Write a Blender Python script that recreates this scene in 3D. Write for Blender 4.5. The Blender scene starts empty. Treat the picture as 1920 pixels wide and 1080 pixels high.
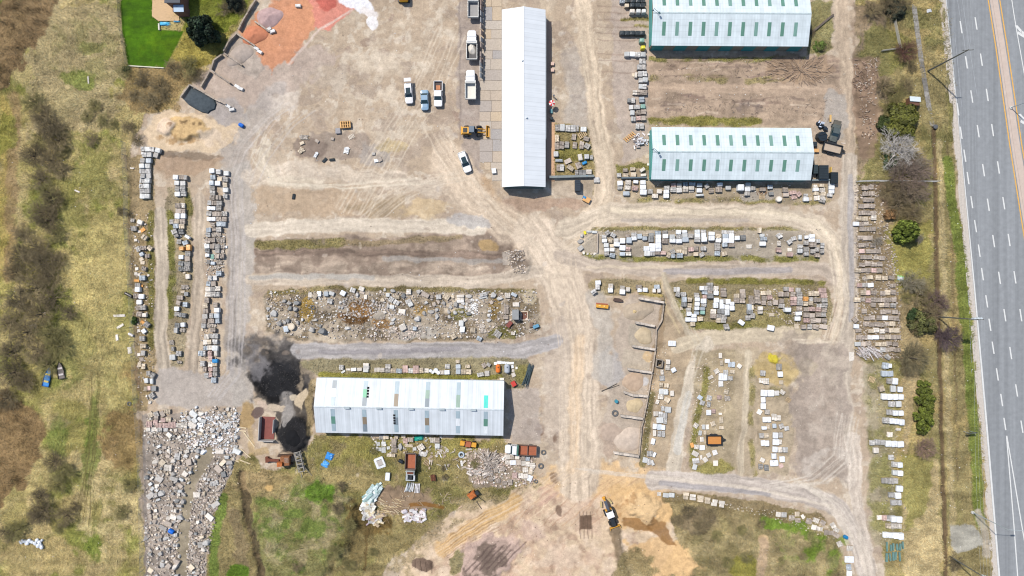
import bpy, bmesh, math, random
import numpy as np
from mathutils import Vector, Matrix

# ------------------------------------------------------------------ camera, sky, sun, exposure
SC = bpy.context.scene
COL = SC.collection
M = 0.12                      # metres covered by one photograph pixel at ground level
H = 155.0                     # flying height of the camera
KX = 1.72                     # sunlit surface: picture value / base colour
cam_d = bpy.data.cameras.new('camera')
cam = bpy.data.objects.new('camera', cam_d)
COL.objects.link(cam)
cam.location = (0, 0, H)
cam.rotation_euler = (0, 0, 0)
cam_d.sensor_width = 36.0
cam_d.lens = 36.0 * H / (1920 * M)
cam_d.clip_end = 20000
SC.camera = cam
SC.render.engine = 'CYCLES'

SUN_EL = math.radians(57.0)
SUN_AZ = (-0.727, 0.686)      # towards the sun, seen on the map
world = bpy.data.worlds.new('World')
SC.world = world
world.use_nodes = True
wn = world.node_tree.nodes
wn.clear()
sky = wn.new('ShaderNodeTexSky')
sky.sky_type = 'NISHITA'
sky.sun_disc = False
sky.sun_elevation = SUN_EL
sky.sun_rotation = math.atan2(SUN_AZ[0], SUN_AZ[1])
bg = wn.new('ShaderNodeBackground')
bg.inputs['Strength'].default_value = 0.14
wo = wn.new('ShaderNodeOutputWorld')
world.node_tree.links.new(sky.outputs[0], bg.inputs[0])
world.node_tree.links.new(bg.outputs[0], wo.inputs[0])
sun_d = bpy.data.lights.new('sun', 'SUN')
sun_d.energy = 4.5
sun_d.angle = math.radians(0.55)
sun_d.color = (1.0, 0.945, 0.865)
sun = bpy.data.objects.new('sun', sun_d)
COL.objects.link(sun)
sdir = Vector((-SUN_AZ[0] * math.cos(SUN_EL), -SUN_AZ[1] * math.cos(SUN_EL), -math.sin(SUN_EL)))
sun.rotation_euler = sdir.to_track_quat('-Z', 'Y').to_euler()
sun.location = (-200, 200, 300)
vs = SC.view_settings
vs.view_transform = 'Standard'
vs.look = 'None'
vs.exposure = 0.37
vs.gamma = 1.0
vs.use_curve_mapping = False
SC.render.filter_size = 1.15
SC.cycles.filter_width = 1.15
SC.cycles.max_bounces = 4
SC.cycles.diffuse_bounces = 2
SC.cycles.glossy_bounces = 2
SC.cycles.transparent_max_bounces = 4

random.seed(7)
RNG = np.random.RandomState(11)
U01 = random.random


def lin(c):
    c = c / 255.0
    return c / 12.92 if c <= 0.04045 else ((c + 0.055) / 1.055) ** 2.4


def col(r, g, b, k=None):
    """base colour whose sunlit look is about this picture value"""
    k = KX if k is None else k
    return tuple(min(0.86, lin(v) / k) for v in (r, g, b))


def XY(px, py, z=0.0):
    s = M * (1.0 - z / H)
    return ((px - 960.0) * s, (540.0 - py) * s)


# ------------------------------------------------------------------ materials
def nodes_of(m):
    m.use_nodes = True
    nt = m.node_tree
    return nt, nt.nodes['Principled BSDF']


_mats = {}


def mat(name, rgb, rough=0.8, metal=0.0, noise=0.18, scale=1.5, bump=0.0, spec=0.3, stretch=None):
    if name in _mats:
        return _mats[name]
    m = bpy.data.materials.new(name)
    nt, b = nodes_of(m)
    b.inputs['Roughness'].default_value = rough
    b.inputs['Metallic'].default_value = metal
    b.inputs['Specular IOR Level'].default_value = spec
    tc = nt.nodes.new('ShaderNodeTexCoord')
    mp = nt.nodes.new('ShaderNodeMapping')
    if stretch:
        mp.inputs['Scale'].default_value = stretch
    nt.links.new(tc.outputs['Object'], mp.inputs[0])
    n = nt.nodes.new('ShaderNodeTexNoise')
    n.inputs['Scale'].default_value = scale
    n.inputs['Detail'].default_value = 5
    n.inputs['Roughness'].default_value = 0.65
    nt.links.new(mp.outputs[0], n.inputs['Vector'])
    r = nt.nodes.new('ShaderNodeMapRange')
    r.inputs['From Min'].default_value = 0.3
    r.inputs['From Max'].default_value = 0.7
    r.inputs['To Min'].default_value = 1 - noise
    r.inputs['To Max'].default_value = 1 + noise
    nt.links.new(n.outputs['Fac'], r.inputs['Value'])
    mx = nt.nodes.new('ShaderNodeVectorMath')
    mx.operation = 'SCALE'
    mx.inputs[0].default_value = rgb
    nt.links.new(r.outputs[0], mx.inputs['Scale'])
    nt.links.new(mx.outputs[0], b.inputs['Base Color'])
    if bump:
        bp = nt.nodes.new('ShaderNodeBump')
        bp.inputs['Strength'].default_value = bump
        bp.inputs['Distance'].default_value = 0.05
        nt.links.new(n.outputs['Fac'], bp.inputs['Height'])
        nt.links.new(bp.outputs[0], b.inputs['Normal'])
    _mats[name] = m
    return m


def tint_mat(name, rough=0.85, noise=0.22, scale=3.0, use_obj=True, spec=0.25, bump=0.0):
    """base colour = the object's own colour (or the vertex colour) times a per-piece tone and a little grain"""
    if name in _mats:
        return _mats[name]
    m = bpy.data.materials.new(name)
    nt, b = nodes_of(m)
    b.inputs['Roughness'].default_value = rough
    b.inputs['Specular IOR Level'].default_value = spec
    if use_obj:
        oi = nt.nodes.new('ShaderNodeObjectInfo')
        src = oi.outputs['Color']
    else:
        at = nt.nodes.new('ShaderNodeAttribute')
        at.attribute_name = 'tint'
        src = at.outputs['Color']
    tn = nt.nodes.new('ShaderNodeAttribute')
    tn.attribute_name = 'tone'
    tc = nt.nodes.new('ShaderNodeTexCoord')
    n = nt.nodes.new('ShaderNodeTexNoise')
    n.inputs['Scale'].default_value = scale
    n.inputs['Detail'].default_value = 4
    geo = nt.nodes.new('ShaderNodeNewGeometry')
    nt.links.new(geo.outputs['Position'], n.inputs['Vector'])
    r = nt.nodes.new('ShaderNodeMapRange')
    r.inputs['From Min'].default_value = 0.3
    r.inputs['From Max'].default_value = 0.7
    r.inputs['To Min'].default_value = 1 - noise
    r.inputs['To Max'].default_value = 1 + noise
    nt.links.new(n.outputs['Fac'], r.inputs['Value'])
    mu = nt.nodes.new('ShaderNodeMath')
    mu.operation = 'MULTIPLY'
    nt.links.new(r.outputs[0], mu.inputs[0])
    nt.links.new(tn.outputs['Fac'], mu.inputs[1])
    mx = nt.nodes.new('ShaderNodeVectorMath')
    mx.operation = 'SCALE'
    nt.links.new(src, mx.inputs[0])
    nt.links.new(mu.outputs[0], mx.inputs['Scale'])
    nt.links.new(mx.outputs[0], b.inputs['Base Color'])
    if bump:
        bp = nt.nodes.new('ShaderNodeBump')
        bp.inputs['Strength'].default_value = bump
        bp.inputs['Distance'].default_value = 0.05
        nt.links.new(n.outputs['Fac'], bp.inputs['Height'])
        nt.links.new(bp.outputs[0], b.inputs['Normal'])
    _mats[name] = m
    return m


# ------------------------------------------------------------------ mesh builder
class MB:
    """collects shapes; build() links them as ONE mesh object"""

    def __init__(self):
        self.v, self.f, self.t, self.mi, self.mats, self.c = [], [], [], [], [], []
        self.cur = 0
        self.tone = 1.0
        self.tint = (1, 1, 1)

    def use(self, m):
        if m not in self.mats:
            self.mats.append(m)
        self.cur = self.mats.index(m)
        return self

    def add(self, vs_, fs, tone=None):
        o = len(self.v)
        self.v += [tuple(p) for p in vs_]
        tn = self.tone if tone is None else tone
        self.t += [tn] * len(vs_)
        self.c += [self.tint] * len(vs_)
        for f in fs:
            self.f.append(tuple(i + o for i in f))
            self.mi.append(self.cur)

    def box(self, c, s, rz=0.0, tone=None, jit=0.0, rx=0.0, ry=0.0, taper=1.0):
        hx, hy, hz = s[0] / 2, s[1] / 2, s[2] / 2
        R = Matrix.Rotation(rz, 3, 'Z') @ Matrix.Rotation(ry, 3, 'Y') @ Matrix.Rotation(rx, 3, 'X')
        pts = []
        for z in (-1, 1):
            k = taper if z > 0 else 1.0
            for x, y in ((-1, -1), (1, -1), (1, 1), (-1, 1)):
                p = R @ Vector((x * hx * k + random.uniform(-jit, jit), y * hy * k + random.uniform(-jit, jit), z * hz + random.uniform(-jit, jit) * .5))
                pts.append((p.x + c[0], p.y + c[1], p.z + c[2]))
        self.add(pts, [(3, 2, 1, 0), (4, 5, 6, 7), (0, 1, 5, 4), (1, 2, 6, 5), (2, 3, 7, 6), (3, 0, 4, 7)], tone)

    def loft(self, rings, cap0=True, cap1=True, tone=None):
        n = len(rings[0])
        vs_ = [p for r in rings for p in r]
        fs = []
        for i in range(len(rings) - 1):
            for j in range(n):
                a, b = i * n + j, i * n + (j + 1) % n
                fs.append((a, b, b + n, a + n))
        if cap0:
            fs.append(tuple(reversed(range(n))))
        if cap1:
            fs.append(tuple(range((len(rings) - 1) * n, len(rings) * n)))
        self.add(vs_, fs, tone)

    def tube(self, p0, p1, r0, r1=None, n=5, tone=None, cap=True):
        r1 = r0 if r1 is None else r1
        p0, p1 = Vector(p0), Vector(p1)
        d = (p1 - p0)
        if d.length < 1e-6:
            return
        d.normalize()
        a = d.orthogonal().normalized()
        b = d.cross(a)
        R0 = [p0 + (a * math.cos(k * 2 * math.pi / n) + b * math.sin(k * 2 * math.pi / n)) * r0 for k in range(n)]
        R1 = [p1 + (a * math.cos(k * 2 * math.pi / n) + b * math.sin(k * 2 * math.pi / n)) * r1 for k in range(n)]
        self.loft([R0, R1], cap, cap, tone)

    def ring(self, c, r_out, r_in, w, axis='Z', n=14, tone=None):
        """a tyre: a square-ish torus"""
        rings = []
        for k in range(n):
            a = 2 * math.pi * k / n
            ca, sa = math.cos(a), math.sin(a)
            sec = []
            for rr, ww in ((r_in, -.5), (r_out * .9, -.5), (r_out, -.3), (r_out, .3), (r_out * .9, .5), (r_in, .5)):
                if axis == 'Z':
                    sec.append((c[0] + ca * rr, c[1] + sa * rr, c[2] + ww * w))
                elif axis == 'Y':
                    sec.append((c[0] + ca * rr, c[1] + ww * w, c[2] + sa * rr))
                else:
                    sec.append((c[0] + ww * w, c[1] + ca * rr, c[2] + sa * rr))
            rings.append(sec)
        rings.append(rings[0])
        self.loft(rings, False, False, tone)

    def disc(self, c, r, h, n=16, tone=None, r2=None):
        r2 = r if r2 is None else r2
        A = [(c[0] + r * math.cos(2 * math.pi * k / n), c[1] + r * math.sin(2 * math.pi * k / n), c[2]) for k in range(n)]
        B = [(c[0] + r2 * math.cos(2 * math.pi * k / n), c[1] + r2 * math.sin(2 * math.pi * k / n), c[2] + h) for k in range(n)]
        self.loft([A, B], True, True, tone)

    def mesh(self, name, m=None):
        if m is not None and not self.mats:
            self.mats = [m]
        me = bpy.data.meshes.new(name)
        me.from_pydata(self.v, [], self.f)
        for x in self.mats:
            me.materials.append(x)
        if len(self.mats) > 1:
            me.polygons.foreach_set('material_index', np.array(self.mi, dtype=np.int32))
        at = me.attributes.new('tone', 'FLOAT', 'POINT')
        at.data.foreach_set('value', np.array(self.t, dtype=np.float32))
        if any(c != (1, 1, 1) for c in self.c[:1] + self.c[-1:]):
            ct = me.attributes.new('tint', 'FLOAT_COLOR', 'POINT')
            ct.data.foreach_set('color', np.array([(*c, 1) for c in self.c], dtype=np.float32).ravel())
        me.update()
        return me

    def build(self, name, m=None, parent=None, loc=None, rz=0.0, smooth=False):
        me = self.mesh(name, m)
        if smooth:
            me.polygons.foreach_set('use_smooth', [True] * len(me.polygons))
        return link(name, me, parent, loc, rz)


def link(name, data, parent=None, loc=None, rz=0.0):
    o = bpy.data.objects.new(name, data)
    COL.objects.link(o)
    if parent is not None:
        o.parent = parent
    if loc is not None:
        o.location = loc
    if rz:
        o.rotation_euler = (0, 0, rz)
    return o


def tag(o, label, cat, group=None):
    o['label'] = label
    o['category'] = cat
    if group:
        o['group'] = group
    return o


def thing(name, label, cat, loc, rz=0.0, group=None):
    o = link(name, None, None, loc, rz)
    o.empty_display_size = 0.5
    return tag(o, label, cat, group)


def structure(o):
    o['kind'] = 'structure'
    return o


def stuff(o):
    o['kind'] = 'stuff'
    return o


ONES = 'zeroth first second third fourth fifth sixth seventh eighth ninth tenth eleventh twelfth thirteenth fourteenth fifteenth sixteenth seventeenth eighteenth nineteenth'.split()
TENS = {2: 'twent', 3: 'thirt', 4: 'fort', 5: 'fift', 6: 'sixt', 7: 'sevent'}


def nth(n):
    if n < 20:
        return ONES[n]
    t, u = divmod(n, 10)
    return TENS[t] + ('ieth' if u == 0 else 'y-' + ONES[u])


def rrect(L, W, z, r=0.2, x0=0.0, nose=1.0, n=3):
    """rounded rectangle ring, long axis x; nose narrows the +x end"""
    pts = []
    for (sx, sy, a0) in ((1, 1, 0), (-1, 1, 90), (-1, -1, 180), (1, -1, 270)):
        for k in range(n + 1):
            a = math.radians(a0 + 90 * k / n)
            x = sx * (L / 2 - r) + r * math.cos(a)
            y = sy * (W / 2 - r) + r * math.sin(a)
            if x > 0:
                y *= 1 + (nose - 1) * (x / (L / 2)) ** 2
            pts.append((x + x0, y, z))
    return pts

# ------------------------------------------------------------------ the ground: one sheet to the horizon, soil mix + low relief
_ng = {}


def vnoise(u, v, s, seed=0):
    if seed not in _ng:
        _ng[seed] = np.random.RandomState(seed + 100).rand(256, 256).astype(np.float32)
    g = _ng[seed]
    x, y = u / s, v / s
    xi, yi = np.floor(x).astype(np.int64), np.floor(y).astype(np.int64)
    fx, fy = x - xi, y - yi
    fx = fx * fx * (3 - 2 * fx)
    fy = fy * fy * (3 - 2 * fy)
    x0, x1, y0, y1 = xi & 255, (xi + 1) & 255, yi & 255, (yi + 1) & 255
    return (g[y0, x0] * (1 - fx) + g[y0, x1] * fx) * (1 - fy) + (g[y1, x0] * (1 - fx) + g[y1, x1] * fx) * fy


def fbm(u, v, s, seed=0, o=4):
    t, a, w = 0, 1.0, 0.0
    for k in range(o):
        t = t + a * vnoise(u, v, s / 2 ** k, seed + k)
        w += a
        a *= 0.55
    return t / w


def steps(lo, hi, s):
    return list(np.arange(lo, hi, s))


us = np.array([-26000, -9000, -4000, -2000, -1200, -800] + steps(-600, -40, 24) + steps(-40, 1962, 1.65) + steps(1964, 2560, 24) + [2700, 3200, 4000, 6000, 11000, 28000], dtype=np.float32)
vs2 = np.array([-26000, -9000, -4000, -2000, -1200, -800] + steps(-600, -40, 24) + steps(-40, 1122, 1.65) + steps(1124, 1700, 24) + [1800, 2400, 3200, 5000, 10000, 27000], dtype=np.float32)
GU, GV = np.meshgrid(us, vs2)
NY, NX = GU.shape
W1 = fbm(GU, GV, 26, 1, 4) - 0.5
W2 = fbm(GU, GV, 26, 11, 4) - 0.5
N4 = fbm(GU, GV, 9, 21, 3)
N12 = fbm(GU, GV, 30, 31, 4)
N60 = fbm(GU, GV, 120, 41, 4)
NS = fbm(GU + GV * 0.35, GV * 3.0, 34, 51, 4)      # combed, grass-like
NR = (fbm(GU, GV, 13, 81, 4) - .5) * 1.6
C = np.zeros((NY, NX, 3), np.float32)
GR = np.zeros((NY, NX), np.float32)                # how grassy
HT = np.zeros((NY, NX), np.float32)


def sl(pts, pad):
    a = np.array(pts, np.float32)
    i0, i1 = np.searchsorted(us, [a[:, 0].min() - pad, a[:, 0].max() + pad])
    j0, j1 = np.searchsorted(vs2, [a[:, 1].min() - pad, a[:, 1].max() + pad])
    return slice(j0, j1), slice(i0, i1)


def smooth(x):
    x = np.clip(x, 0, 1)
    return x * x * (3 - 2 * x)


def warped(js, is_, rough):
    return GU[js, is_] + W1[js, is_] * rough * 3.2, GV[js, is_] + W2[js, is_] * rough * 3.2


def m_poly(pts, soft=8, rough=6):
    js, is_ = sl(pts, soft + rough * 2)
    u, v = warped(js, is_, rough)
    d2 = np.full(u.shape, 1e12, np.float32)
    ins = np.zeros(u.shape, bool)
    n = len(pts)
    for k in range(n):
        (x0, y0), (x1, y1) = pts[k], pts[(k + 1) % n]
        dx, dy = x1 - x0, y1 - y0
        t = np.clip(((u - x0) * dx + (v - y0) * dy) / (dx * dx + dy * dy + 1e-9), 0, 1)
        d2 = np.minimum(d2, (u - x0 - t * dx) ** 2 + (v - y0 - t * dy) ** 2)
        if dy:
            ins ^= ((v < y0) != (v < y1)) & (u < dx * (v - y0) / dy + x0)
    d = np.sqrt(d2) * np.where(ins, 1, -1)
    return (js, is_), smooth(d / soft + 0.5), None


def m_line(pts, w, soft=8, rough=4):
    js, is_ = sl(pts, w / 2 + soft + rough * 2)
    u, v = warped(js, is_, rough)
    best = np.full(u.shape, 1e12, np.float32)
    T = np.zeros(u.shape, np.float32)
    D = np.zeros(u.shape, np.float32)
    acc = 0.0
    for k in range(len(pts) - 1):
        (x0, y0), (x1, y1) = pts[k], pts[k + 1]
        dx, dy = x1 - x0, y1 - y0
        L = math.hypot(dx, dy)
        t = np.clip(((u - x0) * dx + (v - y0) * dy) / (L * L), 0, 1)
        ex, ey = u - x0 - t * dx, v - y0 - t * dy
        d2 = ex * ex + ey * ey
        b = d2 < best
        best = np.where(b, d2, best)
        T = np.where(b, acc + t * L, T)
        D = np.where(b, (ey * dx - ex * dy) / L, D)
        acc += L
    d = np.sqrt(best)
    return (js, is_), smooth((w / 2 - d) / soft + 0.5), (T, D)


def m_ell(cx, cy, rx, ry, rot=0, soft=0.35, rough=6):
    R = max(rx, ry) * (1 + soft)
    js, is_ = sl([(cx - R, cy - R), (cx + R, cy + R)], rough * 2)
    u, v = warped(js, is_, rough)
    a = math.radians(rot)
    x = (u - cx) * math.cos(a) + (v - cy) * math.sin(a)
    y = -(u - cx) * math.sin(a) + (v - cy) * math.cos(a)
    return (js, is_), smooth((1 - np.sqrt((x / rx) ** 2 + (y / ry) ** 2)) / soft + 0.5), None


def put(mk, c, a=1.0, grass=0.0, var=0.13, streak=0.0, patch=0.0, pscale=None, h=0.0, rag=1.0):
    """lay a soil over the sheet. patch>0: broken cover, more patchy; streak: wheel streaks along a line"""
    (js, is_), m, td = mk
    if m.size == 0:
        return
    if h:
        HT[js, is_] += h * m
    if rag:
        q = NR[js, is_] * (.45 if td is not None else 1.0)
        m = smooth((m - .5) * 1.5 + .5 + q * rag * 1.9 * np.clip(4 * m * (1 - m), 0, 1))
    m = m * a
    if patch:
        n = N12[js, is_] if pscale is None else fbm(GU[js, is_], GV[js, is_], pscale, int(pscale) + 61, 4)
        m = m * smooth((n - patch + 0.10) / 0.20)
    base = np.array(col(*c), np.float32)
    tone = 1 + var * ((N4[js, is_] - 0.5) * 1.6 + (N12[js, is_] - 0.5) * 2.4)
    if streak and td is not None:
        T, D = td
        s = vnoise(D + 500, T + 900, 3.2, 71) if False else fbm(D * 14 + 9000, T + 900, 60, 71, 3)
        tone = tone * (1 + streak * (s - 0.5) * 4.2)
    if grass:
        tone = tone * (1 + 0.85 * (NS[js, is_] - 0.5))
    m3 = m[..., None]
    C[js, is_] = C[js, is_] * (1 - m3) + base * tone[..., None] * m3
    GR[js, is_] = GR[js, is_] * (1 - m) + grass * m


def wheel(pts, c, spread=26, n=5, a=0.45, w=2.2, jit=8):
    for k in range(n):
        o = (k - (n - 1) / 2) * spread / max(1, n - 1)
        q = [(x + o + random.uniform(-jit, jit) * .4, y + o * .3 + random.uniform(-jit, jit) * .4) for x, y in pts]
        put(m_line(q, w + random.uniform(0, 2), 2.5, 1.5), c, min(.8, a * 1.5) * random.uniform(.4, 1), rag=.5)


DIRT, LITE, GREY, DARK, MUD, SAND = (202, 184, 160), (218, 204, 184), (180, 173, 167), (156, 139, 122), (128, 110, 95), (226, 190, 144)
STRAW, OLIVE, GREEN, BRIGHT, LAWN, REED, GOLD = (186, 166, 112), (146, 138, 82), (122, 132, 64), (104, 146, 40), (72, 108, 18), (140, 116, 84), (196, 164, 70)
C[:] = np.array(col(192, 172, 148), np.float32)
ALL = (slice(0, NY), slice(0, NX))
C *= (1 + 0.16 * (N60 - 0.5) * 2 + 0.10 * (N12 - .5) * 2)[..., None]
put((ALL, smooth((N60 - .5) / .2), None), (180, 161, 139), .6)
put((ALL, smooth((fbm(GU, GV, 60, 91, 4) - .54) / .16), None), (206, 189, 166), .55)

RID = 1 - 2 * np.abs(fbm(GU + W1 * 40, GV + W2 * 40, 46, 131, 5) - .5)
put((ALL, smooth((RID - .88) / .12), None), (220, 206, 186), .3)
put((ALL, smooth((fbm(GU * .6, GV, 24, 141, 4) - .56) / .12), None), (168, 150, 134), .5)
put((ALL, smooth((fbm(GU, GV, 15, 151, 3) - .60) / .10), None), (222, 208, 188), .5)

FAR = np.maximum(np.maximum(-120 - GU, GU - 2050), np.maximum(-160 - GV, GV - 1240))
put((ALL, smooth(FAR / 160), None), (166, 152, 104), .95, .8, .15)
put((ALL, smooth(FAR / 160) * smooth((fbm(GU, GV, 900, 161, 4) - .5) / .1), None), (128, 132, 82), .8, .8, .15)
# field on the west side
FW = [(-700, -700), (470, -700), (480, 0), (445, 55), (425, 85), (395, 130), (350, 165), (322, 205), (275, 212), (247, 262), (243, 420), (250, 600), (258, 800), (270, 1080), (272, 1800), (-700, 1800)]
put(m_poly(FW, 10, 5), (194, 176, 120), 1, 1.0, .22)
put(m_poly(FW, 10, 5), (164, 154, 90), .85, 1.0, .2, patch=.50, pscale=90)
put(m_poly(FW, 10, 5), (142, 146, 72), .8, 1.0, .2, patch=.56, pscale=50)
put(m_poly(FW, 10, 5), (206, 184, 134), .7, 1.0, .2, patch=.58, pscale=36)
put(m_poly([(40, 40), (120, 0), (225, 0), (235, 130), (215, 240), (60, 250), (60, 120)], 30, 20), (186, 168, 126), .85, .8, .2)
put(m_ell(165, 95, 60, 60, 0, .8, 20), (150, 142, 92), .6, 1, .2, patch=.45)
put(m_poly([(245, 130), (330, 115), (400, 110), (345, 165), (330, 205), (255, 215), (225, 180)], 14, 10), (168, 142, 98), .85, .8, .2)
put(m_poly([(345, 50), (440, 60), (420, 85), (395, 128), (345, 120), (320, 110)], 14, 10), (176, 160, 82), .9, 1, .2)
put(m_poly([(340, -40), (478, -40), (470, 20), (430, 60), (350, 60)], 14, 10), (128, 136, 50), .9, 1, .2)
put(m_poly([(-60, 60), (22, -40), (118, -40), (104, 26), (66, 80), (44, 130), (22, 160), (-60, 185)], 16, 14), REED, .95, .7, .3)
put(m_poly([(-60, -40), (16, -40), (-5, 40), (-60, 70)], 14, 10), (150, 150, 80), .9, 1)
put(m_poly([(-60, 720), (30, 745), (70, 760), (84, 830), (66, 870), (34, 930), (-60, 990)], 20, 16), (146, 120, 84), .95, .7, .3)
put(m_ell(236, 822, 40, 58, 10, .6, 14), (152, 124, 84), .8, .8, .3)
put(m_ell(245, 855, 30, 50, 0, .7, 14), (170, 146, 96), .5, .8, .3)
put(m_ell(258, 705, 26, 36, 0, .6, 10), (162, 128, 84), .7, .7)
put(m_line([(5, 200), (12, 300), (4, 420), (2, 520)], 26, 26, 14), (190, 166, 96), .65, .9)
put(m_line([(30, 180), (28, 300), (22, 400), (16, 520)], 22, 20, 8), (160, 132, 98), .7, .5)
put(m_ell(150, 150, 34, 18, 10, .7, 10), (124, 138, 60), .7, 1)
put(m_ell(172, 90, 24, 12, 0, .7, 8), (134, 142, 68), .5, 1)
put(m_ell(10, 250, 18, 40, 0, .8, 12), (134, 140, 60), .6, 1)
put(m_ell(165, 360, 60, 100, 10, .8, 20), (138, 136, 72), .7, 1, .2, patch=.42)
put(m_ell(185, 500, 60, 110, 10, .8, 20), (204, 186, 124), .8, 1, .25)
put(m_ell(130, 640, 40, 80, 0, .8, 20), (138, 140, 76), .7, 1, .2)
put(m_ell(175, 820, 14, 100, 4, .8, 10), (112, 130, 54), .7, 1, .2)
put(m_ell(110, 815, 20, 40, 0, .8, 10), (126, 140, 70), .6, 1, .2)
put(m_ell(220, 925, 40, 40, 0, .8, 16), (146, 140, 84), .7, 1, .2)
put(m_ell(172, 1020, 16, 40, 0, .8, 10), (116, 134, 52), .7, 1)
put(m_ell(205, 960, 60, 70, 0, .8, 20), (208, 188, 138), .8, 1, .3, patch=.40)
put(m_ell(70, 1050, 80, 40, 0, .8, 20), (202, 180, 126), .8, 1, .25)
put(m_poly([(120, 600), (240, 560), (250, 700), (240, 780), (140, 700)], 30, 14), (188, 174, 112), .6, 1, .25)
wheel([(178, 700), (174, 820), (166, 900), (158, 980)], (100, 88, 56), 16, 4, .55, 1.8)
wheel([(175, 760), (170, 860), (150, 960)], (108, 98, 60), 10, 3, .4, 1.6)
put(m_poly([(222, -60), (229, 60), (240, 123), (310, 128), (345, 58), (300, 56), (299, 40), (287, 32), (288, -60)], 2.5, .8), LAWN, 1, .25, .22, rag=0)
put(m_poly([(222, -60), (229, 60), (240, 123), (310, 128), (345, 58), (300, 56), (299, 40), (287, 32), (288, -60)], 3, .8), (88, 118, 18), .8, .25, .2, patch=.55, pscale=40, rag=0)

# verge on the east side
RW = [(1608, -700), (1606, 100), (1602, 330), (1600, 500), (1600, 655), (1640, 690), (1652, 830), (1650, 1000), (1662, 1100), (1664, 1800), (1930, 1800), (1862, 1080), (1816, 540), (1790, 270), (1760, 0), (1690, -700)]
put(m_poly(RW, 10, 5), (158, 144, 100), 1, .9, .22)
put(m_poly(RW, 10, 5), (138, 132, 82), .75, 1, .2, patch=.52, pscale=70)
put(m_poly(RW, 10, 5), (186, 164, 112), .7, 1, .2, patch=.56, pscale=40)
put(m_poly([(1605, 0), (1660, 0), (1670, 120), (1650, 240), (1625, 330), (1604, 330)], 18, 12), (152, 132, 112), .8, .2, .2)
put(m_ell(1660, 90, 40, 50, 0, .7, 14), (134, 132, 72), .7, 1, .2)
put(m_poly([(1600, 345), (1660, 345), (1690, 520), (1692, 672), (1604, 668)], 8, 6), (150, 132, 106), .9, .3, .25)
put(m_poly([(1650, 350), (1710, 345), (1720, 400), (1660, 410)], 16, 12), (132, 112, 92), .8, .3, .25)
put(m_poly([(1655, 430), (1745, 420), (1752, 520), (1690, 540)], 14, 10), (156, 148, 82), .85, 1, .2)
put(m_poly([(1690, 560), (1715, 555), (1725, 700), (1700, 850), (1690, 850), (1688, 660)], 10, 8), (184, 163, 124), .8, .8, .3)
put(m_poly([(1695, 860), (1760, 860), (1765, 1100), (1700, 1100), (1690, 960)], 10, 8), (198, 178, 134), .8, 1, .3)
put(m_poly([(1690, 850), (1740, 860), (1740, 960), (1700, 1000)], 16, 10), (146, 142, 74), .7, 1, .2)
put(m_line([(1640, 700), (1650, 800), (1655, 900), (1655, 1000)], 50, 20, 8), (168, 158, 128), .75, .4, .15)
put(m_line([(1648, 700), (1650, 800), (1652, 980)], 40, 16, 8), (142, 138, 78), .7, 1, .2, patch=.5)
put(m_line([(1752, 240), (1755, 400), (1757, 520), (1763, 700), (1769, 900), (1775, 1100), (1780, 1300)], 9, 5, 1.5), (104, 86, 66), .9, .3, .2, h=-.35)
put(m_line([(1763, 270), (1768, 520), (1775, 700), (1783, 900), (1790, 1100)], 10, 8, 4), (190, 172, 128), .8, 1, .2)
put(m_line([(1778, 270), (1785, 520), (1792, 700), (1796, 900)], 5, 5, 4), (120, 100, 76), .5, .6, .2)
put(m_line([(1776, 300), (1795, 440), (1806, 560), (1818, 700), (1828, 840), (1838, 980)], 20, 8, 3), (120, 134, 60), .85, 1, .15)
put(m_line([(1774, 20), (1782, 160), (1786, 260)], 12, 10, 4), (128, 122, 74), .8, 1, .2)
put(m_poly([(1780, 985), (1830, 985), (1845, 1020), (1800, 1040), (1782, 1025)], 8, 4), (176, 172, 160), .9, .05, .1)
put(m_line([(1835, 960), (1846, 1000), (1850, 1040)], 14, 8, 3), (190, 178, 160), .8, .1)

# ground south of the big shed
SW = [(378, 1800), (384, 1080), (396, 985), (408, 925), (440, 868), (470, 850), (500, 880), (560, 870), (590, 815), (945, 820), (948, 850), (1005, 860), (1000, 905), (955, 935), (868, 946), (800, 1002), (735, 1050), (700, 1100), (700, 1800)]
put(m_poly(SW, 12, 8), (162, 146, 100), 1, .9, .22)
put(m_poly(SW, 12, 8), (138, 132, 78), .75, 1, .2, patch=.54, pscale=60)
put(m_poly([(590, 815), (940, 820), (900, 850), (760, 850), (600, 880)], 20, 12), (158, 150, 82), .7, 1, .2, patch=.42)
put(m_poly([(484, 930), (560, 890), (640, 905), (668, 955), (655, 1015), (600, 1100), (510, 1100), (470, 1020)], 24, 14), (142, 138, 88), .85, 1, .25, h=1.3)
put(m_ell(575, 975, 90, 80, 0, .8, 14), (176, 160, 122), .75, .8, .25, patch=.55, pscale=22)
put(m_ell(575, 985, 90, 90, 0, .8, 14), (96, 90, 60), .6, .8, .25, patch=.58, pscale=20)
put(m_ell(560, 985, 80, 85, 0, .8, 14), (124, 142, 68), .8, 1, .3, patch=.5, pscale=20)
put(m_ell(600, 920, 26, 16, 0, .8, 8), (110, 148, 44), .8, 1, .2)
put(m_ell(520, 1010, 26, 44, 0, .8, 10), (176, 160, 124), .6, .8, .3, patch=.48)
put(m_line([(420, 935), (404, 1000), (398, 1100)], 18, 8, 4), (122, 144, 64), .85, 1, .25)
put(m_line([(452, 890), (462, 950), (478, 1020), (494, 1100)], 15, 10, 4), (98, 84, 66), .85, .4, .2, h=-.8)  # ditch: dark earth, with its shadow painted into the soil colour
put(m_line([(440, 960), (452, 1010), (458, 1100)], 22, 16, 6), (150, 132, 100), .8, .6, .2)
put(m_ell(446, 1075, 20, 16, 0, .6, 6), (100, 140, 34), .85, 1)
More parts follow.
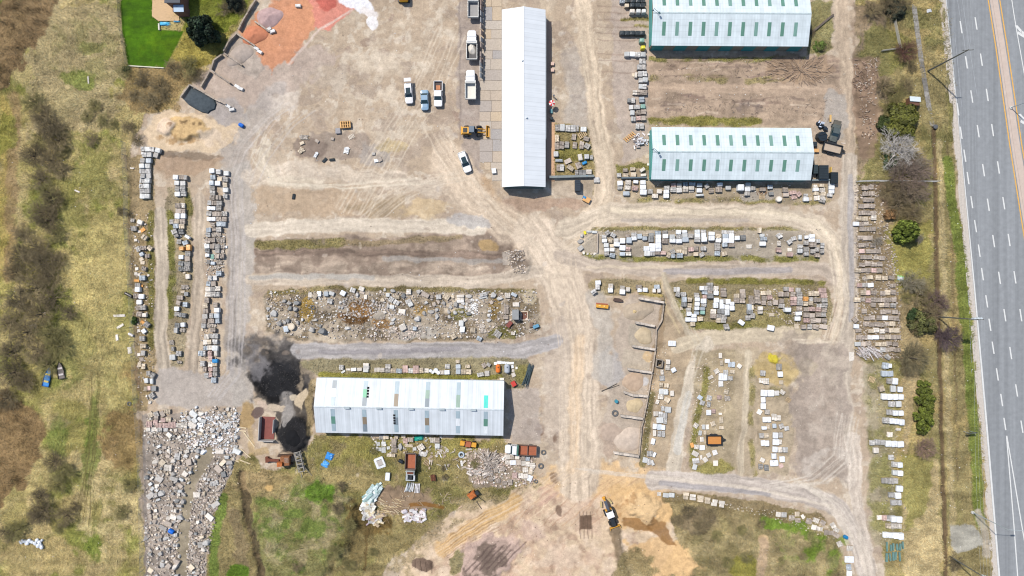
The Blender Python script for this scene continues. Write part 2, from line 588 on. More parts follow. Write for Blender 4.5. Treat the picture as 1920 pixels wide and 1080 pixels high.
put(m_ell(690, 975, 46, 26, 20, .7, 8), (112, 90, 50), .85, .2, .2)
put(m_ell(760, 940, 62, 26, 4, .7, 10), (146, 124, 104), .9, .1, .2)
put(m_line([(770, 947), (800, 946), (830, 952)], 8, 4, 2), (136, 96, 48), .9, 0, .1)
put(m_line([(690, 990), (688, 1040), (684, 1070)], 5, 6, 4), (106, 78, 44), .7, .2)
put(m_ell(672, 1000, 30, 60, 0, .8, 10), (116, 100, 64), .6, .6, .2)
put(m_poly([(872, 850), (900, 838), (950, 850), (1005, 855), (1002, 905), (950, 915), (885, 905)], 12, 8), (172, 158, 142), .85, .1, .3)
put(m_ell(940, 880, 60, 30, 0, .7, 8), (120, 104, 88), .6, .1, .3, patch=.52, pscale=14)
put(m_ell(500, 905, 60, 26, 0, .7, 10), (170, 146, 108), .6, .5, .3)
put(m_ell(507, 912, 9, 6, 0, .5, 4), (216, 180, 120), .8, .1)

# sandy pit ground, south centre
put(m_poly([(735, 1120), (765, 1035), (805, 1003), (870, 948), (960, 932), (1005, 900), (1050, 880), (1150, 890), (1235, 900), (1262, 930), (1265, 1000), (1300, 1050), (1300, 1120)], 26, 12), (220, 195, 164), 1, 0, .2)
put(m_poly([(760, 1120), (800, 1020), (870, 965), (960, 945), (1050, 900), (1150, 940), (1150, 1120)], 40, 14), (200, 168, 142), .6, 0, .25, patch=.54, pscale=30)
put(m_poly([(760, 1120), (800, 1020), (870, 965), (960, 945), (1050, 890), (1250, 900), (1250, 1120)], 40, 14), (168, 136, 116), .55, 0, .3, patch=.60, pscale=16)
put(m_poly([(760, 1120), (800, 1020), (870, 965), (960, 945), (1050, 890), (1250, 900), (1250, 1120)], 40, 14), (236, 212, 186), .6, 0, .2, patch=.58, pscale=22)
put(m_poly([(1000, 1120), (1010, 960), (1080, 930), (1130, 960), (1160, 1120)], 40, 14), (206, 180, 156), .6, 0, .25, patch=.5)
put(m_ell(1130, 900, 120, 34, 0, .8, 10), (226, 190, 142), .85, 0, .2)
for k in range(14):
    x = 960 + k * 18
    put(m_line([(x + 60, 885 + (k % 4) * 4), (x, 930 + k % 3 * 8), (x - 50, 985)], 2, 3, 3), random.choice([(196, 158, 122), (240, 216, 186), (176, 140, 112)]), .5, 0, .2)
put(m_ell(1200, 950, 60, 50, 0, .8, 12), (222, 184, 132), .8, 0, .15)
put(m_line([(730, 1110), (765, 1038), (805, 1005), (870, 950), (960, 934), (1005, 902)], 36, 30, 12), (166, 148, 112), .75, .6, .25, patch=.48, pscale=14)
put(m_line([(830, 1028), (880, 995), (930, 962), (965, 945)], 30, 20, 6), (214, 176, 122), .9, 0, .2)
for k in range(9):
    o = k * 3.6
    put(m_line([(826 + o * .6, 1020 + o), (870 + o, 986 + o * .9), (905 + o * 1.3, 962 + o)], 2.0, 3.0, 3), (150, 118, 84), .6, 0, .3, h=-.06)
put(m_ell(915, 1045, 64, 40, -20, .5, 10), (196, 170, 156), .9, 0, .2, h=.6)
put(m_ell(912, 1050, 50, 30, -35, .6, 10), (118, 102, 90), .85, 0, .35, patch=.45, pscale=18)
for k in range(6):
    put(m_line([(872 + k * 14, 1070 - k * 2), (915 + k * 14, 1025 - k * 2)], 3, 3, 2), (104, 86, 80), .7, 0, .2)
put(m_ell(855, 1055, 10, 26, 25, .6, 6), (136, 130, 84), .8, .8)
put(m_ell(793, 1058, 20, 13, 20, .3, 4), (120, 100, 86), .95, 0, .3)
for k in range(4):
    put(m_line([(778 + k * 10, 1050 + k * 2), (780 + k * 10, 1068 + k * 2)], 2, 2, 1), (86, 70, 60), .8, 0)
put(m_poly([(1086, 968), (1108, 966), (1109, 993), (1088, 995)], 4, 2), (110, 88, 72), .95, 0, .3)
for k in range(4):
    put(m_line([(1086 + k * 7, 960), (1089 + k * 7, 1010)], 1.6, 1.6, 1), (92, 76, 62), .6, 0)
put(m_line([(1150, 995), (1160, 1030), (1170, 1080), (1178, 1120)], 20, 12, 5), (126, 108, 84), .85, .2, .25, h=.5)
put(m_ell(1025, 925, 50, 14, -30, .7, 6), (190, 156, 138), .6, 0, .25, patch=.46)
put(m_ell(985, 1000, 40, 30, 0, .8, 10), (198, 172, 156), .6, 0, .25, patch=.5)
for (x, y, r) in ((1069, 880, 6), (1040, 895, 9), (1048, 958, 7), (1060, 848, 6), (1045, 820, 8), (1015, 805, 8), (1017, 803, 7)):
    put(m_ell(x, y, r, r * 1.3, 0, .6, 5), (122, 98, 82), .8, 0, .3)
put(m_ell(1068, 882, 6, 5, 0, .4, 3), (70, 58, 48), .95, 0, .3)

# mound, south east
SE = [(1240, 1800), (1236, 1080), (1270, 1010), (1245, 945), (1250, 932), (1350, 946), (1450, 962), (1525, 980), (1572, 1012), (1590, 1060), (1600, 1100), (1600, 1800)]
put(m_poly(SE, 10, 6), (150, 134, 96), 1, .9, .25)
put(m_poly([(1280, 1200), (1290, 970), (1450, 975), (1545, 1005), (1580, 1080), (1590, 1200)], 60, 10), (150, 140, 96), .5, .9, .2, h=1.6)
put(m_poly(SE, 10, 6), (132, 118, 88), .6, .8, .25, patch=.54, pscale=30)
put(m_poly(SE, 10, 6), (182, 164, 122), .6, .8, .25, patch=.56, pscale=24)
put(m_ell(1520, 1030, 66, 64, 0, .8, 14), (118, 144, 52), .9, 1, .2, patch=.50, pscale=26)
put(m_ell(1520, 1035, 60, 60, 0, .8, 14), (158, 146, 104), .7, 1, .2, patch=.57, pscale=22)
put(m_ell(1450, 980, 34, 10, 12, .7, 6), (114, 148, 46), .8, 1, .2)
put(m_ell(1390, 1065, 30, 24, 0, .7, 8), (140, 136, 52), .7, 1, .2)
put(m_ell(1425, 1010, 10, 12, 0, .4, 4), (206, 176, 134), .9, .1)
put(m_line([(1425, 1015), (1424, 1050), (1418, 1100)], 20, 10, 6), (190, 164, 134), .8, .3, .2)
put(m_ell(1240, 1050, 60, 40, 10, .6, 14), (224, 186, 136), .9, 0, .15)
put(m_ell(1190, 1075, 44, 40, 10, .6, 14), (150, 136, 96), .85, .8, .3)
put(m_poly([(1210, 985), (1228, 965), (1245, 985), (1262, 1010), (1268, 1025), (1250, 1020), (1232, 1005)], 6, 4), (150, 110, 66), .85, 0, .2)
put(m_ell(1195, 985, 30, 9, 8, .5, 6), (150, 110, 66), .85, 0, .25)
put(m_ell(1205, 950, 34, 24, 20, .6, 8), (230, 196, 148), .7, 0, .2, h=1.0)
put(m_ell(1170, 950, 18, 30, 10, .7, 8), (170, 128, 84), .6, 0, .25, patch=.5, pscale=14)
put(m_ell(1245, 960, 12, 22, 15, .5, 6), (230, 190, 136), .85, 0, .1)
put(m_ell(1300, 975, 38, 22, 0, .7, 10), (110, 96, 80), .6, .6, .3)
put(m_poly([(1236, 920), (1330, 925), (1450, 945), (1545, 970), (1550, 984), (1450, 968), (1340, 944), (1240, 938)], 6, 5), (134, 118, 82), .85, .6, .25)

# yard: bays, stains, heaps of colour on the soil, top left
put(m_poly([(405, 115), (500, 95), (560, 80), (640, 100), (560, 170), (500, 210), (400, 220), (360, 160)], 20, 12), (190, 172, 158), .8, 0, .15)
put(m_poly([(425, 80), (460, 68), (500, 105), (480, 150), (430, 130)], 8, 6), (186, 172, 158), .9, 0, .35)
put(m_poly([(450, 60), (520, 0), (570, 0), (620, 20), (560, 90), (510, 140), (490, 105)], 14, 10), (214, 150, 112), .9, 0, .15)
put(m_poly([(556, -40), (650, -40), (665, 20), (640, 40), (612, 58), (590, 48)], 10, 8), (216, 142, 124), .95, 0, .2)
put(m_ell(610, 8, 20, 16, 0, .6, 8), (190, 96, 84), .8, 0, .2)
put(m_ell(665, 2, 32, 20, 20, .4, 9), (240, 238, 240), .95, 0, .08)
put(m_ell(690, 22, 16, 10, 30, .5, 8), (236, 228, 222), .9, 0, .1)
put(m_ell(700, 42, 11, 14, -30, .5, 7), (240, 236, 234), .9, 0, .1)
put(m_ell(420, 210, 40, 26, 20, .7, 8), (176, 168, 162), .8, 0, .1)
put(m_line([(520, 180), (480, 220), (440, 280), (440, 340)], 46, 30, 10), (184, 176, 168), .65, 0, .14)
put(m_poly([(282, 218), (330, 205), (360, 212), (400, 225), (446, 240), (438, 268), (400, 282), (330, 285), (285, 280), (270, 250)], 8, 8), (222, 198, 166), .95, 0, .14)
put(m_ell(352, 242, 38, 20, 6, .6, 8), (212, 178, 126), .9, 0, .25, h=.9)
put(m_ell(352, 240, 26, 9, -6, .6, 8), (120, 98, 70), .9, .2, .3, patch=.46, pscale=12)
put(m_ell(336, 262, 40, 9, 6, .6, 8), (176, 142, 98), .8, 0, .3, patch=.48, pscale=12)
put(m_ell(312, 238, 20, 13, 0, .5, 6), (226, 202, 176), .9, 0, .2, h=.6)
put(m_ell(322, 236, 7, 5, 0, .5, 6), (150, 118, 90), .8, 0, .2, patch=.45, pscale=10)
put(m_ell(410, 258, 36, 16, 0, .7, 8), (230, 208, 182), .8, 0, .2, patch=.45, pscale=14)
put(m_poly([(232, 290), (420, 300), (400, 320), (330, 330), (290, 320)], 14, 8), (178, 152, 126), .8, 0, .15)
put(m_ell(350, 292, 60, 7, 4, .6, 6), (118, 100, 84), .6, 0, .3)
put(m_poly([(590, 250), (650, 245), (700, 260), (705, 290), (640, 300), (590, 300), (560, 285)], 14, 10), (160, 144, 130), .8, 0, .2)
put(m_ell(580, 277, 30, 18, 0, .6, 8), (140, 124, 112), .8, 0, .2)
put(m_ell(700, 290, 30, 22, 0, .7, 8), (170, 160, 150), .8, 0, .15)
put(m_ell(740, 278, 30, 12, 0, .7, 8), (214, 192, 146), .7, .1, .1)
put(m_poly([(480, 350), (660, 355), (700, 380), (700, 405), (560, 405), (485, 395)], 16, 10), (190, 166, 138), .7, 0, .15)
put(m_poly([(655, 380), (760, 365), (775, 400), (690, 412)], 12, 10), (170, 150, 122), .75, 0, .15)
put(m_ell(800, 390, 40, 18, 0, .7, 8), (214, 188, 146), .6, 0, .1)
put(m_poly([(860, 0), (905, 0), (900, 330), (870, 300), (855, 200)], 14, 4), (166, 154, 148), .6, 0, .15)
put(m_line([(862, -40), (862, 260)], 3, 4, 1.5), (140, 128, 120), .6)
put(m_line([(900, 340), (940, 390), (990, 440)], 26, 16, 5), (188, 158, 124), .7, 0, .2)
put(m_line([(935, 395), (955, 425), (980, 445)], 5, 5, 3), (136, 108, 84), .7, 0, .3)
put(m_poly([(940, 370), (1090, 375), (1100, 392), (950, 400)], 8, 6), (178, 150, 128), .7, 0, .2)
for (x, y, r) in ((850, 210, 8), (856, 222, 6), (730, 35, 5), (735, 28, 4), (655, 95, 7), (720, 100, 9), (690, 80, 10), (640, 130, 12)):
    put(m_ell(x, y, r, r * .8, 30, .6, 6), (150, 126, 112), .55, 0, .2)
put(m_ell(690, 140, 60, 50, 0, .8, 18), (216, 200, 178), .7, 0, .15, patch=.48)
put(m_ell(560, 190, 50, 20, -20, .8, 14), (220, 206, 190), .7, 0, .15, patch=.45)
put(m_ell(600, 150, 60, 30, 0, .8, 14), (176, 162, 146), .5, 0, .15, patch=.5)
put(m_line([(540, 120), (600, 55), (660, 20)], 4, 3, 2), (222, 200, 186), .7)

# wood lot between the two green warehouses
put(m_poly([(1212, 104), (1520, 104), (1600, 110), (1600, 240), (1212, 238)], 8, 5), (182, 160, 138), 1, .1, .22)
put(m_line([(1215, 112), (1400, 112), (1510, 108)], 8, 6, 3), (130, 128, 60), .8, 1, .2, patch=.4)
put(m_line([(1215, 150), (1300, 146), (1420, 150), (1500, 148)], 12, 8, 5), (148, 138, 84), .7, .8, .2, patch=.46)
put(m_line([(1215, 228), (1300, 226), (1420, 230)], 16, 8, 4), (142, 136, 66), .9, 1, .2, patch=.35)
put(m_line([(1216, 165), (1400, 168), (1560, 165)], 16, 10, 4), (196, 172, 148), .8, 0, .1, streak=.2)
for k in range(60):
    x, y = random.uniform(1220, 1560), random.choice([random.uniform(112, 145), random.uniform(178, 215)])
    put(m_line([(x, y), (x + random.uniform(14, 50), y + random.uniform(-3, 3))], random.uniform(2, 6), 4, 3), random.choice([(130, 112, 102), (148, 126, 112), (208, 188, 166)]), .6, 0, .3, rag=1.4)
put(m_ell(1398, 205, 26, 12, 0, .6, 8), (110, 98, 96), .7, 0, .3, patch=.42)
put(m_ell(1500, 132, 60, 28, 0, .6, 8), (166, 142, 118), .9, 0, .3)
put(m_line([(1585, -60), (1578, 60), (1590, 150), (1594, 300)], 26, 12, 6), (196, 176, 152), .9, 0, .12, streak=.25)
put(m_poly([(1520, 0), (1560, 0), (1562, 90), (1530, 110), (1518, 100)], 10, 6), (146, 140, 88), .85, 1, .25)
put(m_ell(1565, 220, 24, 50, 0, .6, 8), (178, 170, 160), .8, 0, .1)
put(m_ell(1560, 320, 30, 40, 0, .7, 8), (192, 170, 148), .8, 0, .12)
put(m_poly([(1600, 105), (1650, 110), (1645, 300), (1612, 300), (1600, 200)], 10, 6), (150, 126, 106), .8, .1, .35)

# east-side storage ground
put(m_poly([(1145, -40), (1215, -40), (1215, 290), (1170, 300), (1150, 200)], 10, 6), (188, 172, 158), .85, 0, .15)
for y in (12, 22, 36, 50, 62, 75, 100, 112, 135):
    put(m_line([(1120, y), (1180, y + 2), (1212, y)], 2.5, 3, 2), (150, 128, 112), .5, 0, .2)
put(m_line([(1165, 37), (1216, 36)], 5, 3, 2), (142, 132, 62), .8, 1)
put(m_line([(1190, 49), (1216, 49)], 4, 3, 2), (138, 130, 60), .7, 1)
put(m_line([(1080, 110), (1085, 180), (1078, 230)], 50, 30, 8), (176, 168, 160), .5, 0, .12)
put(m_poly([(1040, 234), (1100, 236), (1118, 300), (1120, 370), (1040, 336)], 6, 4), (158, 142, 96), .95, .7, .2)
put(m_poly([(1040, 275), (1118, 280), (1118, 305), (1040, 300)], 6, 4), (140, 134, 70), .8, 1, .2)
put(m_poly([(1040, 332), (1120, 334), (1112, 375), (1040, 366)], 6, 4), (186, 170, 150), .9, .1, .15)
put(m_poly([(1152, 312), (1215, 305), (1220, 345), (1560, 345), (1570, 360), (1545, 384), (1180, 380), (1156, 355)], 8, 5), (172, 156, 130), .95, .3, .2)
put(m_poly([(1152, 308), (1216, 304), (1218, 318), (1160, 322)], 6, 4), (136, 130, 70), .9, 1, .2)
put(m_line([(1200, 378), (1350, 374), (1500, 380), (1560, 372)], 10, 7, 4), (146, 136, 76), .75, .9, .2, patch=.48)
put(m_line([(1400, 366), (1460, 366)], 20, 8, 4), (176, 168, 158), .7)

# islands between the drives
ISL1 = [(1095, 432), (1130, 426), (1500, 428), (1535, 440), (1548, 462), (1540, 482), (1500, 490), (1110, 488), (1086, 470), (1084, 448)]
put(m_poly(ISL1, 5, 2), (176, 164, 146), 1, .15, .2)
put(m_line([(1100, 432), (1180, 427), (1300, 429), (1500, 430)], 7, 5, 2), (150, 138, 84), .85, 1, .2, patch=.38)
put(m_line([(1095, 478), (1180, 486), (1300, 484), (1420, 486), (1530, 484)], 10, 5, 3), (134, 130, 62), .9, 1, .2, patch=.33)
put(m_ell(1225, 462, 16, 16, 0, .6, 4), (162, 146, 124), .7)
put(m_poly([(1097, 440), (1119, 437), (1119, 473), (1100, 473), (1092, 458)], 3, 1), (178, 166, 148), .9)
ISL2 = [(1250, 530), (1300, 522), (1400, 524), (1540, 526), (1558, 545), (1560, 590), (1552, 618), (1460, 622), (1330, 620), (1285, 614), (1262, 575)]
put(m_poly(ISL2, 6, 3), (156, 142, 108), 1, .5, .2)
put(m_line([(1290, 526), (1420, 527), (1545, 530)], 10, 5, 3), (136, 130, 64), .9, 1, .2, patch=.34)
put(m_line([(1265, 560), (1285, 605), (1350, 614), (1440, 608)], 16, 8, 4), (134, 130, 66), .85, 1, .2, patch=.36)
put(m_ell(1450, 600, 40, 20, 0, .6, 6), (150, 138, 92), .8, .8, .2)
put(m_poly([(1110, 522), (1240, 524), (1244, 550), (1110, 552)], 8, 5), (164, 148, 112), .9, .5, .25)
put(m_poly([(1196, 548), (1244, 552), (1246, 566), (1198, 560)], 3, 2), (176, 156, 92), .95, .8, .2, h=.8)
# dark cleared strip
put(m_poly([(468, 447), (600, 446), (760, 443), (930, 434), (985, 462), (990, 500), (930, 515), (700, 520), (480, 512)], 8, 5), (168, 149, 131), 1, .05, .25)
put(m_line([(475, 500), (640, 500), (800, 502), (960, 500)], 22, 14, 5), (190, 172, 152), .6, 0, .3, streak=.3)
put(m_poly([(475, 450), (985, 440), (985, 515), (475, 515)], 20, 8), (136, 118, 104), .7, 0, .3, patch=.54, pscale=18)
put(m_line([(475, 474), (640, 472), (760, 476), (960, 480)], 12, 10, 4), (126, 108, 95), .75, 0, .3, streak=.5)
put(m_line([(720, 486), (860, 488), (960, 490)], 8, 8, 4), (168, 162, 154), .7, 0, .15)
put(m_line([(470, 458), (560, 458), (640, 456)], 18, 8, 4), (136, 126, 76), .85, .9, .25, patch=.36)
put(m_line([(640, 458), (760, 452), (860, 446)], 10, 8, 4), (150, 132, 98), .7, .5, .2)
put(m_ell(915, 460, 20, 10, 0, .6, 5), (186, 156, 108), .8, .2)
put(m_ell(975, 485, 18, 26, -10, .5, 5), (128, 114, 100), .85, .1, .3, h=.5)
put(m_poly([(942, 472), (956, 472), (957, 497), (943, 497)], 2, .5), (186, 174, 160), .9)
# rubble island
ISL3 = [(494, 552), (540, 538), (700, 536), (1000, 544), (1014, 570), (1010, 615), (985, 632), (860, 640), (560, 640), (500, 620)]
put(m_poly(ISL3, 8, 4), (144, 128, 104), 1, .5, .28)
put(m_poly(ISL3, 8, 4), (192, 178, 158), .75, .1, .3, patch=.48, pscale=22)
put(m_line([(505, 548), (640, 540), (840, 544), (1000, 546)], 9, 6, 4), (142, 128, 80), .8, .9, .2)
put(m_ell(576, 580, 12, 26, 0, .5, 5), (176, 146, 80), .9, .8, .2)
put(m_ell(680, 580, 22, 20, 0, .6, 6), (152, 112, 62), .9, .8, .3)
put(m_ell(660, 598, 26, 10, 10, .6, 6), (136, 98, 56), .85, .8, .3)
put(m_ell(712, 608, 20, 12, 0, .6, 6), (168, 128, 78), .8, .8, .3)
put(m_ell(785, 580, 12, 12, 0, .6, 6), (180, 146, 84), .7, .8, .2)
put(m_ell(930, 580, 16, 22, 0, .6, 6), (166, 138, 82), .8, .8, .2)
put(m_ell(780, 622, 34, 14, 0, .6, 6), (178, 172, 162), .85, 0, .2)
put(m_ell(866, 590, 20, 10, 0, .6, 6), (138, 132, 70), .8, 1, .2)
put(m_ell(945, 626, 26, 10, 0, .6, 6), (132, 126, 66), .8, 1, .2)
put(m_ell(992, 556, 14, 14, 0, .5, 4), (214, 198, 168), .8, .1, .2)

# west rows
put(m_poly([(236, 290), (290, 290), (290, 420), (292, 560), (290, 700), (275, 770), (262, 770), (244, 500)], 8, 5), (164, 144, 108), .95, .5, .22)
put(m_line([(282, 400), (284, 520), (282, 650)], 12, 7, 3), (130, 124, 68), .85, 1, .2)
put(m_poly([(312, 350), (360, 350), (362, 520), (350, 620), (345, 690), (320, 690), (310, 560)], 8, 4), (160, 146, 116), .9, .4, .2)
put(m_line([(318, 400), (322, 470), (324, 540), (318, 590)], 16, 8, 3), (126, 124, 62), .9, 1, .2, patch=.34)
put(m_line([(352, 370), (356, 400)], 12, 6, 3), (128, 122, 62), .8, 1, .2)
put(m_line([(300, 400), (305, 500), (300, 640), (312, 720)], 24, 6, 2), (192, 178, 158), .9, 0, .1, streak=.3)
put(m_line([(374, 370), (374, 480), (368, 600), (360, 700)], 20, 6, 2), (190, 174, 154), .9, 0, .1, streak=.3)
put(m_poly([(295, 690), (440, 700), (470, 740), (430, 768), (300, 762), (282, 740)], 14, 6), (184, 174, 164), .9, 0, .12)
put(m_poly([(410, 320), (470, 300), (480, 440), (470, 560), (460, 660), (480, 760), (430, 760), (428, 640), (432, 500)], 14, 6), (188, 179, 168), .85, 0, .14)
put(m_line([(432, 340), (440, 450), (436, 560), (432, 650)], 22, 10, 3), (174, 164, 154), .75, 0, .14, streak=.3)
# rubble field base
put(m_poly([(266, 774), (300, 778), (360, 768), (450, 772), (455, 800), (446, 862), (424, 905), (408, 950), (392, 1000), (380, 1100), (378, 1800), (268, 1800), (270, 900)], 6, 5), (164, 152, 140), 1, .05, .25)
put(m_line([(390, 850), (360, 905), (348, 960), (343, 1020), (338, 1100)], 22, 7, 3), (158, 146, 124), 1, .1, .12)
# asphalt-black spill beside the shed
put(m_ell(505, 668, 66, 44, 0, .7, 14), (136, 130, 124), .8, 0, .3, patch=.42, pscale=26)
put(m_ell(500, 660, 64, 40, 0, .7, 14), (86, 82, 80), .75, 0, .3, patch=.5, pscale=20)
put(m_poly([(478, 668), (520, 655), (560, 650), (580, 670), (582, 700), (592, 740), (575, 757), (520, 752), (478, 755), (468, 720)], 24, 12), (70, 67, 65), .9, 0, .45)
put(m_ell(520, 715, 44, 40, 10, .6, 9), (26, 26, 28), .95, 0, .5)
put(m_poly([(486, 690), (530, 672), (566, 668), (574, 720), (560, 745), (500, 742)], 26, 11), (40, 40, 42), .72, 0, .5)
put(m_poly([(440, 640), (600, 640), (600, 670), (480, 690)], 20, 14), (84, 80, 78), .6, 0, .35, patch=.5, pscale=16)
put(m_ell(572, 690, 14, 40, 10, .6, 9), (166, 150, 128), .7, .1, .3, patch=.45, pscale=14)
put(m_poly([(512, 748), (592, 745), (584, 800), (582, 848), (530, 850), (520, 800)], 10, 9), (66, 63, 61), .88, 0, .45)
put(m_line([(538, 745), (542, 780), (536, 800)], 22, 10, 5), (150, 144, 138), .6, 0, .3, streak=.4)
put(m_ell(552, 748, 8, 5, 30, .5, 5), (212, 196, 170), .8, 0, .2)
put(m_ell(470, 690, 36, 40, 0, .7, 14), (132, 128, 128), .6, 0, .3, patch=.46)
put(m_ell(552, 812, 26, 38, 0, .4, 6), (36, 36, 38), .95, 0, .4, h=1.2)
put(m_ell(566, 750, 9, 20, 20, .4, 6), (214, 194, 164), .95, 0, .1)
put(m_ell(520, 763, 18, 9, 10, .4, 6), (206, 188, 164), .9, 0, .1)
put(m_ell(494, 760, 10, 6, 30, .4, 6), (206, 184, 164), .9, 0, .1)
put(m_ell(540, 780, 8, 20, 10, .5, 6), (160, 154, 148), .8, 0, .2)
put(m_ell(465, 780, 16, 26, 0, .5, 6), (176, 146, 96), .8, .2, .2)
put(m_ell(485, 773, 12, 9, 0, .4, 4), (104, 86, 82), .9, 0)
put(m_line([(585, 715), (578, 760), (582, 810)], 12, 6, 4), (168, 148, 110), .8, .4, .2)
put(m_line([(470, 800), (472, 850), (500, 845)], 10, 8, 4), (186, 160, 116), .7, .3, .2)
put(m_poly([(950, 735), (1010, 730), (1020, 830), (960, 832)], 10, 6), (184, 172, 162), .7, 0, .15)
# strip north of the shed
put(m_poly([(560, 676), (640, 668), (980, 668), (1000, 690), (985, 730), (950, 730), (946, 714), (594, 706)], 8, 5), (156, 146, 112), .9, .5, .2)
put(m_line([(600, 702), (760, 704), (940, 708)], 9, 4, 2), (142, 136, 66), .95, 1, .2)
put(m_ell(978, 700, 14, 20, 0, .5, 5), (146, 138, 78), .8, .9, .2)

# bays, centre right
put(m_poly([(1180, 552), (1244, 560), (1240, 600), (1226, 660), (1214, 745), (1200, 800), (1196, 856), (1150, 848), (1130, 800), (1150, 700), (1160, 600)], 10, 5), (190, 174, 156), 1, 0, .15)
put(m_poly([(1180, 606), (1226, 612), (1220, 655), (1178, 648)], 4, 2), (180, 168, 150), .9, 0, .1)
put(m_poly([(1170, 655), (1224, 662), (1219, 694), (1165, 688)], 4, 2), (192, 178, 158), .9, 0, .1)
put(m_ell(1215, 670, 10, 10, 0, .5, 3), (216, 186, 142), .8)
put(m_ell(1185, 715, 26, 18, 0, .5, 6), (206, 178, 150), .9, 0, .15, patch=.42)
put(m_ell(1205, 715, 16, 10, 0, .6, 6), (206, 206, 206), .7, 0, .1, patch=.45)
put(m_ell(1140, 690, 24, 34, 0, .7, 8), (186, 182, 178), .7, 0, .1)
put(m_poly([(1240, 560), (1290, 625), (1300, 660), (1270, 760), (1262, 880), (1205, 880), (1225, 740), (1238, 640)], 12, 6), (178, 158, 130), .8, .1, .22)
put(m_line([(1245, 560), (1240, 620), (1228, 690), (1216, 770), (1208, 840)], 12, 7, 4), (160, 138, 110), .8, .3, .3)
put(m_line([(1224, 740), (1212, 820), (1204, 870)], 12, 6, 4), (126, 118, 74), .8, .7, .2)
put(m_ell(1135, 825, 24, 30, 0, .5, 8), (176, 156, 138), .8, 0, .25)

# drives
put(m_line([(838, 300), (880, 370), (940, 410), (1000, 450), (1050, 520), (1075, 580)], 64, 30, 6), (214, 194, 170), .8, 0, .1, streak=.22)
put(m_line([(1085, -60), (1100, 80), (1112, 160), (1120, 240), (1136, 320), (1130, 380), (1080, 440)], 32, 18, 5), (216, 196, 170), .9, 0, .12, streak=.25)
put(m_line([(1000, 440), (1050, 510), (1080, 590), (1086, 700), (1086, 800), (1085, 900)], 80, 24, 5), (212, 194, 172), .9, 0, .1, streak=.2)
put(m_line([(1086, 640), (1078, 760), (1075, 880)], 22, 16, 4), (228, 200, 166), .7, 0, .1, streak=.2)
put(m_line([(1050, 610), (1040, 700), (1040, 800)], 36, 24, 6), (204, 188, 170), .7, 0, .1)
put(m_line([(1120, 560), (1135, 620), (1130, 700)], 34, 20, 6), (192, 184, 172), .7, 0, .1)
put(m_line([(1060, 430), (1150, 398), (1300, 402), (1450, 403), (1530, 420), (1572, 470), (1586, 540)], 36, 12, 4), (208, 192, 170), .95, 0, .08, streak=.2)
put(m_line([(1150, 394), (1300, 398), (1450, 400), (1530, 416), (1572, 465)], 10, 7, 2), (226, 210, 184), .8, 0, .08, streak=.2)
put(m_line([(1165, 412), (1400, 414)], 7, 6, 2), (180, 168, 156), .7, 0, .08)
put(m_line([(1050, 480), (1120, 498), (1260, 508), (1420, 508), (1540, 502), (1580, 530)], 24, 9, 3), (196, 180, 162), .95, 0, .08, streak=.2)
put(m_line([(1250, 508), (1350, 510), (1480, 506)], 12, 8, 2), (172, 164, 160), .85, 0, .1, streak=.2)
put(m_line([(1100, 500), (1200, 502), (1280, 498)], 5, 4, 2), (222, 204, 178), .7)
put(m_line([(1595, 300), (1590, 380), (1592, 460), (1596, 560), (1590, 640), (1580, 700), (1585, 800), (1590, 900)], 30, 10, 3), (200, 186, 168), .95, 0, .08, streak=.2)
put(m_line([(1596, 330), (1594, 420), (1598, 520), (1596, 600)], 10, 6, 2), (178, 172, 168), .85, 0, .08, streak=.2)
put(m_line([(1560, 450), (1574, 500), (1576, 570), (1562, 640), (1530, 690)], 12, 9, 3), (226, 208, 182), .8, 0, .08, streak=.25)
put(m_line([(1245, 515), (1262, 570), (1290, 620), (1320, 640)], 12, 6, 3), (190, 176, 152), .9, 0, .1, streak=.3)
put(m_line([(1240, 525), (1250, 580), (1275, 625)], 4, 3, 2), (206, 186, 150), .8)
put(m_line([(1270, 650), (1310, 636), (1400, 630), (1480, 625), (1530, 622)], 26, 9, 3), (206, 190, 164), .95, 0, .1, streak=.15)
put(m_line([(1325, 645), (1300, 690), (1282, 760), (1270, 830), (1262, 890)], 24, 8, 3), (212, 198, 177), .95, 0, .08, streak=.15)
put(m_line([(1290, 740), (1278, 800), (1270, 845)], 14, 5, 2), (212, 206, 194), .8, 0, .06)
put(m_poly([(1300, 660), (1340, 655), (1400, 660), (1392, 760), (1380, 880), (1300, 890), (1288, 860), (1300, 780)], 10, 5), (172, 156, 127), .9, .3, .22)
put(m_line([(1326, 690), (1318, 740), (1306, 800), (1296, 870)], 12, 8, 3), (138, 132, 68), .85, 1, .2, patch=.38)
put(m_ell(1340, 878, 40, 12, 0, .6, 5), (140, 132, 72), .85, .9, .2)
put(m_poly([(1382, 650), (1420, 650), (1420, 890), (1372, 890)], 10, 5), (184, 167, 140), .8, 0, .2)
put(m_line([(1403, 660), (1398, 760), (1386, 890)], 12, 6, 3), (206, 191, 166), .8, 0, .12, streak=.3)
put(m_poly([(1418, 680), (1480, 680), (1490, 760), (1480, 890), (1420, 890)], 8, 5), (178, 162, 136), .85, .2, .22)
put(m_line([(1412, 690), (1408, 780), (1412, 890)], 10, 8, 3), (148, 138, 84), .8, .9, .2, patch=.42)
put(m_ell(1455, 735, 14, 10, 0, .6, 4), (150, 140, 92), .6, .7)
put(m_ell(1455, 690, 42, 32, 20, .35, 6), (190, 166, 112), .75, .1, .1)
put(m_ell(1453, 667, 16, 8, 14, .45, 9), (232, 212, 70), .95, 0, .3, h=.5)
put(m_ell(1458, 672, 12, 6, 0, .6, 7), (196, 170, 70), .7, 0, .3, patch=.5, pscale=8)
put(m_ell(1512, 690, 22, 13, -40, .6, 9), (230, 214, 150), .85, 0, .25)
put(m_ell(1518, 684, 8, 6, -40, .6, 7), (240, 230, 190), .8, 0, .2)
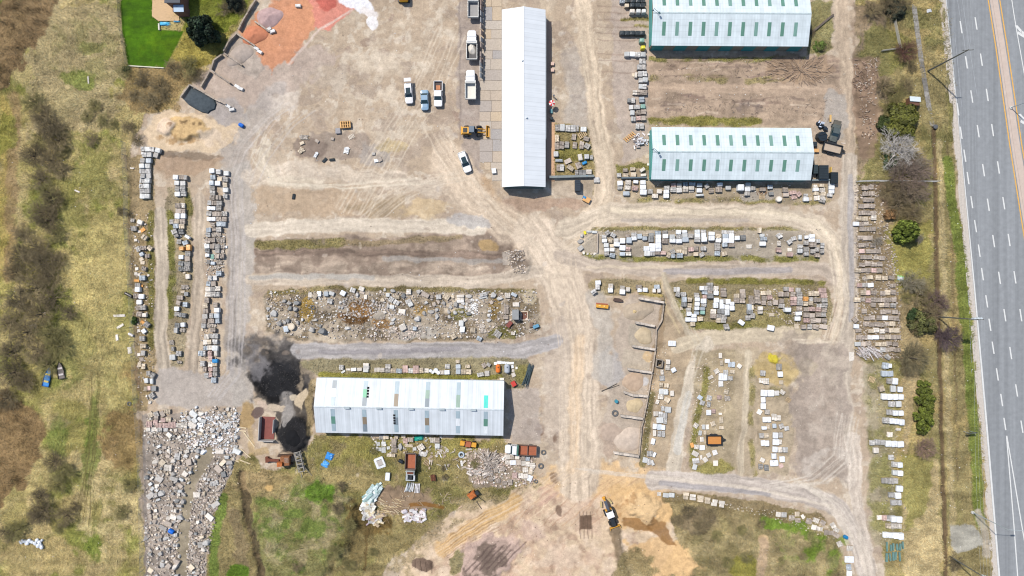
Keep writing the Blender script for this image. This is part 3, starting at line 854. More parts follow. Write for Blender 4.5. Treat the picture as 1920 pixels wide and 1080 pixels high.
put(m_poly([(1490, 640), (1580, 650), (1590, 760), (1590, 900), (1500, 900), (1480, 800), (1496, 700)], 20, 8), (176, 161, 147), .85, 0, .2)
put(m_poly([(1462, 632), (1512, 625), (1520, 680), (1505, 760), (1545, 850), (1510, 890), (1486, 800), (1490, 700)], 34, 12), (156, 142, 129), .6, 0, .25)
put(m_ell(1560, 700, 24, 60, 0, .7, 9), (206, 191, 172), .6, 0, .2, patch=.46, pscale=20)
put(m_ell(1545, 790, 34, 50, 0, .8, 9), (196, 182, 166), .6, 0, .2, patch=.52, pscale=16)
put(m_ell(1560, 870, 50, 34, 0, .7, 8), (210, 198, 184), .6, 0, .15, patch=.42)
put(m_line([(1225, 900), (1330, 904), (1420, 912), (1500, 925), (1570, 950), (1610, 1010), (1628, 1100), (1635, 1300)], 34, 9, 3), (196, 184, 172), .95, 0, .08, streak=.2)
put(m_line([(1240, 906), (1330, 914), (1440, 926)], 10, 6, 2), (172, 166, 164), .8, 0, .08, streak=.2)
put(m_line([(1600, 820), (1604, 920), (1618, 1010), (1636, 1100)], 24, 10, 4), (212, 198, 182), .85, 0, .1, streak=.25)
put(m_line([(470, 432), (560, 424), (700, 422), (820, 424), (900, 428)], 26, 10, 3), (220, 206, 186), .9, 0, .08, streak=.15)
put(m_ell(880, 415, 40, 14, 10, .7, 6), (186, 182, 178), .7)
put(m_line([(470, 524), (600, 524), (760, 526), (900, 528), (1010, 508)], 22, 8, 3), (206, 190, 170), .9, 0, .08, streak=.2)
put(m_line([(470, 520), (600, 518), (700, 520)], 10, 8, 3), (180, 176, 168), .7)
put(m_line([(560, 658), (700, 658), (850, 656), (980, 656), (1040, 640)], 28, 9, 3), (178, 172, 168), .95, 0, .08, streak=.2)
put(m_line([(600, 660), (720, 660), (860, 655)], 9, 7, 2), (156, 150, 150), .8, 0, .1, streak=.2)
put(m_line([(470, 330), (560, 320), (700, 330), (820, 350)], 30, 20, 8), (214, 198, 178), .7, 0, .1, streak=.2)
put(m_line([(500, 270), (490, 300), (510, 340), (600, 345)], 20, 14, 6), (216, 202, 180), .7, 0, .1, streak=.25)
wheel([(500, 250), (486, 300), (520, 345), (640, 350), (800, 340)], (226, 212, 190), 36, 7, .4, 1.6)
wheel([(840, 60), (800, 160), (740, 260), (700, 330), (660, 400)], (222, 206, 184), 60, 9, .35, 1.6)
wheel([(820, 250), (860, 320), (920, 390), (1010, 470), (1060, 560)], (228, 210, 186), 46, 9, .4, 1.6)
wheel([(690, 410), (740, 370), (800, 340), (870, 330)], (222, 206, 184), 40, 7, .4, 1.5)
wheel([(1050, 480), (1060, 560), (1075, 660), (1078, 800), (1076, 880)], (228, 208, 182), 56, 9, .35, 1.8)
wheel([(1060, 470), (1130, 420), (1140, 340), (1122, 240), (1105, 120), (1095, 0)], (226, 208, 182), 26, 6, .4, 1.7)
wheel([(1080, 880), (1000, 930), (900, 980), (800, 1040)], (232, 206, 174), 40, 7, .35, 1.7)
wheel([(1090, 880), (1180, 890), (1300, 900), (1440, 920), (1560, 950), (1610, 1020), (1630, 1100)], (222, 208, 190), 22, 6, .4, 1.7)
wheel([(1450, 915), (1530, 900), (1580, 860), (1590, 780)], (220, 208, 192), 40, 8, .4, 1.7)
wheel([(1500, 900), (1560, 940), (1600, 1000), (1620, 1080)], (224, 212, 194), 40, 7, .4, 1.7)
wheel([(1400, 402), (1510, 412), (1565, 460), (1580, 560), (1560, 640), (1500, 640)], (230, 214, 190), 26, 6, .4, 1.7)
wheel([(440, 330), (448, 450), (444, 600), (440, 700), (400, 750)], (198, 190, 184), 26, 5, .4, 1.7)
wheel([(560, 200), (520, 230), (470, 290), (450, 340)], (206, 196, 186), 60, 7, .4, 1.7)
wheel([(1270, 560), (1290, 600), (1310, 650), (1296, 700), (1276, 780)], (214, 202, 180), 14, 3, .4, 1.7)
for k in range(160):
    x, y = random.uniform(480, 1140), random.uniform(60, 900)
    put(m_ell(x, y, random.uniform(2, 7), random.uniform(2, 6), 0, .7, 4), random.choice([(160, 142, 126), (222, 206, 186), (150, 132, 116), (190, 182, 174)]), .35)
# general relief: shallow lumps; deeper under grass
HT += (N12 - 0.5) * 0.16 + (N4 - .5) * 0.05
HT += GR * ((N12 - 0.5) * 0.35 + (N4 - .5) * .2)
put_rd = [(1768, -40), (1790, 270), (1816, 540), (1840, 810), (1864, 1080), (1874, 1200)]
# flatten where the road and the buildings stand
flat = np.zeros_like(HT)
for q in ([(1766, -600), (1768, -40), (1792, 270), (1818, 540), (1842, 810), (1866, 1080), (1900, 1600), (2500, 1600), (2500, -600)],):
    (js, is_), m, _ = m_poly(q, 6, 0)
    flat[js, is_] = np.maximum(flat[js, is_], m)
HT = HT * (1 - flat) - 0.10 * flat


def gz(px, py):
    i = min(max(int(np.searchsorted(us, px)), 1), NX - 1)
    j = min(max(int(np.searchsorted(vs2, py)), 1), NY - 1)
    fx = (px - us[i - 1]) / (us[i] - us[i - 1])
    fy = (py - vs2[j - 1]) / (vs2[j] - vs2[j - 1])
    a = HT[j - 1, i - 1] * (1 - fx) + HT[j - 1, i] * fx
    b = HT[j, i - 1] * (1 - fx) + HT[j, i] * fx
    return float(a * (1 - fy) + b * fy)


def P(px, py, h=0.0):
    """map point under photograph pixel (px, py) of something h metres above the ground there -> (x, y, ground z)"""
    bx = 960 + (px - 960) * (1 - h / H)
    by = 540 + (py - 540) * (1 - h / H)
    x, y = XY(bx, by)
    return (x, y, gz(bx, by))


gm = bpy.data.materials.new('soil')
nt, b = nodes_of(gm)
b.inputs['Roughness'].default_value = 0.95
b.inputs['Specular IOR Level'].default_value = 0.12
at = nt.nodes.new('ShaderNodeAttribute')
at.attribute_name = 'soil'
ga = nt.nodes.new('ShaderNodeAttribute')
ga.attribute_name = 'grass'
tc = nt.nodes.new('ShaderNodeTexCoord')


def nz(scale, detail, rough, lo, hi, tmin, tmax, stretch=None, dist=0.0):
    n = nt.nodes.new('ShaderNodeTexNoise')
    n.inputs['Scale'].default_value = scale
    n.inputs['Detail'].default_value = detail
    n.inputs['Roughness'].default_value = rough
    n.inputs['Distortion'].default_value = dist
    if stretch:
        mp = nt.nodes.new('ShaderNodeMapping')
        mp.inputs['Scale'].default_value = stretch
        mp.inputs['Rotation'].default_value = (0, 0, 0.5)
        nt.links.new(tc.outputs['Object'], mp.inputs[0])
        nt.links.new(mp.outputs[0], n.inputs['Vector'])
    else:
        nt.links.new(tc.outputs['Object'], n.inputs['Vector'])
    r = nt.nodes.new('ShaderNodeMapRange')
    for k, x in (('From Min', lo), ('From Max', hi), ('To Min', tmin), ('To Max', tmax)):
        r.inputs[k].default_value = x
    nt.links.new(n.outputs['Fac'], r.inputs['Value'])
    return n, r


n1, r1 = nz(.9, 8, .78, .32, .68, .78, 1.22)
n2, r2 = nz(4.0, 5, .75, .32, .68, .86, 1.14)
n3, r3 = nz(1.5, 7, .75, .32, .68, .52, 1.48, (1, 3.0, 1), 1.4)
mx = nt.nodes.new('ShaderNodeMath')
mx.operation = 'MULTIPLY'
nt.links.new(r1.outputs[0], mx.inputs[0])
nt.links.new(r2.outputs[0], mx.inputs[1])
lp = nt.nodes.new('ShaderNodeMix')
nt.links.new(ga.outputs['Fac'], lp.inputs[0])
lp.inputs[2].default_value = 1.0
nt.links.new(r3.outputs[0], lp.inputs[3])
m2 = nt.nodes.new('ShaderNodeMath')
m2.operation = 'MULTIPLY'
nt.links.new(mx.outputs[0], m2.inputs[0])
nt.links.new(lp.outputs[0], m2.inputs[1])
sc_ = nt.nodes.new('ShaderNodeVectorMath')
sc_.operation = 'SCALE'
nt.links.new(at.outputs['Color'], sc_.inputs[0])
nt.links.new(m2.outputs[0], sc_.inputs['Scale'])
nt.links.new(sc_.outputs[0], b.inputs['Base Color'])
bp = nt.nodes.new('ShaderNodeBump')
bp.inputs['Strength'].default_value = 0.8
bp.inputs['Distance'].default_value = 0.10
nt.links.new(n2.outputs['Fac'], bp.inputs['Height'])
nt.links.new(bp.outputs[0], b.inputs['Normal'])

C = np.clip(C, 0.004, 0.8)
me = bpy.data.meshes.new('ground')
nv = NX * NY
co = np.empty((nv, 3), np.float32)
co[:, 0] = ((GU - 960) * M).ravel()
co[:, 1] = ((540 - GV) * M).ravel()
co[:, 2] = HT.ravel()
idx = np.arange(nv, dtype=np.int32).reshape(NY, NX)
quads = np.stack([idx[1:, :-1], idx[1:, 1:], idx[:-1, 1:], idx[:-1, :-1]], -1).reshape(-1, 4)
nq = len(quads)
me.vertices.add(nv)
me.vertices.foreach_set('co', co.ravel())
me.loops.add(nq * 4)
me.loops.foreach_set('vertex_index', quads.ravel())
me.polygons.add(nq)
me.polygons.foreach_set('loop_start', np.arange(0, nq * 4, 4, dtype=np.int32))
me.polygons.foreach_set('loop_total', np.full(nq, 4, np.int32))
me.polygons.foreach_set('use_smooth', np.ones(nq, bool))
ca = me.attributes.new('soil', 'FLOAT_COLOR', 'POINT')
ca.data.foreach_set('color', np.concatenate([C.reshape(-1, 3), np.ones((nv, 1), np.float32)], 1).ravel())
gattr = me.attributes.new('grass', 'FLOAT', 'POINT')
gattr.data.foreach_set('value', np.clip(GR, 0, 1).ravel())
me.materials.append(gm)
me.update()
me.validate()
ground = structure(link('ground', me))

# ------------------------------------------------------------------ highway, its kerb, median and paint
def at_line(tbl, y):
    return float(np.interp(y, [p[0] for p in tbl], [p[1] for p in tbl]))


EDGE = [(-600, 1690), (0, 1763), (270, 1790.5), (540, 1815.5), (810, 1839), (1080, 1861.5), (1700, 1905)]
YL1 = [(-600, 1775), (0, 1853), (87, 1867), (270, 1893), (340, 1904), (442, 1920), (800, 1975), (1700, 2100)]
YL2 = [(-600, 1790), (0, 1874), (87, 1888), (270, 1915), (340, 1927), (442, 1945), (800, 2003), (1700, 2130)]


def ribbon(mb, left, right, y0, y1, z, step=30, z2=None):
    ys = list(np.arange(y0, y1, step)) + [y1]
    A, B = [], []
    for y in ys:
        l, r = left(y), right(y)
        A.append((*XY(l, y), z))
        B.append((*XY(r, y), z))
    n = len(ys)
    mb.add(A + B, [(i, i + 1, n + i + 1, n + i) for i in range(n - 1)])


am = mat('asphalt', col(148, 151, 153), .85, noise=.10, scale=.9, spec=.2)
nt = am.node_tree
b = nt.nodes['Principled BSDF']
# long wear bands along the lanes and a few tar seams
geo = nt.nodes.new('ShaderNodeNewGeometry')
mp = nt.nodes.new('ShaderNodeMapping')
mp.inputs['Rotation'].default_value = (0, 0, math.radians(-6.4))
mp.inputs['Scale'].default_value = (.62, .006, 1)
nt.links.new(geo.outputs['Position'], mp.inputs[0])
nn = nt.nodes.new('ShaderNodeTexNoise')
nn.inputs['Scale'].default_value = 1.0
nn.inputs['Detail'].default_value = 4
nt.links.new(mp.outputs[0], nn.inputs['Vector'])
rr = nt.nodes.new('ShaderNodeMapRange')
rr.inputs['From Min'].default_value = .3
rr.inputs['From Max'].default_value = .7
rr.inputs['To Min'].default_value = .76
rr.inputs['To Max'].default_value = 1.2
nt.links.new(nn.outputs['Fac'], rr.inputs['Value'])
vm = nt.nodes.new('ShaderNodeVectorMath')
vm.operation = 'SCALE'
src = b.inputs['Base Color'].links[0].from_socket
nt.links.new(src, vm.inputs[0])
nt.links.new(rr.outputs[0], vm.inputs['Scale'])
nt.links.new(vm.outputs[0], b.inputs['Base Color'])

mb = MB()
ribbon(mb, lambda y: at_line(EDGE, y) + 10, lambda y: 2500, -600, 1700, 0.0)
road = structure(mb.build('road', am))
mb = MB()
ribbon(mb, lambda y: at_line(EDGE, y) - 2, lambda y: at_line(EDGE, y) + 10.02, -600, 1700, 0.012)
mb.build('gravel_shoulder', mat('shoulder', col(206, 196, 184), .9, noise=.14, scale=2.5, bump=.3), road)
mb = MB()
ribbon(mb, lambda y: at_line(YL1, y) + 3, lambda y: at_line(YL2, y) - 3, -600, 1700, 0.010)
mb.build('median', mat('median', col(208, 190, 176), .9, noise=.08, scale=.8, spec=.2), road)
PW = mat('road_paint', col(226, 226, 222), .6, noise=.10, scale=2.0)
PY = mat('yellow_paint', col(232, 178, 92), .6, noise=.12, scale=2.0)
PF = mat('worn_paint', col(206, 206, 204), .7, noise=.12, scale=2.0)
for o, w in ((10.5, 2.0),):
    mb = MB()
    ribbon(mb, lambda y: at_line(EDGE, y) + o, lambda y: at_line(EDGE, y) + o + w * (0.6 + min(1, max(0, (y - 250) / 500))), -600, 1700, 0.016)
    mb.build('edge_line', PW, road)
for T in (YL1, YL2):
    for o in ((0.6,) if T is YL2 else (0.0,)):
        mb = MB()
        ribbon(mb, lambda y: at_line(T, y) - 1.2 + o, lambda y: at_line(T, y) + 1.0 + o, -600, 1700, 0.014)
        mb.build('yellow_line', PY, road)
mb = MB()
ribbon(mb, lambda y: at_line(YL1, y) + 7, lambda y: at_line(YL1, y) + 7.8, -600, 1700, 0.0135)
mb.build('joint_line', mat('joint', col(186, 168, 156), .9), road)
DASH = [(1802, 51), (1812, 117), (1822, 181), (1834, 246), (1830, 44), (1840, 112), (1851, 178), (1861, 244), (1789, 157), (1796, 205), (1802, 249),
        (1809, 292), (1815, 334), (1822, 379), (1829, 424), (1836, 470), (1842, 514), (1844, 319), (1853, 384), (1863, 452), (1874, 521), (1872, 314), (1882, 381), (1892, 450), (1903, 520),
        (1850, 565), (1856, 609), (1862, 652), (1870, 702), (1878, 750), (1884, 795), (1884, 591), (1895, 662), (1906, 732), (1916, 800), (1914, 591),
        (1793, -14), (1820, -22), (1926, 662), (1937, 734), (1926, 868), (1936, 938)]
dm = None
for (x, y) in DASH:
    if dm is None:
        mb = MB()
        L, wd, sl_ = 23 * M, .15, 0.152
        pts = [(-L / 2 * sl_ * -1 - wd, L / 2, 0), (-L / 2 * sl_ * -1 + wd, L / 2, 0), (L / 2 * sl_ * -1 + wd, -L / 2, 0), (L / 2 * sl_ * -1 - wd, -L / 2, 0)]
        pts = [(-p[0], p[1], p[2]) for p in pts]
        mb.add(pts, [(3, 2, 1, 0)])
        mb.add([(p[0] * .2, p[1] * .2, -.001) for p in pts], [(3, 2, 1, 0)])
        dm = mb.mesh('lane_dash', PW)
    link('lane_dash', dm, road, (*XY(x, y), .017))
for q in (((1887, 817), (1894, 900), (1901, 985), (1908, 1080), (1930, 1400)), ((1887.6, 817), (1900, 890), (1914, 975), (1932, 1080), (1985, 1400))):
    mb = MB()
    f = [(p[1], p[0]) for p in q]
    ribbon(mb, lambda y: at_line(f, y) - 1.0, lambda y: at_line(f, y) + 1.1, 817, 1400, 0.0165 if q[1][0] == 1894 else .0175)
    mb.build('gore_line', PW, road)
f = [(-600, 1810), (0, 1897), (40, 1903), (130, 1919), (400, 1962), (1400, 2110)]
mb = MB()
ribbon(mb, lambda y: at_line(f, y) - .8, lambda y: at_line(f, y) + .9, -600, 1400, 0.0165)
mb.build('turn_lane_line', PW, road)
for (x, y) in ((1911, 58), (1917, 224)):       # turn arrows
    mb = MB()
    cx, cy = XY(x, y)
    a = math.radians(-9)

    def rp(u, v):
        return (cx + u * math.cos(a) - v * math.sin(a), cy + u * math.sin(a) + v * math.cos(a), .018)
    mb.add([rp(u, v) for u, v in ((-.6, 1.2), (.6, .2), (.6, -.5), (-1.2, 1.0))], [(3, 2, 1, 0)])
    mb.add([rp(u, v) for u, v in ((-.3, -.1), (2.0, -1.1), (1.9, -1.6), (-.4, -.7))], [(3, 2, 1, 0)])
    mb.add([rp(u, v) for u, v in ((.55, .25), (1.6, -.4), (1.6, -.9), (.55, -.5))], [(3, 2, 1, 0)])
    mb.build('turn_arrow', PW, road)
for (a0, a1) in (((1795, 0), (1816, 130)), ((1804, 0), (1832, 180)), ((1790, 60), (1803, 200)), ((1815, 540), (1822, 700))):   # tar seams
    mb = MB()
    f = [(a0[1], a0[0]), (a1[1], a1[0])]
    ribbon(mb, lambda y: at_line(f, y) - .3, lambda y: at_line(f, y) + .35, a0[1], a1[1], .0145)
    mb.build('road_seam', mat('seam', col(172, 176, 180), .8), road)

# old pavement strip beside the verge
mb = MB()
f = [(-60, 1704), (0, 1712), (60, 1720), (120, 1728), (180, 1738), (236, 1748)]
for k in range(27):
    y0 = -60 + k * 11
    y1 = y0 + 10.6
    mb.tone = random.uniform(.85, 1.1)
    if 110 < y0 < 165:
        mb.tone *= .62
    A = [(*XY(at_line(f, y0) - 4.3, y0), .06), (*XY(at_line(f, y0) + 4.6, y0), .06), (*XY(at_line(f, y1) + 4.6, y1), .06), (*XY(at_line(f, y1) - 4.3, y1), .06)]
    B = [(p[0], p[1], -.2) for p in A]
    mb.loft([list(reversed(B)), list(reversed(A))])
pv = mb.build('pavement', tint_mat('old_concrete', .9, .2, 2.0))
pv.color = (*col(160, 156, 150), 1)
structure(pv)
mb = MB()
mb.disc((*XY(1753, 238), .0), .5, .35, 12)
tag(mb.build('drain_cover', mat('drain', col(96, 98, 100), .7)), 'round dark drain cover at the lower end of the old pavement', 'drain cover')

# ------------------------------------------------------------------ long buildings
def roof_mat(name, rgb, rib, axis, noise=.05, streaks=.06, cross=None):
    """painted sheet metal: fine ribs down the slope, weather streaks, sheet laps"""
    m = bpy.data.materials.new(name)
    nt, b = nodes_of(m)
    b.inputs['Roughness'].default_value = .55
    b.inputs['Specular IOR Level'].default_value = .25
    tc = nt.nodes.new('ShaderNodeTexCoord')
    sx = nt.nodes.new('ShaderNodeSeparateXYZ')
    nt.links.new(tc.outputs['Object'], sx.inputs[0])
    cur = None
    def wave(sock, period, depth):
        a = nt.nodes.new('ShaderNodeMath'); a.operation = 'DIVIDE'; a.inputs[1].default_value = period
        nt.links.new(sock, a.inputs[0])
        f = nt.nodes.new('ShaderNodeMath'); f.operation = 'FRACT'
        nt.links.new(a.outputs[0], f.inputs[0])
        g = nt.nodes.new('ShaderNodeMath'); g.operation = 'GREATER_THAN'; g.inputs[1].default_value = .86
        nt.links.new(f.outputs[0], g.inputs[0])
        s = nt.nodes.new('ShaderNodeMath'); s.operation = 'MULTIPLY_ADD'; s.inputs[1].default_value = -depth; s.inputs[2].default_value = 1
        nt.links.new(g.outputs[0], s.inputs[0])
        return s.outputs[0]
    w1 = wave(sx.outputs[axis], rib, .10)
    mp = nt.nodes.new('ShaderNodeMapping')
    s = [.05, .05, .05]
    s[axis] = 1.6
    mp.inputs['Scale'].default_value = s
    nt.links.new(tc.outputs['Object'], mp.inputs[0])
    n = nt.nodes.new('ShaderNodeTexNoise'); n.inputs['Scale'].default_value = 1.0; n.inputs['Detail'].default_value = 4
    nt.links.new(mp.outputs[0], n.inputs['Vector'])
    r = nt.nodes.new('ShaderNodeMapRange')
    for k, x in (('From Min', .35), ('From Max', .65), ('To Min', 1 - streaks), ('To Max', 1 + streaks * .6)):
        r.inputs[k].default_value = x
    nt.links.new(n.outputs['Fac'], r.inputs['Value'])
    n2 = nt.nodes.new('ShaderNodeTexNoise'); n2.inputs['Scale'].default_value = .5; n2.inputs['Detail'].default_value = 6
    nt.links.new(tc.outputs['Object'], n2.inputs['Vector'])
    r2 = nt.nodes.new('ShaderNodeMapRange')
    for k, x in (('From Min', .3), ('From Max', .7), ('To Min', 1 - noise), ('To Max', 1 + noise)):
        r2.inputs[k].default_value = x
    nt.links.new(n2.outputs['Fac'], r2.inputs['Value'])
    prod = w1
    socks = [r.outputs[0], r2.outputs[0]]
    if cross:
        socks.append(wave(sx.outputs[1 - axis], cross, .06))
    for sck in socks:
        mm = nt.nodes.new('ShaderNodeMath'); mm.operation = 'MULTIPLY'
        nt.links.new(prod, mm.inputs[0]); nt.links.new(sck, mm.inputs[1])
        prod = mm.outputs[0]
    v = nt.nodes.new('ShaderNodeVectorMath'); v.operation = 'SCALE'
    v.inputs[0].default_value = rgb
    nt.links.new(prod, v.inputs['Scale'])
    nt.links.new(v.outputs[0], b.inputs['Base Color'])
    return m


def hall(name, label, cx, cy, L, W, eave, ridge, rz, roofm, wallm, axis_long='x', over=.25, trim=None, gable_over=.15):
    """gabled hall: long axis = local x. returns (empty, slope function giving a point on the roof)"""
    t = thing(name, label, 'building', (cx, cy, -.1), rz)
    hl, hw = L / 2, W / 2
    mb = MB()
    mb.add([(-hl, -hw, 0), (hl, -hw, 0), (hl, -hw, eave), (-hl, -hw, eave)], [(0, 1, 2, 3)])
    mb.add([(hl, hw, 0), (-hl, hw, 0), (-hl, hw, eave), (hl, hw, eave)], [(0, 1, 2, 3)])
    for s in (1, -1):
        g = [(s * hl, -s * hw, 0), (s * hl, s * hw, 0), (s * hl, s * hw, eave), (s * hl, 0, ridge), (s * hl, -s * hw, eave)]
        mb.add(g, [(0, 1, 2, 3, 4)])
    mb.build('wall', wallm, t)
    k = (ridge - eave) / hw
    e = hw + over
    hz = eave - k * over + .06
    hg = hl + gable_over
    for s, nm in ((1, 'roof_slope'), (-1, 'roof_slope')):
        mb = MB()
        a = [(-hg, s * e, hz), (hg, s * e, hz), (hg, 0, ridge + .06), (-hg, 0, ridge + .06)]
        bq = [(p[0], p[1], p[2] - .05) for p in a]
        if s > 0:
            mb.loft([a, bq])
        else:
            mb.loft([bq, a])
        mb.build(nm, roofm, t)
    mb = MB()
    q = .18
    a = [(-hg, q, ridge + .085 - k * q), (-hg, 0, ridge + .10), (-hg, -q, ridge + .085 - k * q), (-hg, -q, ridge + .03 - k * q), (-hg, q, ridge + .03 - k * q)]
    mb.loft([a, [(hg, p[1], p[2]) for p in a]])
    mb.build('ridge_cap', trim or roofm, t)

    def slope(x, y, up=.09):
        return (x, y, ridge - k * abs(y) + up)
    return t, slope, k


def on_slope(mb, slope, x0, x1, y0, y1, up=.09, th=.05):
    a = [slope(x0, y0, up), slope(x1, y0, up), slope(x1, y1, up), slope(x0, y1, up)]
    bq = [slope(x0, y0, up - th), slope(x1, y0, up - th), slope(x1, y1, up - th), slope(x0, y1, up - th)]
    mb.loft([bq, a] if y1 > y0 else [a, bq])


SKY = {c: mat('skylight_' + c, col(*v), .35, noise=.14, scale=1.2, stretch=(3, .4, 1)) for c, v in dict(
    green=(128, 166, 154), deep=(104, 148, 130), grey=(136, 148, 156), white=(238, 242, 244), tan=(150, 134, 112), aqua=(80, 216, 200), pale=(172, 190, 198), lime=(110, 190, 150), moss=(150, 176, 160)).items()}

# A: long white hall with display yard. long axis north-south
xa0, _ = XY(941, 0, 3.4)
xa1, _ = XY(1023, 0, 3.4)
ya0 = XY(0, 15, 4.2)[1]
ya1 = XY(0, 349, 4.2)[1]
WA = xa1 - xa0 - .4
LA = ya0 - ya1 - .2
wall_white = mat('white_cladding', col(214, 222, 224), .6, noise=.06)
roof_a = roof_mat('white_roof', col(240, 244, 247, 1.72), 1.0, 0, .03, .05)
A, slA, kA = hall('warehouse', 'long white gabled hall running between the parked dump trucks and the stone yard', (xa0 + xa1) / 2, (ya0 + ya1) / 2, LA, WA, 3.3, 5.0, math.pi / 2, roof_a, wall_white, over=.2)
mb = MB()
for k in range(7):
    y = -WA / 2 + .7 + k * (WA - 1.4) / 6
    mb.box((-LA / 2 - .06, y, 1.7), (.08, 1.3, 2.6))
mb.build('glass_front', mat('teal_glass', col(44, 92, 100), .2, spec=.5), A)
for k, (u, v) in enumerate(((.30, .3), (.62, -.6))):
    mb = MB()
    p = slA(LA * (.5 - u), v, .2)
    mb.box(p, (.3, .3, .4))
    mb.build('roof_vent', wall_white, A)
mb = MB()
mb.box((-LA / 2 + LA * .62, -WA / 2 - .28, 3.12), (LA * .7, .12, .1))
mb.build('gutter', mat('gutter', col(190, 200, 206), .5), A)

# B, C: white halls with green rooflights
wall_teal = mat('teal_cladding', col(96, 176, 170), .6, noise=.08, scale=1.0, stretch=(4, 4, .3))
roof_b = roof_mat('pale_roof', col(222, 233, 236, 1.72), .62, 0, .09, .07, cross=1.2)
door_teal = mat('teal_door', col(60, 150, 150), .5, noise=.08)
wall_tan = mat('tan_wall', col(150, 140, 122), .8, noise=.12)


def green_hall(label, x0, x1, ytop, ybot, yridge, eave, ridge, sky_x, front_doors):
    wx0, wx1 = XY(x0, 0, eave)[0], XY(x1, 0, eave)[0]
    wy0, wy1 = XY(0, ytop, eave)[1], XY(0, ybot, eave)[1]
    cx, cy = (wx0 + wx1) / 2, (wy0 + wy1) / 2
    L, W = wx1 - wx0 - .3, wy0 - wy1 - .5
    rz = math.radians(-.35)
    t, sl, k = hall('warehouse', label, cx, cy, L, W, eave, ridge, rz, roof_b, wall_teal if not front_doors else wall_tan, over=.25, trim=mat('ridge_trim', col(190, 204, 206), .5))
    for i, sx in enumerate(sky_x):
        X = XY(sx, 0, (eave + ridge) / 2)[0] - cx
        for s in (1, -1):
            mb = MB()
            on_slope(mb, sl, X - .38, X + .38, s * W * .14, s * W * .36, .10, .06)
            mb.build('skylight', SKY['deep'] if (i * 7 + s) % 3 else SKY['green'], t)
    for s in (1, -1):
        mb = MB()
        mb.box((s * (L / 2 + .05), 0, eave * .5 + .1), (.06, W - .6, eave - .5))
        mb.build('end_cladding', wall_teal, t)
    if front_doors:
        n = 7
        for i in range(n):
            xx = -L / 2 + 1.6 + i * (L - 3) / (n - 1) * .98
            mb = MB()
            mb.box((xx, -W / 2 - .05, 1.65), (2.6, .07, 3.0))
            mb.build('door', door_teal, t)
    else:
        for i in range(5):
            mb = MB()
            mb.box((-L / 2 + 4 + i * (L - 8) / 4, -W / 2 - .05, 1.5), (3.2, .07, 2.6))
            mb.build('door', door_teal, t)
    mb = MB()
    mb.box((-L / 2 - .25, W * .04, ridge + .1), (.5, .12, .12))
    mb.tube((-L / 2 - .1, .6, ridge - .3), (-L / 2 - .1, .6, ridge + .9), .05)
    mb.tube((-L / 2 - .1, .6, ridge + .8), (-L / 2 + .9, -.3, ridge + 1.0), .05)
    mb.box((-L / 2 + 1.0, -.45, ridge + 1.0), (.4, .5, .15), .6)
    mb.build('floodlight', mat('dark_teal_metal', col(60, 100, 110), .5), t)
    return t


sk = [1245 + 24.7 * i for i in range(11)]
green_hall('white hall with green rooflights and teal doors, cut by the upper edge', 1222, 1516, -26, 86, 31, 3.8, 5.4, sk, True)
green_hall('white hall with green rooflights above a row of wrapped pallets', 1221.5, 1521, 239, 337, 283, 3.2, 4.8, [1245 + 25.1 * i for i in range(11)], False)

# D: the patched shed, lower left of the middle
t_ = XY(594, 708.5, 3.4)
u_ = XY(946, 714.5, 3.4)
v_ = XY(944, 817, 3.4)
w_ = XY(590, 811.5, 3.4)
cx, cy = (t_[0] + u_[0] + v_[0] + w_[0]) / 4, (t_[1] + u_[1] + v_[1] + w_[1]) / 4
LD = math.hypot(u_[0] - t_[0], u_[1] - t_[1]) - .3
WD = math.hypot(t_[0] - w_[0], t_[1] - w_[1]) - .5
rzD = math.atan2(u_[1] - t_[1], u_[0] - t_[0])
roof_d = roof_mat('sheet_roof', col(224, 230, 234, 1.70), .92, 0, .06, .11)
D, slD, kD = hall('shed', 'big white sheet metal shed with patched rooflight strips beside the black spill', cx, cy, LD, WD, 3.3, 5.2, rzD, roof_d, wall_white, over=.25, trim=mat('ridge_d', col(206, 214, 218), .5))
STR = [(625, ['grey', 'white', 'pale'], ['deep', 'pale']), (684, ['pale', 'lime', 'grey'], ['tan', 'grey']), (743, ['pale', 'tan'], ['pale', 'grey', 'pale']),
       (801, ['pale', 'moss', 'grey'], ['tan', 'pale']), (859, ['pale', 'moss'], ['white', 'pale']), (911, ['white', 'aqua'], ['deep', 'white'])]
for (sx, up, dn) in STR:
    X = (XY(sx, 0, 4.3)[0] - cx)
    for lst, s in ((up, 1), (dn, -1)):
        n = len(lst)
        if s > 0:
            cuts = np.linspace(.96, .06, n + 1)
        else:
            cuts = [.10, .24] + list(np.linspace(.62, .97, n))
            lst = ['pale'] + lst if n < 3 else lst
            cuts = np.linspace(.08, .97, len(lst) + 1)
        for i, c in enumerate(lst):
            mb = MB()
            on_slope(mb, slD, X - .45, X + .45, s * WD / 2 * cuts[i], s * WD / 2 * cuts[i + 1], .10 + .004 * i, .05)
            mb.build('roof_panel', SKY[c], D)
for sx, s, fr in ((689, 1, .55), (740, -1, .45)):          # broken rooflights: dark slots
    X = XY(sx, 0, 4.3)[0] - cx
    for i in range(4):
        mb = MB()
        y = s * WD / 2 * (fr + (i - 1.5) * .105)
        on_slope(mb, slD, X - .24, X + .24, y - .22, y + .22, .125, .02)
        mb.build('roof_opening', mat('black_gap', (.004, .004, .005), .9), D)
for sx in (651, 711, 771, 829, 888):
    X = XY(sx, 0, 5.2)[0] - cx
    mb = MB()
    mb.box((X, -.15, 5.42), (1.35, .42, .4), taper=.85)
    mb.build('ridge_vent', mat('ridge_vent', col(176, 188, 192), .5), D)
for k in range(0):
    pass

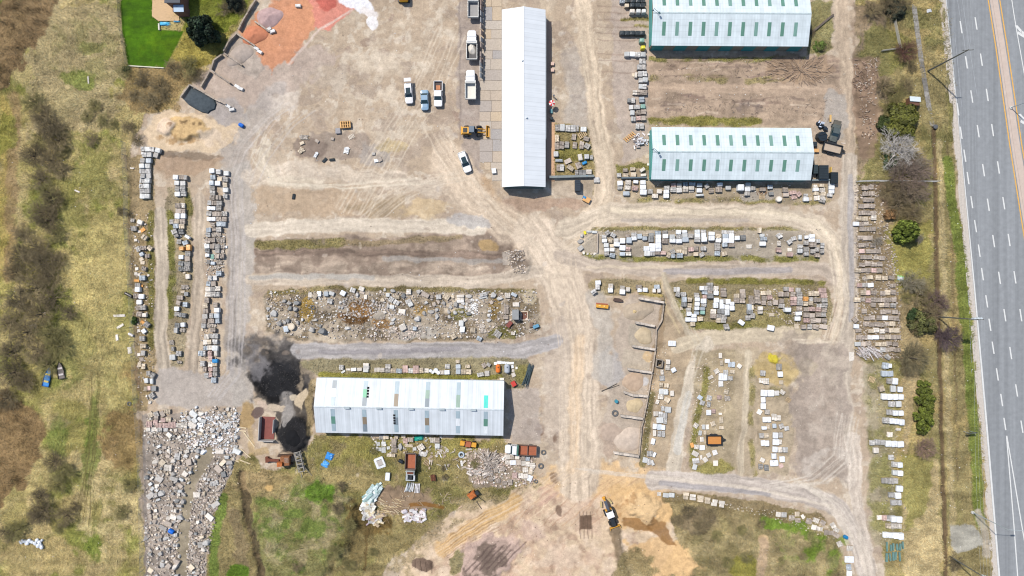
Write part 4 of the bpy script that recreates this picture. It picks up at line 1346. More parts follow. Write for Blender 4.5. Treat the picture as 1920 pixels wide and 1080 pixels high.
# E: house on the lawn, its deck, and tarps
hx, hy = XY(321, 2, 5.0)
E = thing('house', 'grey roofed house at the edge of the bright green lawn', 'house', (hx, hy + 1.2, 0))
mb = MB()
mb.box((0, 1.0, 2.2), (3.0, 4.6, 4.4))
mb.box((.6, -1.9, 1.6), (2.4, 1.6, 3.2))
mb.build('wall', mat('brick_wall', col(150, 110, 96), .85, noise=.2, scale=5), E)
mb = MB()
mb.box((0, 1.2, 4.5), (3.4, 5.2, .25))
mb.build('roof', mat('shingle', col(98, 100, 106), .85, noise=.14, scale=5), E)
mb = MB()
mb.box((.8, -2.1, 3.3), (2.2, 1.5, .16), rx=.12)
mb.build('porch_roof', mat('porch', col(170, 196, 220), .4, noise=.1), E)
mb = MB()
mb.box((0, 1.9, 4.9), (1.0, .8, .8))
mb.build('chimney', mat('chimney', col(86, 88, 92), .8), E)
dk = [XY(*p) for p in ((289, -60), (286, 31), (298, 40), (337, 40), (337, -60))]
mb = MB()
mb.loft([[(x, y, -.1) for x, y in reversed(dk)], [(x, y, .28) for x, y in reversed(dk)]])
tag(mb.build('deck', mat('deck_boards', col(214, 180, 138), .8, noise=.14, scale=3, stretch=(.4, 5, 1))), 'tan wooden deck wrapping round the grey roofed house', 'deck')
mb = MB()
x, y = XY(343, 6)
mb.box((x, y, 1.0), (1.6, 3.2, 2.0))
tag(mb.build('garden_shed', mat('dark_shed', col(92, 66, 56), .85, noise=.2)), 'narrow dark brown garden shed beside the grey roofed house', 'shed')


def tarp(name, label, px, py, w, h, rz, rgb, z=.5):
    mb = MB()
    n = 7
    vsx = []
    for j in range(n):
        for i in range(n):
            u, v = i / (n - 1) - .5, j / (n - 1) - .5
            e = max(abs(u), abs(v)) * 2
            zz = z * (1 - e ** 4) + random.uniform(-.08, .08)
            vsx.append((u * w * (1 + random.uniform(-.08, .08)), v * h * (1 + random.uniform(-.08, .08)), max(.03, zz)))
    mb.add(vsx, [(j * n + i, j * n + i + 1, (j + 1) * n + i + 1, (j + 1) * n + i) for j in range(n - 1) for i in range(n - 1)])
    X, Y, Z = P(px, py)
    return tag(mb.build(name, mat('tarp_%d_%d_%d' % rgb, col(*rgb), .4, noise=.12, scale=2), None, (X, Y, Z), rz), label, 'tarp')


tarp('tarp', 'bright blue tarp folded at the foot of the tan wooden deck', 310, 45, 2.6, .9, -.05, (90, 196, 240), .5)
tarp('tarp', 'small blue tarp strip behind the deck corner by the tree', 332, 41, 1.6, .4, 0, (90, 176, 226), .4)
tarp('tarp', 'crumpled bright blue tarp on the grass, upper of two touching', 618, 856, 1.7, 1.7, -.35, (60, 150, 230), .4)
tarp('tarp', 'flat bright blue tarp on the grass, lower of two touching', 610.5, 870, 1.6, 1.5, -.6, (76, 168, 240), .25)
tarp('tarp', 'teal green tarp heaped against the south wall of the patched shed', 786, 821, 2.2, 1.2, .1, (40, 168, 150), .8)
X, Y, Z = P(66, 1018)
t = thing('bag_heap', 'cluster of round white bags dumped on the western grass', 'bag heap', (X, Y, Z))
for k in range(34):
    u = random.random()
    mb = MB()
    q = random.uniform(.28, .5)
    mb.loft([[(q * s * math.cos(a), q * s * .85 * math.sin(a), z) for a in [i * .698 for i in range(9)]] for s, z in ((.8, 0), (1, .2), (.9, .4), (.4, .52))])
    mb.build('bag', mat('white_bag', col(236, 241, 247), .45, noise=.06), t, (-3.4 + u * 5.2, .35 - u * .5 + random.uniform(-.2 - u * .7, .2 + u * .9), random.uniform(0, .25)), random.uniform(0, 3))
tarp('tarp', 'white litter sheet on the verge by the highway', 1742, 20, 1.1, .8, .2, (236, 240, 246), .2)

# display paving west of the long white hall: slabs laid as panels
pav = structure(link('display_paving', None, None, (0, 0, 0)))
PX0, PX1 = 899, 941
yy = -30.0
SLB = [(196, 183, 168), (190, 176, 161), (196, 180, 162), (176, 170, 166), (198, 187, 174), (204, 184, 158), (184, 173, 163)]
sm = tint_mat('paving', .85, .12, 4.0)
while yy < 346:
    h = random.uniform(14, 26)
    xs = [PX0, 922 + random.uniform(-2, 2), PX1] if random.random() < .75 else [PX0, PX1]
    for a, c in zip(xs[:-1], xs[1:]):
        if yy > 300:
            a = max(a, PX0 + (yy + h / 2 - 300) * .8)
        if a > c - 3:
            continue
        mb = MB()
        x0, y0 = XY(a + .3, yy + .3)
        x1, y1 = XY(c - .3, min(yy + h, 350) - .3)
        mb.box(((x0 + x1) / 2, (y0 + y1) / 2, .03), (x1 - x0, y0 - y1, .14))
        o = mb.build('paving_panel', sm, pav)
        o.color = (*col(*random.choice(SLB)), 1)
    yy += h
for (x0, y0, x1, y1, c) in ((1024, 40, 1034, 340, (190, 160, 138)), (1034, 229, 1040, 340, (216, 176, 140))):
    mb = MB()
    a, b_ = XY(x0, y0), XY(x1, y1)
    mb.box(((a[0] + b_[0]) / 2, (a[1] + b_[1]) / 2, .02), (b_[0] - a[0], a[1] - b_[1], .12 if x0 == 1024 else .16))
    o = mb.build('paving_panel', sm, pav)
    o.color = (*col(*c), 1)

# ------------------------------------------------------------------ stone on pallets, slabs, boulders
HUE = dict(w=(248, 250, 252), l=(212, 213, 210), g=(186, 181, 174), d=(146, 146, 144), b=(182, 169, 156), t=(218, 202, 178), p=(206, 178, 168), o=(240, 176, 104),
           n=(188, 196, 202), k=(50, 58, 62), c=(230, 221, 208), m=(150, 190, 175), y=(226, 214, 60), u=(36, 150, 214), s=(204, 178, 140), r=(198, 187, 174), e=(112, 72, 52))
LOOK = dict(w='white', l='pale grey', g='grey', d='dark grey', b='brown grey', t='tan', p='pinkish', o='orange', n='blue grey', k='black', c='cream', m='mint green', y='yellow',
            u='bright blue', s='bare wood', r='mixed grey', e='dark brown')
LOADM = tint_mat('stone_load', .88, .20, 3.5)
WRAPM = tint_mat('wrapped_load', .42, .07, 2.0, spec=.4)
WOODM = mat('pallet_wood', col(176, 152, 118), .85, noise=.25, scale=4)
UNIT = {}


def skid_mb(mb, w=1.2, d=1.0, z=0.0):
    for k in range(3):
        mb.box((0, (k - 1) * d * .45, z + .05), (w, .09, .1), tone=.75)
    for k in range(5):
        mb.box((-w / 2 + .06 + k * (w - .12) / 4, 0, z + .12), (.13, d, .03), tone=random.uniform(.8, 1.15))


_m = MB()
skid_mb(_m)
UNIT['base'] = _m.mesh('wooden_base', WOODM)


def unit_wrap():
    mb = MB()
    n = 4
    rings = []
    a, c = .59, .49
    for z, k, j in ((.0, 1, .0), (.35, 1.02, .02), (.8, 1.0, .02), (.95, .95, .015), (1.0, .80, .03)):
        R = []
        for (x, y, _) in rrect(2 * a * k, 2 * c * k, 0, .10 if z < .9 else .14, n=2):
            R.append((x + random.uniform(-j, j), y + random.uniform(-j, j), z + (random.uniform(-.03, .03) if z > .3 else 0)))
        rings.append(R)
    mb.loft(rings, False, False)
    top = rings[-1]
    o = len(top)
    mb.add(top + [(random.uniform(-.15, .15), random.uniform(-.1, .1), 1.0 + random.uniform(-.05, .05))], [(i, (i + 1) % o, o) for i in range(o)])
    for _ in range(2):
        x = random.uniform(-.35, .35)
        mb.box((x, 0, 1.005), (.05, .78, .012), random.uniform(-.2, .2), tone=random.choice([.72, .8, .9]))
    return mb.mesh('wrapped_load', WRAPM)


def unit_slab(nx, ny, layers, up=False):
    mb = MB()
    gx, gy = 1.16 / nx, .98 / ny
    for i in range(nx):
        for j in range(ny):
            hcol = random.uniform(.72, 1.0)
            z = 0
            L = max(2, int(layers * random.uniform(.7, 1.2)))
            for k in range(L):
                th = hcol / L
                mb.box((-.58 + gx * (i + .5) + random.uniform(-.03, .03), -.49 + gy * (j + .5) + random.uniform(-.03, .03), z + th / 2), (gx * random.uniform(.84, 1.0), gy * random.uniform(.84, 1.0), th * .94), random.uniform(-.07, .07), tone=random.uniform(.72, 1.18), jit=.012)
                z += th
    return mb.mesh('stone_load', LOADM)


def unit_up(n):
    mb = MB()
    x = -.57
    while x < .54:
        w = random.uniform(.06, .16)
        if random.random() < .5:
            mb.box((x + w / 2, 0, .45), (w * .9, random.uniform(.8, 1.0), random.uniform(.75, 1.0)), random.uniform(-.03, .03), tone=random.uniform(.68, 1.2), jit=.015)
        else:
            for s in (-1, 1):
                mb.box((x + w / 2, s * .24, .45), (w * .9, random.uniform(.42, .49), random.uniform(.7, 1.0)), random.uniform(-.05, .05), tone=random.uniform(.68, 1.2), jit=.015)
        x += w
    return mb.mesh('stone_load', LOADM)


def unit_rubble(n):
    mb = MB()
    mb.box((0, 0, .2), (1.0, .85, .4), tone=.6)
    for k in range(n):
        x, y = random.uniform(-.55, .55), random.uniform(-.46, .46)
        z = .75 * (1 - (abs(x) * 1.2) ** 2 * .6 - (abs(y) * 1.3) ** 2 * .6) * random.uniform(.5, 1)
        s = random.uniform(.10, .30)
        mb.box((x, y, max(.1, z)), (s, s * random.uniform(.5, 1), s * random.uniform(.3, .8)), U01() * 3, tone=random.uniform(.6, 1.25), jit=.03, rx=random.uniform(-.5, .5), ry=random.uniform(-.5, .5))
    return mb.mesh('broken_stone', LOADM)


UNIT['W'] = [unit_wrap() for _ in range(6)]
UNIT['P'] = [unit_slab(*a) for a in ((2, 2, 5), (2, 1, 6), (2, 2, 4), (1, 1, 6), (1, 2, 6))]
UNIT['K'] = [unit_slab(*a) for a in ((3, 2, 5), (3, 3, 4), (2, 3, 5), (4, 3, 4))]
UNIT['U'] = [unit_up(8) for _ in range(4)]
UNIT['R'] = [unit_rubble(34) for _ in range(4)]


def unit_boulder(k):
    bm = bmesh.new()
    r = random.Random(k * 13 + 5)
    n = r.choice([9, 11, 14])
    for i in range(n):
        a = 2 * math.pi * i / n + r.uniform(-.3, .3)
        q = r.uniform(.36, .56)
        bm.verts.new((q * math.cos(a) * 1.05, q * math.sin(a), r.uniform(0, .25)))
        q *= r.uniform(.55, 1.0)
        bm.verts.new((q * math.cos(a) * 1.05 + r.uniform(-.06, .06), q * math.sin(a) + r.uniform(-.06, .06), r.uniform(.7, 1.0)))
    bmesh.ops.convex_hull(bm, input=bm.verts)
    bmesh.ops.delete(bm, geom=[v for v in bm.verts if not v.link_faces], context='VERTS')
    me = bpy.data.meshes.new('boulder')
    bm.to_mesh(me)
    bm.free()
    me.materials.append(LOADM)
    at = me.attributes.new('tone', 'FLOAT', 'POINT')
    at.data.foreach_set('value', np.array([r.uniform(.85, 1.12) for _ in me.vertices], np.float32))
    return me


UNIT['B'] = [unit_boulder(k) for k in range(10)]
_m = MB()
for _k in range(1):
    _m.box((0, 0, .5), (1, .9, 1), jit=.05)
UNIT['F'] = [_m.mesh('stone_slab', LOADM)]
for _k in range(3):
    _m = MB()
    _m.box((-.02, .02, .3), (1, .9, .55), jit=.05, tone=.95)
    _m.box((.03, -.02, .78), (.92, .86, .4), .05, jit=.06, tone=1.08)
    UNIT['F'].append(_m.mesh('stone_slab', LOADM))
_m = MB()
skid_mb(_m)
UNIT['S'] = [_m.mesh('wooden_skid', tint_mat('skid_wood', .85, .2, 4))]


def drum_unit():
    mb = MB()
    mb.disc((0, 0, 0), .5, .92, 16)
    mb.disc((0, 0, .92), .47, .08, 16, tone=.9)
    mb.disc((0, 0, 1.0), .3, .01, 12, tone=1.1)
    return mb.mesh('round_bag', WRAPM)


UNIT['D'] = [drum_unit()]
NAME = dict(K=('block_pallet', 'block pallet', 'pallet'), U=('standing_stone_pallet', 'standing stone pallet', 'pallet'), W=('wrapped_pallet', 'wrapped pallet', 'pallet'), P=('flagstone_pallet', 'flagstone pallet', 'pallet'), R=('broken_stone_pallet', 'heap of broken stone', 'rubble heap'), B=('boulder', 'boulder', 'boulder'),
            F=('stone_slab', 'stone slab', 'slab'), S=('wooden_skid', 'wooden skid', 'skid'), D=('round_bag', 'round bundle', 'bundle'))


def jc(rgb, v=.07):
    k = 1 + random.uniform(-v, v)
    return tuple(min(255, c * k) for c in rgb)


def put_item(code, x, y, w, h, rot, ht, label, group):
    c, sh = code[0], code[1]
    name, _, cat = NAME[sh]
    rgb = jc(HUE[c], .05 if c in 'wkuyo' else .09)
    if sh in 'PRBKU' and c == 'l':
        rgb = jc((206, 203, 198), .09)
    color = (*col(*rgb), 1)
    X, Y, Z = P(x, y, ht)
    Z -= .01
    W, D = w * M, h * M
    me = random.choice(UNIT[sh])
    fl = random.choice((0, math.pi))
    if sh in 'WPRKU':
        t = thing(name, label, cat, (X, Y, Z), math.radians(rot) + fl, group)
        b_ = link('wooden_base', UNIT['base'], t)
        b_.scale = (W / 1.2 * .98, D * .98, 1)
        ld = link(me.name.split('.')[0], me, t, (0, 0, .135))
        ld.scale = (W / 1.18, D / .98, max(.1, ht - .135))
        ld.color = color
        if sh == 'P' and me.name.startswith('stone_load') and W < D and random.random() < .5:
            pass
        return t
    o = link(name, me, None, (X, Y, Z - (.05 if sh in 'BF' else 0)), math.radians(rot) + (U01() * 6 if sh == 'B' and abs(w - h) < 3 else 0))
    tag(o, label, cat, group)
    o.color = color
    if sh == 'S':
        o.scale = (W / 1.2, D, max(1.0, ht / .15))
    else:
        o.scale = (W, D, ht)
    return o


def zone(group, where, txt, default=None, ht=.85, horiz=True):
    """txt: one row per line, items 'code x y [w h [rot [ht]]]' split by ';'. Ordinals along each row make every label single"""
    rows = [r for r in txt.strip().split('\n') if r.strip()]
    for ri, r in enumerate(rows):
        its = []
        for s in r.split(';'):
            q = s.split()
            if len(q) < 3:
                continue
            code = q[0]
            v = [float(a) for a in q[1:]]
            x, y = v[0], v[1]
            w, h = (v[2], v[3]) if len(v) > 3 else (9.8, 8.8)
            rot = v[4] if len(v) > 4 else random.uniform(-4, 4)
            hh = v[5] if len(v) > 5 else None
            its.append([code, x, y, w, h, rot, hh])
        its.sort(key=lambda a: a[1])
        for i, (code, x, y, w, h, rot, hh) in enumerate(its):
            c = code[0]
            if len(code) > 1:
                sh = code[1]
            elif default:
                sh = default
            elif c in 'wkumy':
                sh = 'W'
            elif c == 's':
                sh = 'S'
            elif c == 'r':
                sh = 'R'
            elif c in 'lcno':
                sh = 'W' if random.random() < .35 else 'P'
            else:
                sh = 'P'
            if w * h < 40 and sh in 'WP' and not (len(code) > 1):
                sh = 'F'
            if sh == 'P':
                sh = random.choice('PPKKU')
            if hh is None:
                hh = dict(K=ht, U=ht, W=ht, P=ht, R=ht * .7, B=min(w, h) * M * .6, F=.3, S=.15, D=.8)[sh] * random.uniform(.8, 1.2)
            look = LOOK[c] + ' ' + NAME[sh][1]
            if c == 's' and sh == 'S':
                look = 'bare wooden skid'
            if c == 'r' and sh == 'R':
                look = 'heap of broken stone'
            n = len(its)
            if n == 1:
                pos = 'alone in'
            else:
                pos = nth(i + 1) + ' in'
            lab = '%s, %s the %s line %s' % (look, pos, nth(ri + 1), where)
            put_item(code[0] + sh, x, y, w, h, rot, hh, lab, group)


zone('pallets in the outer row by the west fence', 'of the double row westmost', '''
l 268.5 279;l 276 279.6;l 283.5 279.6;l 295 281.5 10 9 -18
l 269.7 289.8;l 279.3 290;g 290.8 290.5 9 9 -18
g 266.7 300.7;n 278 301
l 265.5 311;l 276 311
l 266 320.5;l 275.5 320.5
l 266.7 329.6;l 277 329.6
l 266 338.6;l 275.5 338.6
l 265 348.6;l 274.5 348.6
l 265.5 358.5;l 275 357.6
l 266.7 368;l 275.7 367.6''', ht=.95)
zone('pallets strewn along the west fence', 'strewn down the west fence', '''
cR 247 413 8 7;c 262 416.5 10 8 -20
g 250 428.5;oF 267 431.5 10 7 35;cF 261 434 6 5
t 269.7 445 10 9 -35
cF 254 450 6 5
g 258 467 7 10 20;b 267.3 464.6 12 8;t 280 465 9 8 -35
n 265 476.6 8 7 30;b 275.7 480 8 7
tF 265 485.7 8 7 20;tF 267 492.4 8 7
cF 256 504 6 6;b 269 503.7 8 8 -20;cF 254.5 513 6 6;cF 260 515 5 5;cF 278 516 4 4
oF 255.5 526 10 5;n 266 521 11 9;g 256.7 534.7 9 8;oF 265 536 6 5
w 257 543
b 254.7 555;w 264.5 556
w 260 566.6
b 258 577 9 9;g 267 577
b 260 589;c 270 591 8 7
oF 267 604.5 8 6 -35;g 274 608.7 10 9 -38
cF 259.5 620 6 6;w 269 621 8 8 35
g 265 635 10 9
t 267 649 11 8
cF 260 665 6 6;g 267 662 8 9
bF 265 674 8 8
t 260.5 684 6 9;t 267.5 687 7 10
g 277 700 7 9;g 285 704 7 10 -30
l 273.5 714 7 9;l 279 714 4 9;l 283.5 715 5 10
t 272 729 6 8;p 278 728.5 6 8;d 287 729 9 9
cB 274 743 6 6;g 283 742 10 9 30
cB 280 755 8 6 30''')
zone('pallets in the middle column of the west yard', 'of the west yard middle column', '''
w 328.5 332;b 339.5 332;g 347 332.5 6 9
l 331 343;l 342 343
g 331.7 353.6;l 341.5 353.6
w 332.3 363.6;l 343.6 363.2
b 332 385;c 341 385
b 333 395.6;b 341.5 395.6
w 331.8 405 9.5 10;w 343 404.8 9 9.5
g 321 416 8 9;t 330 414.7;b 341 415
n 328.7 423.5;t 340 424
g 326 434 10 9 25;d 339 434.5
g 330 441.7 8 6 30;d 337 443.5 7 5 30;w 350.5 444 10 5 -32
g 335 453 9 9;n 346.7 455 9 8 20
oW 339.5 466 9 7;oW 352.3 464 8.5 10.5
g 351 475.5
w 339.5 482 9 8;b 350.3 484.5
d 338.3 493.5;g 351 494.7
d 339 504;g 350 503.5
tF 345 511 5 4
c 351.5 518.5 8 9
r 345 538 14 10
tF 342 547 8 5;d 348 551 8 7
b 336 558 12 8
b 333.5 567.8 9 8 -20;n 346 571 9 9
w 330.5 579 9 8
g 330.5 589 9 8;d 341 591 12 8 -8
d 331 610;w 342 609 8 8
l 328.5 619.5 8 10;r 340.7 619 11 9
r 320.5 642 9 9
g 323 654 5 8;l 334 663 9 9
l 323 670 11 10
rR 334.7 679 9 6''', ht=.9)
zone('pallets in the third column of the west yard', 'of the west yard third column', '''
w 396.7 320;l 409 321.7;l 423.7 324.7
n 398.5 332;tF 411 335.6 9 8;g 421.3 336
n 396 342.8 9 9;w 407.5 343.4;t 421.3 346.4 9 8
g 397 352.6;l 422.5 356
g 398 361.6;l 422 367.3 8 8
b 396.7 369.6;b 409 370
l 392 380 8 9;b 401 380;g 410 380.7
w 391.5 390 8 7;w 399.5 390.4 8 7;g 409 390.2
g 391 400;b 401 401;b 410 401;g 420 400.4
w 391.5 410.5 8 7.5;w 399.7 410.5 8 7.5;b 409 410.5;b 419.5 410.5
b 398 421 9 7;n 410 420 9 9;n 418.5 420 8 9
n 390 431;b 400 430 8 7;g 409 430
l 389.5 440 9 8;r 399.7 440;r 409 439
b 388.8 451;b 397.5 450;r 408 449;r 416 451 9 9
l 387.6 461.6;b 397 461.6;g 406 462;r 415 462;wF 423 463 5 5
d 388 470 9 7;g 407 470.6 9 8;r 415 472
w 388 478.5 8 6;mF 397 481 7 10;b 405.7 480;b 414 480
g 390 491 6 8;n 398.5 493.5 8 6;r 410.5 492 12 9
r 404.5 501 11 8
n 409 512.6
l 392.5 521.4 8 9;l 401 521.4
n 390 532 8 9;b 399 531.7
c 389.5 542.5;g 398.5 542;c 407.5 541
c 389 552;g 398 551.6;l 406 551.6
b 386.4 563 9 10
t 384 573;b 403 571.6
b 384.6 583.4 10 9;w 405.7 581.6
g 383.4 593;l 395.5 592 8 9;n 405.7 592
b 382 602;b 394.8 602 11 9;n 407 601.6 8 9
l 381 611 8 9;r 390 610.5;r 399 610
tF 379 618 4 5;b 398 619 10 8
c 386.4 631 9 9;g 394 630 8 9;l 403 630
c 384 641.4 8 9;t 392 641.2 8 9;l 402.7 641 9 9
n 384.6 653 8 8;c 392 652 8 9;l 402.5 653 11 10
n 375 662.5 8 9;l 381.8 662.5 5 9;p 392.5 662.5 7 9;c 404 663 6 9
p 394 672 8 8;u 402.5 677 10 7 0 .9
l 378.6 682 9 10;c 393.7 683 8 9;t 402.3 683 8 8
b 383 692.6 7 9;p 393.7 692.6 8 7;g 402.4 692.6 7 9
l 386.4 704 9 9;p 393.7 703 6 9;g 402 702 8 7
n 400 713 9.5 10''', ht=.9)
zone('pallets in the row west of the green halls', 'west of the green halls', '''
n 1167 1 9 7;k 1177 1 9 7;k 1187 1 9 7;k 1197 1 9 7;k 1206 1 8 7
t 1176 8.5 8 6 0 1.5;k 1186 8.8 9 8 0 1.5;k 1196 8.8 9 8 0 1.5;k 1205 9.2 9 8 0 1.5
c 1186 20 9 7 0 1.7;l 1197.5 20 8 7 0 1.7;l 1207.8 20 8 7 0 1.7
k 1167 61 9.5 8 0 1.2;k 1176.5 61.2 9.5 8 0 1.2;k 1186 61 9.5 8 0 1.2;k 1196 61.4 9.5 8 0 1.2;k 1205 61.4 9.5 8 0 1.2
m 1204 75 9 7 0 1.5
y 1206.5 88 8 6 0 1.5
l 1176 101;w 1186 101;l 1196 101.3;l 1206 101.7
l 1202 114 6 10;l 1208 114 5 10
l 1199.5 125 9 10;g 1207.5 125 7 10
tF 1188 140 5 7;c 1192.5 140 4 10;l 1201 138 9 10;l 1209.5 137.5 9 10
l 1201.7 150 8 9;l 1210 149
l 1202 161.7 8 9;l 1209 161.7 8 9
c 1191 173 9 8;b 1200 172.5 9 9;b 1209 172.5 9 9
d 1180 187.5 6 8;l 1187.5 187.5 7 10;n 1204 186 10 10
l 1184 200 8 8;l 1194 200 10 8;m 1206 199 9 8
l 1186 211 8 9;b 1197.5 210 8 8;b 1206.7 209 9 9
l 1188 222.5 9 9;p 1197.5 221 8 8;b 1206.7 221 9 9
l 1196 236 7 10;l 1204 236 8 10''', ht=1.0)
zone('stone in the yard beside the long white hall', 'beside the long white hall', '''
g 1045.6 239 9 12;l 1054.7 239 9 13;l 1065 240 9 12;l 1074.8 240 10 13;g 1083 240 4 12;l 1094.4 242 11 9
sS 1092 252 15 11 30 .5;t 1044.5 259 7 13;b 1076.3 256 8 12 -8;b 1099.8 259.7 11 8 -15
b 1044 273.5 8 13;b 1053.5 272 9 14;g 1063 271 9 12;b 1078 272 8 12 -6;b 1091 271.7 8 14 -6;g 1101 273 10 10 -30
l 1042.6 288.6 9 10;c 1088 294.6 8 12 10;l 1100.4 293.4 9 9;l 1109.4 294.6 5 8
n 1048 300.6 14 5;b 1065 302 13 8 25
b 1047 314 7 12;l 1054 314 7 12;t 1069.7 314.5 13 8 -35;b 1085 309.7 10 12 22;u 1096 305 9 5 25 .6
g 1081.5 323 6 9;d 1092 323 14 10;c 1104.6 321.7 11 9
tF 1044 333 12 8;l 1118.4 337 10 10''', ht=.75)
zone('pallets south of the green roofed hall', 'south of the rooflit hall', '''
b 1173 318.5 9 6;t 1186.6 316.6 9 6;c 1205 318 10 6 35;c 1216 308 5 5
l 1161 328 8 8;t 1173.7 328.6 10 8;t 1188 327 10 8;c 1206.7 328 10 5
w 1163 343;c 1178 341.8 10 9;w 1192.4 340.7 9 6;w 1206 341.8 10 8;p 1263 346.5 9 7;c 1274 347 9 7;n 1285.5 345 9 7;n 1298 345 12 6;n 1312 347 10 7;g 1326 348.5 8 8 30;w 1350.5 345.5 10 7;l 1403 346 10 8;n 1444.8 350 10 8;l 1560.5 343 11 9;t 1542 347.5 9 6;c 1530 349 7 6
l 1162.6 351 9 8;c 1177.5 351.5 10 8;p 1190.7 352.5 10 9;w 1206 350.5 11 8;l 1251 352 10 8;l 1263 355 10 9;l 1274 356 10 9;c 1286 354.4 10 10;c 1297 352.4 10 7;w 1312 356.7 10 8;b 1334 357 9 9;b 1348.7 355 11 10;l 1366 351.5 10 8;w 1390 351 12 12 0 1.5;w 1402.4 354.5 10 8;g 1413 352.7 9 8;b 1430.5 355 12 7;w 1560.5 351.5 10 8;w 1531 355 10 6;c 1543 356 9 8
n 1174.6 362.5 12 8;w 1206.7 360 12 10;g 1218.7 358.6 9 9;c 1237 358.4 9 8;w 1250 359.4 10 7;cF 1296.6 358.4 9 4;g 1402 362.6 10 8;d 1447 362.4 9 6;b 1473.4 355.4 10 9;b 1474.5 364 11 9;p 1487.7 360.7 12 7;p 1499 363.4 9 9 35;t 1531.8 362.4 9 7;t 1544.4 363 9 7;w 1560 359 10 7
c 1229 367 10 8;w 1249.7 367 10 8;l 1312.7 365.5 14 4;sS 1428.7 368.7 10 8 0 .3;cD 1461.4 373 11 10 15 .9;pR 1489.5 369 12 8;l 1511.8 367 8 8;w 1512.4 373.5 10 7;tF 1520 372.7 6 7;c 1532.4 371 10 9;c 1543 369.6 9 7;g 1543.6 375 10 8 -15;l 1556.4 365.4 9 6''', ht=.85)
zone('stones round the paved display bed', 'round the paved island bed', '''
lF 1105 434 9 4 0 .5;lF 1115 435 10 5 -5 .5;yF 1097 436 4 7 20 .4
gB 1092 442 8 7 0 .6
gB 1089 452.6 11 13 0 .6
gF 1088.6 465 10 9 35 .6
cB 1095 474 8 7;cB 1102 476 7 5;tB 1109 476 6 5;cB 1115 476 7 5''')
zone('pallets on the upper island', 'on the upper long island', '''
g 1139.5 436 9 8 35;l 1150 440.6 10 8 -32;l 1189 440 10 8;t 1210.6 439.5 10 7;dF 1221.5 439.5 9 6;n 1234 436.6 11 8;g 1247 435.5 9 7;w 1273 435 9 8;w 1284 434 9 5;l 1308 434 9 7;l 1319.5 434 9 7;l 1359 435 10 7;l 1371 435.5 10 7;tF 1425.7 431.5 5 11 0 1.2;l 1430 441 8 6
l 1133 443.5 9 7;b 1177 442 8 6;n 1199.7 443 9 9;n 1209.4 446.5 9 8;w 1189 447 10 7;w 1234.6 443.8 10 8;w 1248 442.6 10 8;l 1261 443.5 10 8;l 1273.6 443.4 10 8;l 1284.5 440.8 10 8;g 1296 442 9 8;w 1308 441 9.5 8;w 1320 440.6 9 8;w 1335 438 11 7;t 1347 442.5 9 8;n 1361 442.6 11 8;w 1372 442.4 9.5 9;w 1383 446 9 8;d 1394 445 10 9;n 1432.7 447.4 11 7;l 1462 442 9 9 35;l 1489 447 9 7 15;l 1501 444.6 6 9;w 1513 444.6 7 6;w 1523.5 442.5 10 7
w 1134 451 9 7;t 1145 451 7 7;l 1155.6 450.4 9 7;w 1167.6 451.5 10 10;n 1180 450.5 10 11;d 1221 448 10 12;w 1234.6 451.6 10 8;b 1247 451.6 11 9;w 1261.6 451 11 8;w 1273.6 452 11 8;n 1285.4 449 12 9;l 1308 449 10 9 0 1.3;w 1321 448.6 10 9 0 1.3;w 1335 446.4 11 9 0 1.2;w 1347.7 450.4 10 8;w 1361.7 451 11 9;w 1372 451 10 9;l 1482 453 9 8 30;g 1513 455 9 8;w 1522.8 450 11 7;l 1534.7 451.6 7 7
l 1137 459.5 9 8;w 1157 458 11 8;tF 1147.6 460 8 6;w 1223 460.4 11 8;w 1234.6 460.7 11 10;g 1345.5 458.4 10 7;n 1360 459 10 7;b 1372 459.4 11 7;w 1431 456.8 11 8;b 1526 458.6 12 9 0 1.3;c 1461.6 456 6 9;l 1543 460 7 10
w 1138 468 9 7;l 1148 468 9 7;w 1167.6 464.6 11 10;p 1178 467 9 8;w 1213 466 11 9;w 1223.8 468 10 8;w 1234.6 468 10 7;t 1284.5 465.6 10 9;p 1296 467.4 9 8;b 1305.5 465.4 9 9;l 1319.5 465.7 10 8;g 1346 465.7 10 8;cF 1404.6 462 10 8 0 .3;l 1501.7 462 8 7;p 1461 468.6 9 9;cF 1481 468 8 7;g 1512 467.4 10 9;g 1533 467.6 7 8
g 1138 475 9 8;n 1148.7 478.4 10 8 -10;n 1167.6 476 10 7;c 1178.5 475.6 10 7;l 1214 475 11 10;l 1223.8 476 9 7;b 1233 474.4 9 6;p 1244 474 10 7;t 1254 478.4 7 10 -25;g 1262 472 9 9 30;n 1263 480 7 7;t 1273 470.8 10 6;t 1284 473.4 10 7;n 1275 479 11 9;t 1305.5 476.4 9 7;g 1316.7 477 9 8 30;n 1345.5 475 9 8;t 1359 475.6 10 8 15;p 1482 477 10 8;l 1501 470.4 9 8;l 1513 475.6 8 7;g 1525 471 9 8;b 1533 478.6 8 7;g 1542.5 470.6 7 8''', ht=.9)
zone('pallets west of the yellow implement and bays', 'above the walled sand bays', '''
w 1121.8 530 10 8;c 1145.8 536 8 8;c 1167.6 540 8 9;b 1198 537.8 10 8;n 1232 537.8 10 8
l 1121 538.5 8 9;w 1145 544 9 9;w 1167.6 547.4 10 9;c 1178 542.6 7 8;w 1199.7 543.6 8 8;w 1210 543.5 9 8;c 1227 544.6 6 7;c 1236 545 6 7
l 1113.7 547 10 8 35''', ht=1.0)
